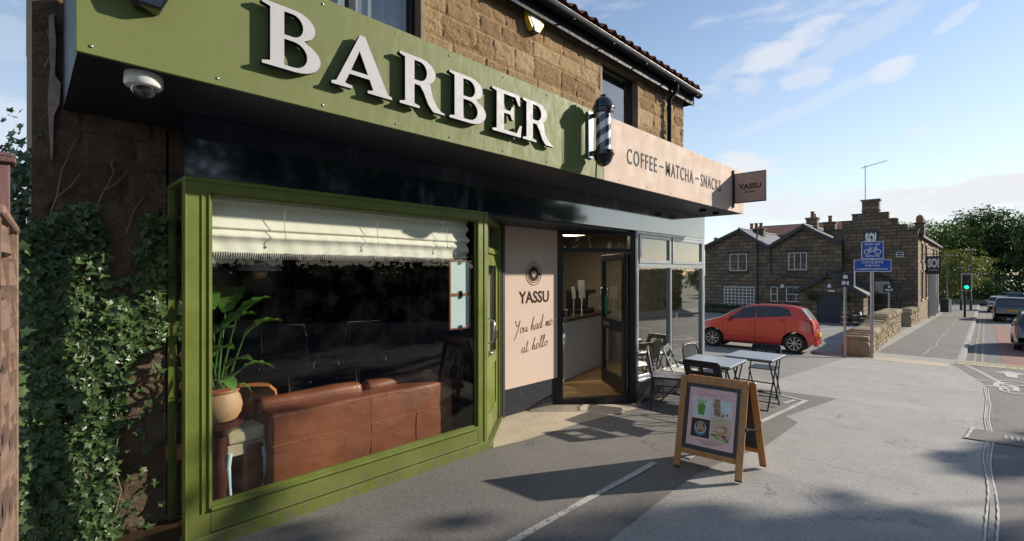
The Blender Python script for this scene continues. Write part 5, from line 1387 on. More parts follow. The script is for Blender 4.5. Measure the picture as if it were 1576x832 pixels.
# ------------------------------------------------------------------ ivy on the wall
def ivy():
    rg = np.random.default_rng(11); t = thing('ivy', 'dense green ivy climbing the shaded sandstone beside the barber window', 'climbing plant', (.25, 3.8, 0))
    P = []; N = []; T_ = []
    def dens(x, z):
        n_ = noise.noise(Vector((x*5, z*4, 2)))
        top = 1.93 + .10*math.sin(x*9) + .12*n_ + (.22 if x > .53 else 0) + (.10 if .12 < x < .3 else 0) - (.25 if .36 < x < .50 else 0)
        if z > top: return 0
        d = 1.0
        if x > .36 and x < .50 and z > 1.52: d = .10                       # bare stone diagonal near the top
        if x > .44 - .05*math.sin(z*4) and z < 1.18: d = .06               # bare stone at lower right
        if x > .56 and z < 1.25: d *= .5
        if n_ < -.35: d *= .45
        return d
    while len(P) < 5200:
        x = rg.uniform(-.02, .66); z = rg.uniform(-.12, 2.45)
        if rg.random() > dens(x, z): continue
        th = .05 + .13*max(0, noise.noise(Vector((x*6, z*5, 9)))+.35)
        y = YW - .02 - rg.random()*th*.55
        if x < .02: y = YW - .02 + rg.uniform(-.12, .3)
        P.append((x, y, z)); N.append((rg.normal()*.45-.1, -1+rg.normal()*.3, .45+rg.normal()*.4)); T_.append(min(1, max(0, .35+.5*noise.noise(Vector((x*4, z*4, 4)))+rg.random()*.4)))
    for _ in range(500):                                                   # tuft round the corner of the building
        x = -.03+rg.normal()*.05; z = 2.15+rg.normal()*.16; P.append((x, YW+rg.uniform(0, .4), z)); N.append((-.5+rg.normal()*.4, -.7+rg.normal()*.4, .4)); T_.append(rg.random())
    m_ivy = leaf_mat('ivy_leaf', (.020, .050, .016), (.12, .185, .06), .36, .15)
    leaf_cloud('foliage', np.array(P), np.array(N), .042, m_ivy, t, np.array(T_), 'ivy', 5)
    b = MB(); rp = random.Random(4)
    for k in range(12):
        x = rp.uniform(-.02, .40); z = rp.uniform(-.1, .4); pts = [(x, YW-.03, z)]
        for _ in range(9): x += rp.uniform(-.05, .05); z += rp.uniform(.1, .22); pts.append((min(.66, max(-.03, x)), YW-.03-rp.random()*.02, z))
        zmax = 2.0; pts = [p for p in pts if p[2] < zmax]
        if len(pts) > 2: b.tube(pts, [.006-.0005*i for i in range(len(pts))], 5)
    for pts in ([(.30, 3.90, 2.05), (.34, 3.895, 2.18), (.37, 3.895, 2.25), (.41, 3.90, 2.36)], [(.36, 3.895, 2.22), (.41, 3.895, 2.26), (.455, 3.90, 2.33)], [(.40, 3.90, 2.34), (.385, 3.89, 2.38), (.40, 3.9, 2.42)],
                [(.10, 3.9, 2.0), (.14, 3.895, 2.15), (.16, 3.9, 2.3), (.22, 3.9, 2.5)], [(.14, 3.895, 2.15), (.20, 3.9, 2.22), (.24, 3.9, 2.3)], [(.46, 3.9, 1.95), (.50, 3.9, 2.1), (.55, 3.9, 2.2)], [(.09, 3.9, 2.9), (.12, 3.9, 3.0), (.10, 3.9, 3.12)]):
        b.tube(pts, [.006, .005, .004, .003][:len(pts)], 5)
    b.build('stem', plain('dry_ivy_stem', (.22, .16, .11), .9), t)
ivy()
# crumbling render strip by the sign end
tag(MB().prism([(.105, 3.20), (.125, 3.22), (.135, 3.05), (.13, 2.86), (.155, 2.82), (.15, 2.70), (.125, 2.62), (.122, 2.40), (.115, 2.36), (.108, 2.5), (.10, 2.72), (.11, 2.9)], YW-.045, YW-.012, 'y').build('render_strip', plain('pale_mortar', (.36, .27, .24), .95, var=.3, scale=20), fix=True), 'crumbling pale mortar strip running down the sandstone beside the green sign', 'mortar')

# ------------------------------------------------------------------ fences at the left
def woven_fence():
    t = thing('woven_fence', 'brown woven board fence panel close by at the left edge', 'fence', (-.05, 2.0, 0))
    mw = wood_mat('sunbleached_brown_board', (.19, .12, .09), .85, 'y', .7, .35)
    per = .42; nb = 16
    for r_ in range(nb):
        b = MB(); v = []; f = []; n = 60; z0 = -.02 + r_*.119 + .004*math.sin(r_*5)
        for i in range(n+1):
            y = 2.06 + .96*i/n; xb = -.105 + .0245*y
            off = .017*math.sin(math.pi*y/per + math.pi*(r_ % 2)); z_a = z0 + .006*math.sin(r_*2+y*2)
            for (dx, dz_) in ((-.004, 0), (.004, 0), (.0045, .088), (-.0035, .088)): v.append((xb+off+dx+.012*(dz_ > 0)*(-1), y, z_a+dz_))
        for i in range(n):
            for k in range(4): f.append((i*4+k, i*4+(k+1) % 4, (i+1)*4+(k+1) % 4, (i+1)*4+k))
        b.add(v, f, 0, False); b.add(v[-4:], [(0, 1, 2, 3)]); b.build('board', mw, t)
    b = MB()
    for k in range(3): y = 2.1+per*(k); xb = -.109+.0245*y; b.box(xb-.013, xb+.011, y-.022, y+.022, -.05, 1.90)
    b.build('upright', mw, t)
    b = MB(); b.beam((-.058, 2.04, 1.885), (-.033, 3.03, 1.885), .045, .03); b.beam((-.034, 3.02, -.05), (-.034, 3.02, 1.89), .04, .03); b.build('rail', mw, t, .006)
woven_fence()
tp = thing('fence_post', 'tall brown wooden post with a flat cap behind the woven panel', 'post', (-.07, 3.15, 0))
b = MB(); b.box(-.12, -.042, 3.1, 3.18, -.1, 2.19); b.build('post', wood_mat('brown_post', (.16, .085, .08), .8), tp, .004)
b = MB(); b.box(-.14, -.022, 3.08, 3.20, 2.19, 2.215); b.box(-.132, -.03, 3.088, 3.192, 2.215, 2.235); b.build('cap', wood_mat('brown_cap', (.13, .07, .065), .8), tp, .005)
bf = thing('board_fence', 'dark grey vertical board fence between the woven panel and the shop wall', 'fence', (-1.2, 4.7, 0))
b = MB()
for k in range(22): b.box(-2.4+k*.11, -2.4+k*.11+.104, 4.70, 4.72, -.1, 2.10)
b.build('boards', wood_mat('weathered_grey_board', (.10, .095, .09), .9), bf); b = MB(); b.box(-2.42, .0, 4.68, 4.74, 2.10, 2.15); b.build('rail', wood_mat('grey_rail', (.12, .11, .10), .9, 'x'), bf)
b = MB(); b.box(-.07, -.005, 4.62, 4.69, -.1, 2.1); b.build('post', wood_mat('grey_post', (.09, .085, .08), .9), bf)

# ------------------------------------------------------------------ cars
m_tyre = plain('tyre_rubber', (.018, .018, .019), .85, bump=.2)
m_rim = plain('alloy_rim', (.62, .60, .57), .35, .6, bump=0)
m_carglass = plain('dark_car_glass', (.03, .038, .045), .06, var=.1, bump=0, coat=.6)
m_tail = plain('red_tail_lens', (.40, .012, .010), .12, coat=.8, bump=0)
m_lamp = plain('clear_lamp_lens', (.55, .58, .6), .1, coat=.8, bump=0)
m_trim = plain('black_car_trim', (.016, .016, .018), .5)
m_plate = plain('yellow_number_plate', (.70, .42, .03), .4, bump=0)
def lin(pts, x):
    if x <= pts[0][0]: return pts[0][1]
    for (a, p), (c, q) in zip(pts, pts[1:]):
        if x <= c:
            u = (x-a)/(c-a); return p + (q-p)*u
    return pts[-1][1]
def cr(pts, x):
    """smooth curve through points"""
    n = len(pts)
    if x <= pts[0][0]: return pts[0][1]
    if x >= pts[-1][0]: return pts[-1][1]
    for i in range(n-1):
        if x <= pts[i+1][0]:
            def sl(j):
                if j == 0: return (pts[1][1]-pts[0][1])/(pts[1][0]-pts[0][0])
                if j == n-1: return (pts[-1][1]-pts[-2][1])/(pts[-1][0]-pts[-2][0])
                a = (pts[j][1]-pts[j-1][1])/(pts[j][0]-pts[j-1][0]); c = (pts[j+1][1]-pts[j][1])/(pts[j+1][0]-pts[j][0])
                return 0 if a*c <= 0 else 2*a*c/(a+c)
            h = pts[i+1][0]-pts[i][0]; t = (x-pts[i][0])/h; m0, m1 = sl(i)*h, sl(i+1)*h
            return (2*t**3-3*t**2+1)*pts[i][1] + (t**3-2*t**2+t)*m0 + (-2*t**3+3*t**2)*pts[i+1][1] + (t**3-t**2)*m1
def make_car(name, label, loc, yaw, S, body_mat, group=None, pitch=0.0, roll=0.0):
    """x runs from the nose (0) to the tail (L); nose points to local -x. S: dict of curves"""
    t = thing(name, label, 'car', loc, yaw, group)
    t.rotation_euler[1] = pitch; t.rotation_euler[0] = roll
    L = S['L']; W = S['W']; top = S['top']; belt = S['belt']; wr = S['wr']; xo = -L/2
    def prof(x, v, off=0.0):
        """surface point at station x (0..L) and girth v (0 = sill, 1 = centre line of roof)"""
        zt = cr(top, x); zb = min(cr(belt, x), zt-.035); z0 = cr(S['sill'], x)
        e = x/L; wf = 1 - S['nf']*max(0, 1-e/.22)**2.2 - S['nr']*max(0, (e-.86)/.14)**2.2
        w = W/2*wf; r_ = wr*W/2*wf; r_ = w + (r_-w)*min(1, max(0, (zt-zb)/.42))
        key = [(0, w*.90, z0), (.07, w*.965, z0+.05), (.2, w*.99, z0+.22), (.34, w, (z0+zb)/2+.04), (.46, w*.985, zb-.05), (.50, w*.955, zb), (.76, r_*1.0, zb+(zt-zb)*.84), (.84, r_*.88, zb+(zt-zb)*.95), (1.0, 0, zt)]
        y = lin([(k[0], k[1]) for k in key], v); z = lin([(k[0], k[2]) for k in key], v)
        return Vector((x, y, z))
    def nrm(x, v):
        e = .004; a = prof(min(L, x+e), v)-prof(max(0, x-e), v); c = prof(x, min(1, v+e))-prof(x, max(0, v-e)); n_ = a.cross(c)
        n_ = n_.normalized() if n_.length > 1e-9 else Vector((0, 0, 1)); return -n_ if n_.y < 0 or (abs(n_.y) < .05 and n_.z < 0) else n_
    xs = sorted(set([L*i/56 for i in range(57)] + [L*(1-.02*k*.3) for k in range(8)] + [.02*k for k in range(5)]))
    vsn = sorted(set([i/26 for i in range(27)] + [.07, .2, .34, .46, .5, .76, .84])); nv = len(vsn)
    v = []; f = []
    for x in xs:
        for q in vsn: v.append(prof(x, q))
        for q in reversed(vsn[:-1]): p = prof(x, q); v.append(Vector((p.x, -p.y, p.z)))
    m_ = 2*nv-1
    for i in range(len(xs)-1):
        for k in range(m_-1): f.append((i*m_+k, i*m_+k+1, (i+1)*m_+k+1, (i+1)*m_+k))
        f.append((i*m_+m_-1, i*m_, (i+1)*m_, (i+1)*m_+m_-1))
    f.append(tuple(range(m_))); f.append(tuple(reversed(range((len(xs)-1)*m_, len(xs)*m_))))
    v = [(p.x+xo, p.y, p.z) for p in v]
    b = MB(); b.add(v, f, 0, True); body = b.build('body', [body_mat, m_trim], t, world=False)
    # wheel arches cut out
    cut = MB()
    for wx in S['wheels']:
        cut.lathe([(S['R']+.055, -W/2-.2), (S['R']+.055, W/2+.2)], 36, 1, Matrix.Translation((wx+xo, 0, S['R'])) @ Matrix.Rotation(math.radians(90), 4, 'X'))
    co = cut.build('cutter', [m_trim, m_trim], None)
    md = body.modifiers.new('b', 'BOOLEAN'); md.operation = 'DIFFERENCE'; md.object = co; md.solver = 'EXACT'
    co.location = (0, 0, 0); body_mw = body.matrix_basis.copy(); par = body.parent; body.parent = None
    bpy.context.view_layer.update(); dg = bpy.context.evaluated_depsgraph_get(); me = bpy.data.meshes.new_from_object(body.evaluated_get(dg))
    body.modifiers.clear(); body.data = me; me.name = 'body'; body.parent = par; bpy.data.objects.remove(co)
    me.set_sharp_from_angle(angle=math.radians(38))
    b = MB(); b.box(.25+xo, L-.25+xo, -W/2*.8, W/2*.8, .18, .45); b.build('underside', m_trim, t, world=False)
    def patch(nm, x0, x1, v0, v1, mat, off=.006, both=True, parent=None, nx=14, nvv=8, poly=None, th=0):
        obs = []
        for sd in ((1, -1) if both else (0,)):
            vv = []; ff = []
            for i in range(nx+1):
                for k in range(nvv+1):
                    u = i/nx; w = k/nvv; x = x0+(x1-x0)*u; q = v0+(v1-v0)*w
                    if poly: x, q = poly(u, w)
                    if sd == 0:
                        q2 = 1-abs(2*w-1)*(1-v0); p = prof(x, q2)+nrm(x, q2)*off; y = p.y*(1 if w < .5 else -1); vv.append((p.x+xo, y, p.z))
                    else: p = prof(x, q)+nrm(x, q)*off; vv.append((p.x+xo, p.y*sd, p.z))
            for i in range(nx):
                for k in range(nvv): a = i*(nvv+1)+k; ff.append((a, a+1, a+nvv+2, a+nvv+1))
            bb = MB(); bb.add(vv, ff, 0, True); obs.append(bb.build(nm, mat, parent or t, world=False, fix=False))
        return obs
    for (nm, pl_) in S['side_windows']:
        patch(nm, 0, 0, 0, 0, m_carglass, .007, True, poly=pl_)
    patch('windscreen', S['ws'][0], S['ws'][1], .78, 1, m_carglass, .007, False, nvv=16)
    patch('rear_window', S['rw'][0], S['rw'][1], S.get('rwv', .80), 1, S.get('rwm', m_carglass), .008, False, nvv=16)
    for (x0, x1, v0, v1) in S['seams']:
        for sd in (1, -1):
            bb = MB(); pts = []
            for k in range(13): x = x0+(x1-x0)*k/12; q = v0+(v1-v0)*k/12; p = prof(x, q)+nrm(x, q)*.001; pts.append((p.x+xo, p.y*sd, p.z))
            bb.tube(pts, .006, 4); bb.build('door_seam', m_trim, t, world=False)
    patch('sill_trim', S['wheels'][0]+S['R']+.08, S['wheels'][1]-S['R']-.08, .02, .10, S.get('sillm', m_trim), .01, True)
    for (x0, x1, v0, v1) in S['tail']: patch('tail_light', x0, x1, v0, v1, m_tail, .010, True)
    for (x0, x1, v0, v1) in S['head']: patch('headlight', x0, x1, v0, v1, m_lamp, .010, True)
    for x, q in S['handles']:
        for sd in (1, -1):
            p = prof(x, q)+nrm(x, q)*.02; bb = MB(); bb.box(p.x+xo-.09, p.x+xo+.09, p.y*sd-.012, p.y*sd+.012, p.z-.013, p.z+.013); bb.build('door_handle', body_mat, t, .008, world=False)
    for sd in (1, -1):
        p = prof(S['mirror'], .5); bb = MB(); bb.box(p.x+xo-.05, p.x+xo+.06, sd*(p.y+.03) if sd > 0 else sd*(p.y+.19), sd*(p.y+.19) if sd > 0 else sd*(p.y+.03), p.z+.0, p.z+.13); soften(bb.build('wing_mirror', body_mat, t, .03, world=False, seg=3))
        bb = MB(); bb.beam((p.x+xo, sd*(p.y-.02), p.z+.02), (p.x+xo, sd*(p.y+.05), p.z+.05), .04, .03); bb.build('mirror_arm', m_trim, t, world=False)
    zr = S['plate_z']; pr_ = L+xo
    # bumper, plate, exhaust
    bb = MB(); bb.box(pr_-.10, pr_+.03, -W/2*.78, W/2*.78, .27, .40); soften(bb.build('bumper', S.get('bump', m_trim), t, .03, world=False, seg=2))
    bb = MB(); bb.box(pr_-.02, pr_+.045, -.26, .26, zr, zr+.115); bb.build('number_plate', m_plate, t, .004, world=False)
    bb = MB(); T = Matrix.Translation((pr_+.047, 0, zr+.022)) @ Matrix.Rotation(math.radians(90), 4, 'Z') @ Matrix.Rotation(math.radians(90), 4, 'X')
    bb = MB(); bb.box(xo-.02, xo+.12, -W/2*.72, W/2*.72, .24, .42); soften(bb.build('bumper', m_trim, t, .03, world=False, seg=2))
    bb = MB(); bb.tube([(pr_-.1, -W/2*.5, .25), (pr_+.03, -W/2*.5, .25)], .03, 10); bb.build('exhaust', m_rim, t, world=False)
    for wx in S['wheels']:
        for sd in (1, -1):
            Tm = Matrix.Translation((wx+xo, sd*(W/2-.11), S['R'])) @ Matrix.Rotation(math.radians(-90*sd), 4, 'X')
            r_ = S['R']; bb = MB(); bb.lathe([(r_*.62, -.09), (r_*.94, -.10), (r_, -.07), (r_, .06), (r_*.95, .095), (r_*.70, .105), (r_*.655, .085), (r_*.64, .0)], 40, 0, Tm, caps=False)
            w_ = bb.build('wheel', m_tyre, t, world=False)
            bb = MB(); bb.lathe([(r_*.655, .088), (r_*.68, .10), (r_*.66, .104), (r_*.61, .075), (r_*.60, -.05)], 40, 0, Tm, caps=False)
            bb.lathe([(r_*.15, .07), (r_*.12, .085), (0, .087)], 16, 0, Tm)
            for k in range(8):
                a = 2*math.pi*k/8; d = .13
                pts = [(r_*.10, a-.3), (r_*.60, a-d), (r_*.60, a+d*.4), (r_*.10, a+.3)]
                bb.add([(q*math.cos(g), q*math.sin(g), .072+.008*(q > .1)) for q, g in pts] + [(q*math.cos(g), q*math.sin(g), .045) for q, g in pts], [(0,1,2,3),(7,6,5,4),(0,4,5,1),(1,5,6,2),(2,6,7,3),(3,7,4,0)], 0, False, Tm)
            bb.build('rim', m_rim, w_, world=False)
            bb = MB(); bb.lathe([(0, .0), (r_*.6, .0)], 24, 0, Tm); bb.lathe([(0, .02), (r_*.42, .02), (r_*.42, .0)], 24, 0, Tm); bb.build('brake_disc', m_trim, w_, world=False)
    return t
def quadwin(xb0, xb1, xt0, xt1, v0=.53, v1=.755, curve=0.0):
    def fn(u, w):
        a = xb0+(xb1-xb0)*u; c = xt0+(xt1-xt0)*u; return a+(c-a)*w, v0+(v1-v0)*w
    return fn
HATCH = dict(L=3.62, W=1.62, R=.295, wheels=(.68, 3.05), nf=.28, nr=.10, wr=.76,
    top=[(0, .55), (.03, .66), (.12, .74), (.45, .86), (.85, .98), (1.1, 1.12), (1.45, 1.33), (1.75, 1.44), (2.2, 1.485), (2.8, 1.475), (3.16, 1.42), (3.24, 1.38), (3.40, 1.16), (3.52, .98), (3.575, .88), (3.61, .62), (3.62, .45)],
    belt=[(0, .5), (.1, .62), (.8, .84), (1.2, .92), (2.4, 1.0), (3.2, 1.06), (3.45, 1.0), (3.62, .42)], sill=[(0, .28), (.3, .22), (3.3, .22), (3.62, .34)],
    ws=(1.08, 1.62), rw=(3.24, 3.47), rwv=.72,
    side_windows=[('window', quadwin(1.02, 1.95, 1.62, 2.0)), ('window', lambda u, w: ((2.0+.95*u + (-.0+.0*u)*w if u < .0 else 2.0+(.98-.10*w)*u), (.535+.02*u)+(.755-.535-.02*u)*w*(1-.25*max(0, u-.7)/.3)))],
    seams=[(1.97, 1.97, .06, .5), (1.03, 1.0, .1, .5), (2.85, 2.75, .2, .5)], tail=[(3.33, 3.56, .36, .50)], head=[(.10, .45, .38, .47)], handles=[(1.80, .45), (2.72, .46)], mirror=1.18, plate_z=.52)
m_redpaint = plain('gloss_red_paint', (.66, .055, .030), .28, var=.03, scale=1, coat=.8, bump=0)
rcx, rcy = 17.0, 5.45
hd = math.atan2(.7133, -.7009)   # nose direction, world: away to the left of the view
rw_light = plain('rear_glass_painted_reflection', (.5, .52, .54), .1, .3, bump=0)  # pale base colour paints a reflection into the rear glass
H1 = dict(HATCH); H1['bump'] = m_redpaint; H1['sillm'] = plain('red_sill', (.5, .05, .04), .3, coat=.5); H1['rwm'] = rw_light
yaw_red = math.radians(97 - 180)
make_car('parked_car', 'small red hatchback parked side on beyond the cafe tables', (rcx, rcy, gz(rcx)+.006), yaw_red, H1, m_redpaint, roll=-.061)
SUVS = dict(L=4.4, W=1.86, R=.36, wheels=(.85, 3.5), nf=.2, nr=.06, wr=.84,
    top=[(0, .7), (.04, .9), (.2, 1.0), (1.1, 1.13), (1.4, 1.32), (1.9, 1.66), (2.3, 1.72), (3.6, 1.72), (4.1, 1.68), (4.18, 1.62), (4.33, 1.15), (4.38, 1.0), (4.40, .5)],
    belt=[(0, .6), (.3, .9), (1.2, 1.05), (4.0, 1.14), (4.3, 1.08), (4.4, .46)], sill=[(0, .34), (.4, .28), (4.1, .28), (4.4, .40)],
    ws=(1.3, 1.85), rw=(4.17, 4.33), rwv=.70, side_windows=[('window', quadwin(1.45, 2.4, 2.0, 2.42)), ('window', quadwin(2.46, 3.35, 2.46, 3.3)), ('window', quadwin(3.4, 4.0, 3.35, 3.85))],
    seams=[(2.43, 2.43, .06, .5), (3.38, 3.3, .1, .5)], tail=[(4.15, 4.37, .34, .50)], head=[(.1, .4, .38, .48)], handles=[(2.25, .46), (3.2, .46)], mirror=1.6, plate_z=.78)
m_darkpaint = plain('black_car_paint', (.012, .014, .02), .2, coat=.8, bump=0); m_bluepaint = plain('dark_blue_car_paint', (.02, .03, .05), .2, coat=.8, bump=0)
m_silverpaint = plain('silver_car_paint', (.5, .52, .55), .25, .2, coat=.6, bump=0)
zroad = lambda x: gz(x)-.121
sp_ = -math.atan(.022)
make_car('parked_car', 'black sport utility car seen from behind on the street, further of the two dark ones', (48.6, -1.32, zroad(48.6)), math.pi, SUVS, m_darkpaint, 'cars on the street')
make_car('parked_car', 'dark blue car cut by the right edge of the picture, nearest on the street', (27.6, -1.66, zroad(27.6)), math.pi, HATCH | dict(L=4.3, W=1.8, top=[(p[0]*1.188, p[1]*1.02) for p in HATCH['top']], belt=[(p[0]*1.188, p[1]) for p in HATCH['belt']], sill=[(p[0]*1.188, p[1]) for p in HATCH['sill']],
    wheels=(.82, 3.5), R=.32, ws=(1.28, 1.92), rw=(3.86, 4.12), side_windows=[('window', quadwin(1.25, 2.32, 1.92, 2.36)), ('window', quadwin(2.4, 3.45, 2.4, 3.3))], seams=[(2.36, 2.36, .06, .5)], tail=[(3.95, 4.23, .36, .5)], head=[(.1, .5, .38, .47)], handles=[(2.15, .45), (3.2, .46)], mirror=1.45), m_bluepaint, 'cars on the street')
make_car('parked_car', 'small silver car beyond the black one on the street', (63, -.95, zroad(63)), math.pi, HATCH, m_silverpaint, 'cars on the street')
make_car('parked_car', 'teal car far off under the trees, left of the two', (86, -2.2, zroad(86)+.05), math.pi+.3, HATCH, plain('teal_car_paint', (.04, .16, .2), .25, coat=.6, bump=0), 'cars on the street')
make_car('parked_car', 'dark car far off under the trees, right of the two', (84, -4.3, zroad(84)+.05), math.pi, SUVS, m_darkpaint, 'cars on the street')

# ------------------------------------------------------------------ stone houses and the pub beyond the car park
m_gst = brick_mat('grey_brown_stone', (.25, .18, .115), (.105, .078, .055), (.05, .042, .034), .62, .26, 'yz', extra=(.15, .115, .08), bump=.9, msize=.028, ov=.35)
m_gstx = brick_mat('street_stone_painted_sunlit', (.36, .27, .16), (.20, .14, .085), (.10, .08, .06), .55, .24, 'xz', extra=(.28, .20, .12), bump=.9, msize=.028, ov=.35)  # paler copy of the pub stone, sunlight put into its colour
m_rub = brick_mat('rubble_stone', (.30, .23, .15), (.19, .14, .09), (.26, .20, .14), .30, .14, 'xz', extra=(.20, .15, .10), bump=1.0, msize=.02)
m_ruby = brick_mat('rubble_stone_end', (.28, .22, .15), (.19, .14, .09), (.26, .20, .14), .30, .14, 'yz', extra=(.20, .15, .10), bump=1.0, msize=.02)
m_slate = brick_mat('grey_slate', (.13, .14, .15), (.09, .095, .10), (.05, .05, .055), .3, .14, 'yz', rough=.55, bump=.3, msize=.006, extra=(.15, .14, .13))
m_slatedk = plain('dark_slate_edge', (.03, .032, .038), .6)
m_tile = plain('red_roof_tile', (.20, .075, .05), .8, var=.3)
m_whitef = plain('white_window_frame', (.62, .62, .60), .5, var=.05)
m_dglass = plain('dark_house_glass', (.02, .024, .03), .08, bump=0, coat=.5)
m_lint = plain('dark_stone_lintel', (.06, .05, .042), .9, var=.25)
m_pot = plain('terracotta_pot', (.24, .11, .06), .8, var=.3)
m_navyd = plain('dark_blue_door', (.012, .020, .045), .4)
m_board_dk = plain('charcoal_sign_board', (.022, .028, .038), .5)
m_signwhite = plain('sign_white', (.72, .74, .74), .5, bump=0, var=.02)

def house_window(parent, X, y0, y1, z0, z1, nv, nh, lintel=True, fr=.05):
    b = MB(); 
    if lintel: b.box(X-.05, X+.1, y0-.15, y1+.15, z1, z1+.20)
    b.box(X-.09, X+.1, y0-.12, y1+.12, z0-.14, z0-.0); w = b.build('window', m_lint, parent)
    b = MB(); T = plane_T((X-.02, 0), (X-.02, 1)) @ Matrix.Diagonal((1, -1, 1, 1))
    b.frame(y0, y1, z0, z1, fr, 0.0, .06, 0, T)
    for k in range(1, nv): y = y0+(y1-y0)*k/nv; b.box(y-fr*.4, y+fr*.4, .005, .05, z0+fr, z1-fr, 0, T)
    for k in range(1, nh): z = z0+(z1-z0)*k/nh; b.box(y0+fr, y1-fr, .008, .047, z-fr*.4, z+fr*.4, 0, T)
    b.build('frame', m_whitef, w)
    b = MB(); b.box(X+.005, X+.012, y0+fr*.5, y1-fr*.5, z0+fr*.5, z1-fr*.5); b.build('pane', m_dglass, w)
    return w
def chimney(parent, x, y, z0, z1, wx, wy, pots, mat=None):
    b = MB(); b.box(x-wx/2, x+wx/2, y-wy/2, y+wy/2, z0, z1-.12); b.box(x-wx/2-.06, x+wx/2+.06, y-wy/2-.06, y+wy/2+.06, z1-.12, z1)
    c = b.build('chimney', mat or m_gst, parent)
    for k in range(pots):
        yy = y + (k-(pots-1)/2)*.34; b = MB(); b.lathe([(.13, z1), (.11, z1+.3), (.13, z1+.42), (.14, z1+.45)], 14, 0, Matrix.Translation((x, yy, 0))); b.build('chimney_pot', m_pot, c)
hz = gz(37)-.15
house = thing('stone_house', 'low brown stone house with two slate gables and white framed windows behind the red car', 'house', (40, 12, hz))
XH = 37.0
b = MB(); b.add([(XH, 15.45, hz), (XH, 15.45, 3.70), (XH, 12.85, 4.78), (XH, 10.92, 3.46), (XH, 8.75, 4.78), (XH, 6.6, 3.55), (XH, 6.6, hz)], [tuple(range(7))])
b.add([(XH, 15.45, hz), (XH+9, 15.45, hz), (XH+9, 15.45, 3.70), (XH, 15.45, 3.70)], [(0, 1, 2, 3)]); b.add([(XH+9, 15.45, hz), (XH+9, 6.6, hz), (XH+9, 6.6, 3.7), (XH+9, 15.45, 3.7)], [(0, 1, 2, 3)])
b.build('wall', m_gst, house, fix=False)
def gable_roof(parent, ya, yr, yb, za, zr, zb, x0, x1, mat=m_slate):
    b = MB(); th = .10
    for (p, zp) in ((ya, za), (yb, zb)):
        b.add([(x0, p, zp), (x1, p, zp), (x1, yr, zr), (x0, yr, zr), (x0, p, zp-th), (x1, p, zp-th), (x1, yr, zr-th), (x0, yr, zr-th)], [(0,1,2,3),(7,6,5,4),(0,4,5,1),(1,5,6,2),(2,6,7,3),(3,7,4,0)])
    r_ = b.build('roof', mat, parent)
    b = MB()
    for (p, zp) in ((ya, za), (yb, zb)):
        b.beam((x0-.03, p, zp-.10), (x0-.03, yr, zr-.10), .06, .22)
    b.tube([(x0-.05, yr, zr+.03), (x1, yr, zr+.03)], .07, 8); b.build('verge_board', m_slatedk, r_)
gable_roof(house, 15.85, 12.83, 10.92, 3.62, 4.95, 3.60, XH-.25, XH+8.5)
gable_roof(house, 10.92, 8.70, 6.70, 3.60, 4.95, 3.72, XH-.25, XH+8.5)
house_window(house, XH, 12.38, 13.58, 1.86, 3.12, 2, 1)
house_window(house, XH, 8.55, 9.66, 1.90, 3.10, 3, 1)
house_window(house, XH, 11.85, 14.0, -.72, .70, 8, 6, False, .055)
house_window(house, XH, 10.33, 10.79, -.30, .75, 1, 2)
house_window(house, XH, 8.6, 9.8, -.28, .78, 2, 2)
b = MB(); b.tube([(XH-.08, 11.66, 4.75), (XH-.08, 11.66, hz)], .055, 8); b.tube([(XH-.08, 10.85, 3.5), (XH-.08, 10.78, 3.2), (XH-.08, 10.75, 1.75), (XH-.08, 10.4, 1.58), (XH-.08, 8.2, 1.35), (XH-.08, 8.05, .5)], .04, 8)
b.build('drainpipe', m_slatedk, house)
b = MB(); b.tube([(XH-.05, 15.1, .9), (XH-.05, 14.6, 1.0), (XH-.05, 11.9, .95)], .012, 5); b.tube([(XH-.05, 15.1, .9), (XH-.05, 15.1, -1)], .012, 5); b.build('cable', plain('pale_cable', (.3, .28, .25), .7), house)
b = MB(); b.lathe([(0, 0), (.12, .01), (.14, .06), (.09, .07)], 16, 0, Matrix.Translation((XH-.02, 10.02, .78)) @ Matrix.Rotation(math.radians(-90), 4, 'Y')); b.build('vent', m_whitef, house)
b = MB(); b.box(XH-.5, XH-.12, 12.0, 15.6, hz+.28, hz+.55); b.build('planter', m_lint, house)
rgx = np.random.default_rng(2); Pp = np.stack([rgx.uniform(XH-.55, XH-.1, 900), rgx.uniform(12, 15.6, 900), rgx.uniform(hz+.5, hz+.85, 900)], -1)
leaf_cloud('planter_foliage', Pp, rgx.normal(size=(900, 3))+np.array([-.5, -.3, .6]), .10, m_leafA, house, rgx.random(900))
chimney(house, XH+3.2, 12.75, 4.2, 5.15, .55, 1.2, 3); chimney(house, XH+3.5, 9.0, 4.2, 5.75, .6, .7, 1, m_gst); chimney(house, XH+3.5, 7.9, 4.2, 5.35, .6, .7, 1)
b = MB(); b.lathe([(.14, 4.25), (.14, 4.62), (.20, 4.66), (0, 4.72)], 12, 0, Matrix.Translation((XH+1.2, 15.1, -.2))); b.build('flue', plain('pale_flue', (.3, .35, .42), .5), house)
rear = thing('terrace_roof', 'red tiled roofs of a terrace showing behind the slate gables', 'house', (52, 10, -1.5))
b = MB(); b.add([(50, 5.5, 5.2), (50, 17, 5.2), (53.5, 17, 6.55), (53.5, 5.5, 6.55)], [(0, 1, 2, 3)]); b.add([(53.5, 5.5, 6.55), (53.5, 17, 6.55), (57, 17, 5.2), (57, 5.5, 5.2)], [(0, 1, 2, 3)]); b.build('roof', m_tile, rear)
b = MB(); b.box(50.1, 56.9, 5.6, 16.9, -1.6, 5.25); b.build('wall', m_gst, rear)
chimney(rear, 53, 11.6, 5.8, 6.9, .5, .6, 1)
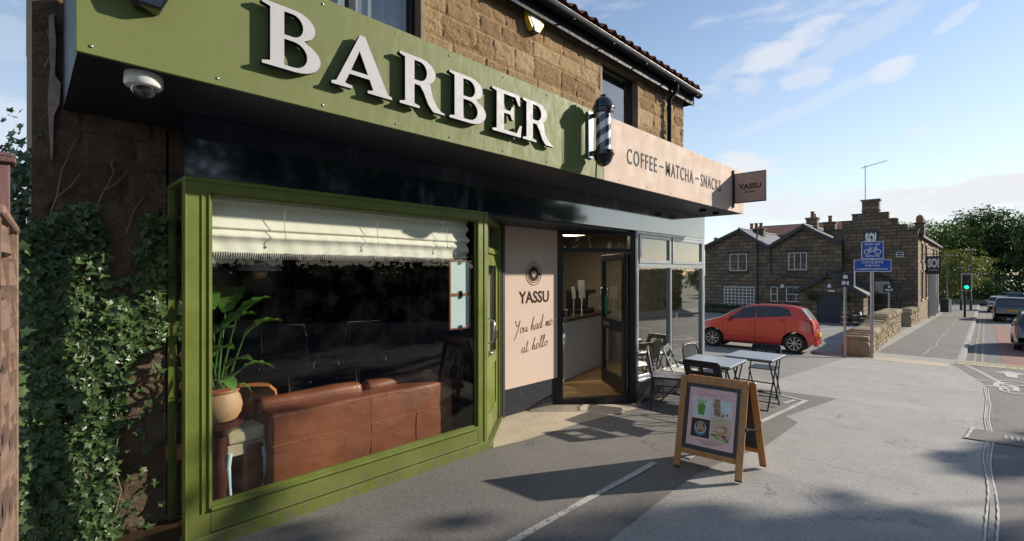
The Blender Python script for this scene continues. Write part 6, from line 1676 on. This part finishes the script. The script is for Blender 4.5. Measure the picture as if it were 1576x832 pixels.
# porch with dark blue door
porch = thing('stone_porch', 'low stone porch with slate gable and wide dark blue door left of the pub wall', 'porch', (35, 6.5, hz))
XPo = 33.0; zp = gz(33)-.0
b = MB(); b.add([(XPo, 8.05, zp), (XPo, 8.05, .62), (XPo, 6.52, 1.55), (XPo, 4.85, .55), (XPo, 4.85, zp), (XPo, 5.92, zp), (XPo, 5.92, .40), (XPo, 7.11, .40), (XPo, 7.11, zp)], [tuple(range(9))])
b.add([(XPo, 8.05, zp), (XPo, 8.05, .62), (XPo+4, 8.05, .62), (XPo+4, 8.05, zp)], [(0, 1, 2, 3)]); b.add([(XPo, 4.85, zp), (XPo, 4.85, .55), (XPo+4, 4.85, .55), (XPo+4, 4.85, zp)], [(0, 1, 2, 3)])
b.build('wall', m_gst, porch, fix=False)
gable_roof(porch, 8.25, 6.52, 4.68, .62, 1.76, .50, XPo-.22, XPo+4, m_slatedk)
b = MB(); b.box(XPo-.05, XPo+.15, 5.75, 7.28, .40, .56); b.build('lintel', m_lint, porch)
b = MB(); b.box(XPo+.06, XPo+.12, 5.92, 7.11, zp, .40); 
for k in range(9): y = 5.95+k*.13; b.box(XPo+.045, XPo+.06, y, y+.11, zp+.05, .36)
b.build('door', m_navyd, porch)
b = MB(); b.lathe([(0, .28), (.05, .22), (.10, .1), (.13, 0), (0, 0)], 12, 0, Matrix.Translation((XPo-.1, 6.45, .85))); b.box(XPo-.12, XPo, 6.42, 6.48, .95, 1.0); b.build('lantern', m_signwhite, porch)
b = MB(); b.box(XPo-.03, XPo, 6.2, 6.55, .62, .70); b.build('name_plate', m_signwhite, porch)
for k, yy in enumerate((7.32, 5.62)):
    hb = thing('hanging_basket', ['leafy hanging basket on the left of the blue porch door', 'leafy hanging basket on the right of the blue porch door'][k], 'plant', (XPo-.2, yy, .1), 0, 'hanging baskets on the porch')
    Pq = np.array([XPo-.2, yy, .32]) + rgx.normal(size=(500, 3))*np.array([.12, .14, .13]); leaf_cloud('foliage', Pq, rgx.normal(size=(500, 3)), .07, m_leafB, hb, rgx.random(500))
    b = MB(); b.lathe([(0, .1), (.12, .15), (.17, .26)], 14, 0, Matrix.Translation((XPo-.2, yy, 0))); b.tube([(XPo-.2, yy, .26), (XPo-.02, yy, .7)], .008, 5); b.build('basket', m_slatedk, hb)
for k, (yy, hh) in enumerate(((5.55, .62), (5.05, .78), (4.72, .6))):
    b = MB(); bz = gz(32.3); b.lathe([(.20, 0), (.27, hh*.5), (.22, hh), (.19, hh), (.18, hh-.06), (0, hh-.06)], 20, 0, Matrix.Translation((32.2, yy, bz))); bb_ = thing('barrel', ['dark wooden barrel by the porch, leftmost', 'dark wooden barrel by the porch, the tall middle one', 'dark wooden barrel by the porch, rightmost'][k], 'barrel', (32.2, yy, bz), 0, 'barrels by the porch')
    b.build('cask', wood_mat('dark_barrel_wood', (.06, .035, .02), .6), bb_); b = MB()
    for q in (.25, .75): rr_ = .20+.07*(1-abs(q-.5)*2)+.012; b.lathe([(rr_, hh*q-.02), (rr_, hh*q+.02)], 20, 0, Matrix.Translation((32.2, yy, bz)))
    b.build('hoop', m_rim, bb_)

# the pub
pub = thing('stone_pub', 'tall dark stone pub with a crow stepped gable, chimney and sunlit street side', 'pub', (52, 6, gz(46)-.15))
XP = 46.0; pz = gz(46)-.15
st_ = [(8.75, pz), (8.75, 5.15), (8.15, 5.15), (8.15, 5.75), (7.50, 5.75), (7.50, 6.28), (6.86, 6.28), (6.86, 6.35), (5.80, 6.35), (5.80, 6.28), (5.20, 6.28), (5.20, 5.74), (4.65, 5.74), (4.65, 5.26), (4.08, 5.26), (4.08, 4.85), (3.5, 4.85), (3.5, pz)]
st_[0] = (8.75, pz-.6); st_[-1] = (3.5, pz-.6)
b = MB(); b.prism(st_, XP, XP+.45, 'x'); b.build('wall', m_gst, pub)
for (ya, yb, z) in ((8.15, 8.78, 5.15), (7.5, 8.15, 5.75), (6.86, 7.5, 6.28), (5.2, 5.80, 6.28), (4.65, 5.2, 5.74), (4.08, 4.65, 5.26), (3.45, 4.08, 4.85)): b = MB(); b.box(XP-.06, XP+.5, ya, yb+.05, z, z+.09); b.build('coping', m_lint, pub)
b = MB(); b.box(XP-.03, XP+.7, 5.8, 6.86, 6.352, 7.30); b.box(XP-.10, XP+.78, 5.72, 6.94, 7.30, 7.42); b.box(XP-.06, XP+.74, 5.75, 6.9, 6.52, 6.60); c_ = b.build('chimney', m_gst, pub)
b = MB(); b.tube([(XP+.2, 6.68, 7.42), (XP+.2, 6.68, 10.15)], .028, 6); b.tube([(XP+.2, 6.95, 9.95), (XP+.2, 5.3, 10.3)], .022, 6)
for k in range(6): y = 5.35+k*.22; b.tube([(XP+.05, y, 10.29-.04*k), (XP+.35, y, 10.29-.04*k)], .01, 4)
b.build('aerial', plain('aerial_metal', (.2, .2, .22), .4, .6), pub)
# street side built with openings left in it
YQ = 3.5; XE = 68.0
wins = [(48.2, 50.0, -.3, 1.75), (51.6, 53.4, -.3, 1.75), (56.0, 57.4, -2.2, 1.4), (60.0, 61.8, -.4, 1.6), (64, 65.8, -.4, 1.6), (48.2, 50.0, 2.7, 4.0), (51.6, 53.4, 2.7, 4.0), (60, 61.8, 2.7, 4.0), (64, 65.8, 2.7, 4)]
def wall_with_holes(xa, xb, za, zb, y0, y1, holes, mat, parent, name='wall'):
    xs = sorted({xa, xb} | {h for w in holes for h in w[:2]}); zs = sorted({za, zb} | {h for w in holes for h in w[2:]} & set([h for w in holes for h in w[2:] if za < h < zb])); b = MB()
    zs = sorted(set(z for z in zs if za <= z <= zb))
    for i in range(len(xs)-1):
        for k in range(len(zs)-1):
            cx_, cz_ = (xs[i]+xs[i+1])/2, (zs[k]+zs[k+1])/2
            if any(w[0] < cx_ < w[1] and w[2] < cz_ < w[3] for w in holes): continue
            b.box(xs[i], xs[i+1], y0, y1, zs[k], zs[k+1])
    return b.build(name, mat, parent, fix=False)
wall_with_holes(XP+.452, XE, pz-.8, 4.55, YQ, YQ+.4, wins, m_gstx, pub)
b = MB(); b.box(XP+.3, XE-.5, 8.0, 8.4, pz-.8, 4.5); b.box(XE-.4, XE, YQ+.4, 8.0, pz-.8, 4.5); b.build('wall', m_gst, pub)
for (xa, xb, za, zb) in wins:
    b = MB(); b.box(xa-.1, xb+.1, YQ-.06, YQ+.3, zb, zb+.22); b.box(xa-.12, xb+.12, YQ-.1, YQ+.3, max(za, -2)-.14, max(za, -2)); b.box(xa-.0, xa+.12, YQ-.03, YQ+.35, za, zb); b.box(xb-.12, xb, YQ-.03, YQ+.35, za, zb); w = b.build('window', m_dress, pub)
    b = MB(); b.frame(xa+.12, xb-.12, za, zb, .09, YQ+.1, YQ+.18); b.box((xa+xb)/2-.04, (xa+xb)/2+.04, YQ+.1, YQ+.18, za, zb); b.build('frame', plain('maroon_frame', (.10, .025, .025), .5) if za < 2 else m_whitef, w)
    b = MB(); b.box(xa+.1, xb-.1, YQ+.13, YQ+.14, za, zb); b.build('pane', m_dglass, w)
b = MB(); b.box(55.2, 55.4, YQ-.5, YQ, -2, 1.75); b.box(57.9, 58.1, YQ-.5, YQ, -2, 1.75); b.box(55.1, 58.2, YQ-.6, YQ, 1.75, 2.0); b.build('doorcase', m_whitef, pub)
b = MB(); b.add([(XP+.4, YQ-.25, 4.5), (XE, YQ-.25, 4.5), (XE, 6.1, 6.4), (XP+.4, 6.1, 6.4)], [(0, 1, 2, 3)]); b.add([(XP+.4, 8.6, 4.5), (XE, 8.6, 4.5), (XE, 6.1, 6.4), (XP+.4, 6.1, 6.4)], [(0, 1, 2, 3)])
b.box(XP+.4, XE, YQ-.3, YQ-.16, 4.36, 4.50); b.build('roof', m_slate, pub)
chimney(pub, 53.5, 3.95, 4.6, 6.0, .8, .62, 0); b = MB(); b.lathe([(.24, 6.0), (.28, 6.3), (.22, 6.55), (.0, 6.7)], 14, 0, Matrix.Translation((53.5, 3.95, 0))); b.build('chimney_pot', m_pot, pub)
b = MB(); b.tube([(XP-.07, 6.85, 2.6), (XP-.07, 6.2, 2.0), (XP-.07, 4.9, 1.15)], .06, 6); b.tube([(XP-.07, 8.1, 4.5), (XP-.07, 8.0, 2.9), (XP-.07, 7.0, 2.1), (XP-.07, 5.4, 1.3)], .05, 6); b.build('drainpipe', m_slatedk, pub)
def gsign(name, lab, X, y0, y1, z0, z1, cat='sign', th=.05):
    t = thing(name, lab, cat, (X, (y0+y1)/2, z0)); b = MB(); b.box(X-th, X, y0, y1, z0, z1); b.build('board', m_board_dk, t); return t, face_T((X-th-.004, 0, 0), (0, -1, 0), (0, 0, 1))
XG = 37.60
t, T = gsign('wall_sign', 'dark wall sign reading SO! high on the stepped gable of the pub', XG-.01, 4.78, 5.52, 3.17, 4.40)
b = MB(); put_text(b, 'SO!', -5.44, -4.86, 3.54, 4.25, T, bold=.06, depth=.004); b.build('lettering', m_signwhite, t)
b = MB(); t2 = thing('wall_plaque', 'tiny white bordered plaque on the dark pub gable', 'plaque', (XG, 3.72, 2.68)); b.box(XG-.04, XG-.004, 3.54, 3.89, 2.68, 2.99); b.build('plate', m_signwhite, t2); b = MB(); b.box(XG-.05, XG-.041, 3.57, 3.86, 2.715, 2.81); b.box(XG-.05, XG-.041, 3.57, 3.86, 2.85, 2.96); b.build('print', m_board_dk, t2)
t, T = gsign('menu_case', 'dark framed noticeboard with pale papers low on the pub gable', XG-.01, 4.13, 5.03, .35, 1.25, 'noticeboard')
b = MB(); b.box(XG-.07, XG-.061, 4.20, 4.95, .42, 1.18); b.build('paper', plain('cream_notice_paper', (.42, .37, .28), .8, var=.2, scale=8), t)
hs = thing('hanging_sign', 'dark pub sign reading SO! hanging on a bracket over the pavement', 'sign', (41.3, 2.4, 1.7))
b = MB(); b.box(41.24, 41.32, 1.98, 2.76, 1.63, 2.80); b.build('board', m_board_dk, hs); b = MB(); b.beam((41.28, 1.88, 2.93), (41.28, 2.86, 2.93), .05, .05); b.tube([(41.28, 2.05, 2.93), (41.28, 2.05, 2.8)], .018, 6); b.tube([(41.28, 2.7, 2.93), (41.28, 2.7, 2.8)], .018, 6); b.beam((41.28, 1.92, 2.94), (41.28, 2.86, 3.42), .035, .035); b.build('bracket', m_slatedk, hs)
b = MB(); T = face_T((41.232, 0, 0), (0, -1, 0), (0, 0, 1)); put_text(b, 'SO!', -2.66, -2.10, 2.04, 2.66, T, bold=.06, depth=.004); b.box(41.228, 41.237, 2.13, 2.62, 1.88, 1.91); b.build('lettering', m_signwhite, hs)
# the pub and its fittings, scaled about the camera with the result baked in, stand at the far side of the car park, their fronts in line with the house
for o_, lc in ((pub, (42.51, 4.905, -1.045)), ):
    o_.scale = (.8174, .8174, .8174); o_.location = lc
# low walls
def low_wall(label, P0, P1, th, h0, h1, mid=None, seed=3):
    t = thing('low_wall', label, 'wall', (P0[0], P0[1], gz(P0[0]))); d = Vector((P1[0]-P0[0], P1[1]-P0[1], 0)); L_ = d.length; d.normalize(); n_ = Vector((-d.y, d.x, 0))
    rp = random.Random(seed); v = []; f = []; tn = []
    def height(u): return (h0+(h1-h0)*(u if mid is None else (1/(1+math.exp(-(u-mid)*26)))))*(.80+.20*min(1, u*10))
    def stone(s0, s1, w0, w1, z0, z1, rnd):
        """rounded rough stone: s along the wall, w across, z up"""
        nb = len(v); c = ((s0+s1)/2, (w0+w1)/2, (z0+z1)/2); hh = ((s1-s0)/2, (w1-w0)/2, (z1-z0)/2); g_ = rp.random(); k = 4
        for i in range(k+1):
            for j in range(k+1):
                for q in range(k+1):
                    if not (i in (0, k) or j in (0, k) or q in (0, k)): v.append(None); continue
                    p = Vector((2*i/k-1, 2*j/k-1, 2*q/k-1)); m_ = max(abs(p.x), abs(p.y), abs(p.z)); sp = p.normalized()*1.25
                    p = p*(1-rnd) + sp*rnd*m_
                    x = c[0]+p.x*hh[0]; y = c[1]+p.y*hh[1]; z = c[2]+p.z*hh[2]
                    nz = noise.noise(Vector((x*6+seed, y*7, z*7)))*.035; 
                    pt = Vector((P0[0], P0[1], 0)) + d*(x+nz*.5) + n_*(y + nz*(1 if p.y > 0 else -1)); pt.z = gz(pt.x) + z + nz*.5; v.append(pt)
        idx = lambda i, j, q: nb+(i*(k+1)+j)*(k+1)+q
        for a_ in range(k):
            for b_ in range(k):
                for e in (0, k):
                    f.append((idx(e, a_, b_), idx(e, a_+1, b_), idx(e, a_+1, b_+1), idx(e, a_, b_+1))); f.append((idx(a_, e, b_), idx(a_+1, e, b_), idx(a_+1, e, b_+1), idx(a_, e, b_+1))); f.append((idx(a_, b_, e), idx(a_+1, b_, e), idx(a_+1, b_+1, e), idx(a_, b_+1, e)))
        tn.extend([g_]*((k+1)**3))
    ch = .155; zc = 0; row = 0
    while zc < max(h0, h1)-.25:
        s_ = -rp.random()*.1
        while s_ < L_:
            w = rp.uniform(.20, .42); e = min(s_+w, L_); hgt = height(max(0, min(1, (s_+e)/2/L_)))-.26
            if zc < hgt:
                top = min(zc+ch, hgt+.02)
                if top-zc > .05:
                    stone(max(0, s_)+.006, e-.006, rp.uniform(-.015, .012), th*.5, zc-.06*(row == 0), top-.010, .16); stone(max(0, s_)+.006, e-.006, th*.5, th+rp.uniform(-.012, .015), zc-.06*(row == 0), top-.010, .16)
            s_ = e
        zc += ch; row += 1
    s_ = 0
    while s_ < L_:                                                      # rounded coping stones
        e = min(s_+rp.uniform(.30, .5), L_); hgt = height((s_+e)/2/L_)-.26; stone(s_+.004, e-.004, -.04, th+.04, hgt-.02, hgt+.26, .42); s_ = e
    stone(-.16, .2, -.05, th+.05, -.1, height(0)-.12, .4)
    used = sorted({i for q in f for i in q}); mp = {o: i for i, o in enumerate(used)}
    V = np.array([tuple(v[i]) for i in used]); F = np.array([[mp[i] for i in q] for q in f]); T_n = np.array([tn[i] for i in used])
    o = link_arrays('stonework', V, F, m_wallstone, t, T_n, True)
    bm = bmesh.new(); bm.from_mesh(o.data); bmesh.ops.remove_doubles(bm, verts=bm.verts, dist=.0008); bmesh.ops.recalc_face_normals(bm, faces=bm.faces); bm.to_mesh(o.data); bm.free()
    b = MB(); x0 = .05; q = [Vector((P0[0], P0[1], 0)) + d*a_ + n_*w_ for a_ in (.05, L_-.02) for w_ in (.04, th-.04)]
    n = 40; vv = []
    for i in range(n+1):
        u = i/n; hgt = height(u)-.28
        for w_ in (.035, th-.035):
            for zz in (-.1, hgt): p = Vector((P0[0], P0[1], 0)) + d*(.05+(L_-.07)*u) + n_*w_; vv.append((p.x, p.y, gz(p.x)+zz))
    ff = []
    for i in range(n):
        a_ = 4*i
        for k1, k2 in ((0, 1), (1, 3), (3, 2)): ff.append((a_+k1, a_+k2, a_+4+k2, a_+4+k1))
    b.add(vv, ff); b.build('mortar', plain('wall_mortar', (.17, .14, .10), .95, var=.3), t)
def stone_tone_mat():
    t = NT('wall_rubble_stone'); at = t.new('ShaderNodeAttribute', attribute_name='tone'); n = t.noise(9, 6, .7); n2 = t.noise(40, 5, .75)
    c = t.ramp(at.outputs['Fac'], (0, (.20, .15, .095)), (.4, (.32, .245, .155)), (.75, (.40, .32, .21)), (1, (.27, .235, .18)))
    c = t.mix(t.rng(n, .45, .75, 0, .55), c, (.17, .14, .09)); c = t.mix(t.rng(n2, .5, .75, 0, .6), c, (.13, .10, .07)); t.col(c); t.set(rough=.95, spec=.2); t.bump(n2, .6, .015); return t.mat
m_wallstone = stone_tone_mat()
low_wall('low rubble stone wall with rounded top beside the blue cycle sign, stepping up at its far end', (17.9, 2.52), (30.8, 3.0), .60, .74, 1.08, .42)
low_wall('short rubble stone wall running up to the pub corner', (33.9, 2.9), (37.5, 2.84), .5, .95, 1.0, None, 8)
# road sign on its pole
m_pole = plain('galvanised_pole', (.36, .37, .38), .4, .6, var=.08)
m_sblue = plain('sign_blue', (.010, .075, .42), .35, bump=0, var=.02)
cs2 = thing('cycle_sign', 'grey pole with two blue signs, END OF ROUTE over CYCLISTS REJOIN CARRIAGEWAY', 'road sign', (17.75, 2.40, gz(17.75)))
sx, sy = 17.70, 2.40; f2 = Vector((-.93, -.37, 0)).normalized()   # signs turned a little to the street
rt = Vector((0, 0, 1)).cross(f2); rt = Vector((-f2.y, f2.x, 0))
rt = f2.cross(Vector((0, 0, 1))) * -1
b = MB(); b.tube([(sx, sy, gz(sx)-.1), (sx, sy, 2.72)], .042, 14); b.build('pole', m_pole, cs2)
def signface(cx, cy, cz, w, h, parent, mats, writer, nm='plate', push=.06):
    o = Vector((cx, cy, cz)) + f2*push; T = face_T(o, Vector((0, 0, 1)).cross(f2), (0, 0, 1))
    b = MB(); r_ = .03; poly = []
    for (ax_, ay_, a0) in ((w/2-r_, h/2-r_, 0), (-w/2+r_, h/2-r_, 90), (-w/2+r_, -h/2+r_, 180), (w/2-r_, -h/2+r_, 270)):
        for k in range(5): a = math.radians(a0+90*k/4); poly.append((ax_+r_*math.cos(a), ay_+r_*math.sin(a)))
    b.prism(poly, -.012, 0, 'z', 0, T); p2 = [(x*(1-.035/w), y*(1-.035/h)) for x, y in poly]; b.prism(p2, -.001, .003, 'z', 1, T); pl_ = b.build(nm, mats, parent)
    b = MB(); writer(b, T @ Matrix.Translation((0, 0, .005))); b.build('lettering', m_signwhite, pl_); return pl_
def w1(b, T):
    put_text(b, 'END OF', -.19, .19, .145, .205, T, bold=.02); put_text(b, 'ROUTE', -.17, .17, -.205, -.145, T, bold=.02)
    for cx in (-.13, .13): ring(b, cx, -.045, .062, .082, T, 0, .001, 24)
    for p, q in (((-.13, -.045), (-.06, .06)), ((-.06, .06), (.085, .06)), ((.085, .06), (.13, -.045)), ((-.06, .06), (0, -.045)), ((0, -.045), (.085, .06)), ((-.13, -.045), (0, -.045)), ((-.09, .08), (-.04, .08)), ((.085, .06), (.075, .10)), ((.075, .10), (.12, .10))):
        d = Vector((q[0]-p[0], q[1]-p[1])).normalized()*.009; b.add([(p[0]-d.y, p[1]+d.x, .001), (p[0]+d.y, p[1]-d.x, .001), (q[0]+d.y, q[1]-d.x, .001), (q[0]-d.y, q[1]+d.x, .001)], [(0, 1, 2, 3)], 0, False, T)
def w2(b, T): put_text(b, 'CYCLISTS', -.26, .26, .068, .125, T, bold=.02); put_text(b, 'REJOIN', -.18, .18, -.03, .027, T, bold=.02); put_text(b, 'CARRIAGEWAY', -.39, .39, -.128, -.071, T, bold=.02)
signface(sx, sy, 2.38, .54, .52, cs2, [m_signwhite, m_sblue], w1); signface(sx, sy, 1.92, .92, .36, cs2, [m_signwhite, m_sblue], w2)
isg = thing('entrance_sign', 'dark IN sign on a thin grey pole at the near end of the low wall', 'road sign', (16.95, 2.94, gz(16.95)))
b = MB(); b.tube([(16.95, 2.94, gz(16.95)-.1), (16.95, 2.94, 1.72)], .034, 12); b.build('pole', m_pole, isg)
def w3(b, T): put_text(b, 'IN', -.085, .085, -.15, -.03, T, bold=.05); rect_(b, -.055, .055, .04, .14, T)
def rect_(b, x0, x1, y0, y1, T): b.add([(x0, y0, .001), (x1, y0, .001), (x1, y1, .001), (x0, y1, .001)], [(0, 1, 2, 3)], 0, False, T)
signface(16.95, 2.94, 1.50, .46, .42, isg, [m_board_dk, m_board_dk], w3, push=.05)
b = MB(); b.beam((16.93, 2.70, 1.28), (16.93, 2.70, 1.74), .03, .03); b.build('side_rail', m_signwhite, isg)
osg = thing('exit_sign', 'dark OUT sign on a thin pole by the gap in the low wall', 'road sign', (33.2, 3.75, gz(33.2)))
b = MB(); b.tube([(33.2, 3.75, gz(33.2)-.1), (33.2, 3.75, 1.1)], .04, 12); b.build('pole', m_pole, osg)
def w4(b, T): put_text(b, 'OUT', -.17, .17, -.15, -.02, T, bold=.05); rect_(b, -.06, .06, .05, .14, T)
signface(33.2, 3.75, .86, .52, .42, osg, [m_board_dk, m_board_dk], w4, push=.06)

# street furniture down the road
m_dkpost = plain('dark_green_post', (.015, .022, .022), .5)
tl = thing('traffic_light', 'traffic light showing green on a black post at the kerb', 'traffic light', (48.1, 1.1, gz(48.1)))
b = MB(); b.tube([(48.1, 1.05, gz(48.1)-.1), (48.1, 1.05, .55)], .07, 12); b.build('post', m_dkpost, tl)
b = MB(); b.box(47.96, 48.12, .66, 1.24, .42, 1.66); b.build('backing_board', m_signwhite, tl); b = MB(); b.box(47.80, 47.955, .72, 1.18, .48, 1.60); b.build('head', m_board_dk, tl)
for z, mm in ((1.40, plain('unlit_red', (.06, .01, .01), .3)), (1.04, plain('unlit_amber', (.07, .04, .01), .3)), (.68, emit_mat('green_signal', (.02, .8, .42), 1.3))):
    b = MB(); T = Matrix.Translation((47.79, .95, z)) @ Matrix.Rotation(math.radians(-90), 4, 'Y'); b.lathe([(0, .012), (.13, 0)], 20, 0, T); b.build('lens', mm, tl)
    b = MB(); b.lathe([(.145, 0), (.15, .14)], 20, 0, T, sweep=.55); b.build('hood', m_dkpost, tl)
def lamp_post(x, y, h_, lab, arm):
    t = thing('street_lamp', lab, 'street lamp', (x, y, gz(x)), 0, 'dark lamp posts down the street'); z = gz(x)-.1
    b = MB(); b.tube([(x, y, z), (x, y, z+1.1), (x, y, z+1.15), (x, y, z+h_)], [.10, .10, .06, .045], 10); b.build('post', m_dkpost, t)
    b = MB(); b.beam((x, y, z+h_-.05), (x, y+arm, z+h_+.05), .05, .05); b.box(x-.12, x+.12, y+arm-.35, y+arm+.25, z+h_+.03, z+h_+.13); b.build('lantern', plain('grey_lantern', (.3, .32, .33), .4), t, .02)
lamp_post(57.6, 2.45, 4.95, 'dark street lamp post with a pale head near the pub, left of the traffic light', -.1)
lamp_post(62.0, .95, 5.6, 'tall thin dark post with a small fitting, right of the traffic light', .15)
lamp_post(60.0, 1.55, 3.9, 'short dark post directly behind the traffic light', .05)
bx_ = thing('utility_box', 'dark green roadside cabinet with a white edge at the foot of the lamp post', 'cabinet', (55.5, 2.3, gz(55.5)))
b = MB(); b.box(55.2, 55.8, 2.2, 2.75, gz(55.5)-.1, gz(55.5)+1.15); b.build('cabinet', m_dkpost, bx_, .02); b = MB(); b.box(55.15, 55.19, 2.02, 2.16, gz(55.5)-.1, gz(55.5)+1.1); b.build('edge_strip', m_signwhite, bx_)

# ------------------------------------------------------------------ trees
T_ = 'trees at the end of the street'
tree('tall dark green tree at the end of the street, the highest crown', 112, -1.5, 13.8, 7.5, 3.5, m_leafA, 26000, .42, 21, group=T_, tr=.35)
tree('broad green tree at the end of the street, left of the highest crown', 104, 6.5, 11.6, 6.5, 3, m_leafB, 20000, .40, 22, group=T_, tr=.3)
tree('broad dark tree at the right edge of the street end', 100, -9.5, 12.2, 7, 3, m_leafA, 22000, .42, 23, group=T_, tr=.3)
tree('tree filling the gap right behind the highest crown', 122, -10, 13.0, 8, 3, m_leafB, 16000, .46, 24, group=T_, tr=.3)
tree('rounded green tree just beyond the end of the pub', 92, 8.4, 10.4, 5, 2.5, m_leafA, 14000, .36, 25, group=T_, tr=.3)
tree('tree standing behind the pub chimney line', 128, 7, 12.0, 8, 3, m_leafA, 12000, .5, 26, group=T_, tr=.3)
tree('small sunlit yellow green tree behind the traffic light', 72, 2.6, 6.3, 2.9, 1.2, m_leafY, 9000, .20, 31, name='small_tree', tr=.1)
tree('smaller olive green tree right of the yellow one', 80, 1.0, 5.6, 2.2, 1.0, m_leafB, 6000, .22, 32, name='small_tree', tr=.1)
gsv = grid_sheet('verge', 80, 140, -30, 8, .02, plain('verge_grass', (.08, .10, .035), .95, var=.4, scale=.8))
ug = thing('shadow_shrubs', 'shrubs added for the dark shadow under the trees at the end of the street', 'shrub', (100, 2, gz(100)))  # shrubs added to make the dark shadow beneath the crowns
rg = np.random.default_rng(18); n = 9000
Pu = np.stack([100+rg.normal(size=n)*2.5, rg.uniform(-22, 13, n), gz(100)+rg.random(n)*3.6], -1); leaf_cloud('foliage', Pu, rg.normal(size=(n, 3))+np.array([-.5, 0, .4]), .5, m_leafA, ug, rg.random(n))
# across the road: hedge, garden wall and street trees (seen in the glass, and they throw the shade)
hd_ = thing('hedge', 'long clipped dark hedge on the far side of the road', 'hedge', (0, -12.5, 0))
rg = np.random.default_rng(8); n = 32000
Ph = np.stack([rg.uniform(-30, 40, n), -12.2+rg.normal(size=n)*.0+rg.choice([-.6, .6], n)*rg.random(n)**.3, rg.uniform(-.8, 1.9, n)], -1); Ph[:n//4, 2] = 1.85+rg.normal(size=n//4)*.08
leaf_cloud('foliage', Ph, rg.normal(size=(n, 3))+np.array([0, .5, .4]), .24, m_leafH, hd_, rg.random(n))
b = MB(); b.box(-30, 40, -12.6, -11.8, -1.9, 1.7); b.build('branches', plain('hedge_inside', (.02, .022, .012), .95), hd_)
TO = 'street trees on the far side of the road'
for k, (x, y, h_, cr_, tk) in enumerate(((9, -17, 11, 4.6, 2.0), (17, -18, 12, 5.0, 2.0), (25, -18.5, 10.5, 4.6, 2.0), (1, -17, 10.5, 5, 2))):
    tree(['leafy tree behind the far hedge, second from the left', 'leafy tree behind the far hedge, third from the left', 'leafy tree behind the far hedge, rightmost', 'leafy tree behind the far hedge, leftmost'][k], x, y, h_, cr_, tk, m_leafA, 17000, .42, 40+k, group=TO, z=0)
for k, (x, y, h_, cr_) in enumerate(((36, -21, 4.2, 2.2), (47, -23, 4.4, 2.6), (60, -24, 4.2, 2.4), (75, -25, 4.6, 3), (-8, -18, 9, 4.5))):
    tree(['broad tree beyond the far hedge end, nearest of its row', 'broad tree beyond the far hedge end, second of its row', 'broad tree beyond the far hedge end, third of its row', 'broad tree beyond the far hedge end, last of its row', 'lone leafy tree behind the left end of the far hedge'][k], x, y, h_, cr_, min(2, h_*.3), m_leafB, 6000, .25, 60+k, group=TO, z=gz(x)-.14)
# shade trees, placed where their shadows fall as in the photograph
def shade_tree(lab, x, y, blobs, n, size, seed):
    z0 = gz(x)-.14
    tree(lab, x, y, 9, 3, 2.2, m_leafB, n, size, seed, blobs=blobs, group='street trees at the near kerb', z=z0, tr=.12)
S3 = SUN
def along(px_, py_, pz_, t): return (px_+S3.x*t, py_+S3.y*t, pz_+S3.z*t)
def shade_blobs(list_, t):
    out = []
    for (x, y, z, r_) in list_: c_ = along(x, y, z, t); out.append((c_[0], c_[1], c_[2], r_, r_, r_*.8))
    return out
bl1 = shade_blobs([(2.9, 1.05, 0, .72), (1.9, 1.5, 0, .75), (4.1, .75, 0, .42), (2.9, .2, 0, .8), (1.6, .6, 0, .9), (.5, 1.6, 0, .9), (3.5, -.4, 0, .6), (1.7, 2.6, 0, .3), (.80, 3.43, .70, .20), (.9, 3.2, .1, .35), (1.5, 3.43, .75, .22)], 14.0)
shade_tree('leafy roadside tree whose shade falls across the pavement by the barber window', bl1[0][0]+.5, bl1[0][1]-.4, bl1, 9000, .15, 51)
bl2 = shade_blobs([(6.7, -.05, 0, .30), (7.2, -.5, 0, .42), (7.9, -.9, 0, .5), (8.8, -1.3, 0, .6)], 11.0)
shade_tree('smaller roadside tree whose shade reaches the white edging', bl2[3][0]+.3, bl2[3][1]-.3, bl2, 4000, .13, 52)
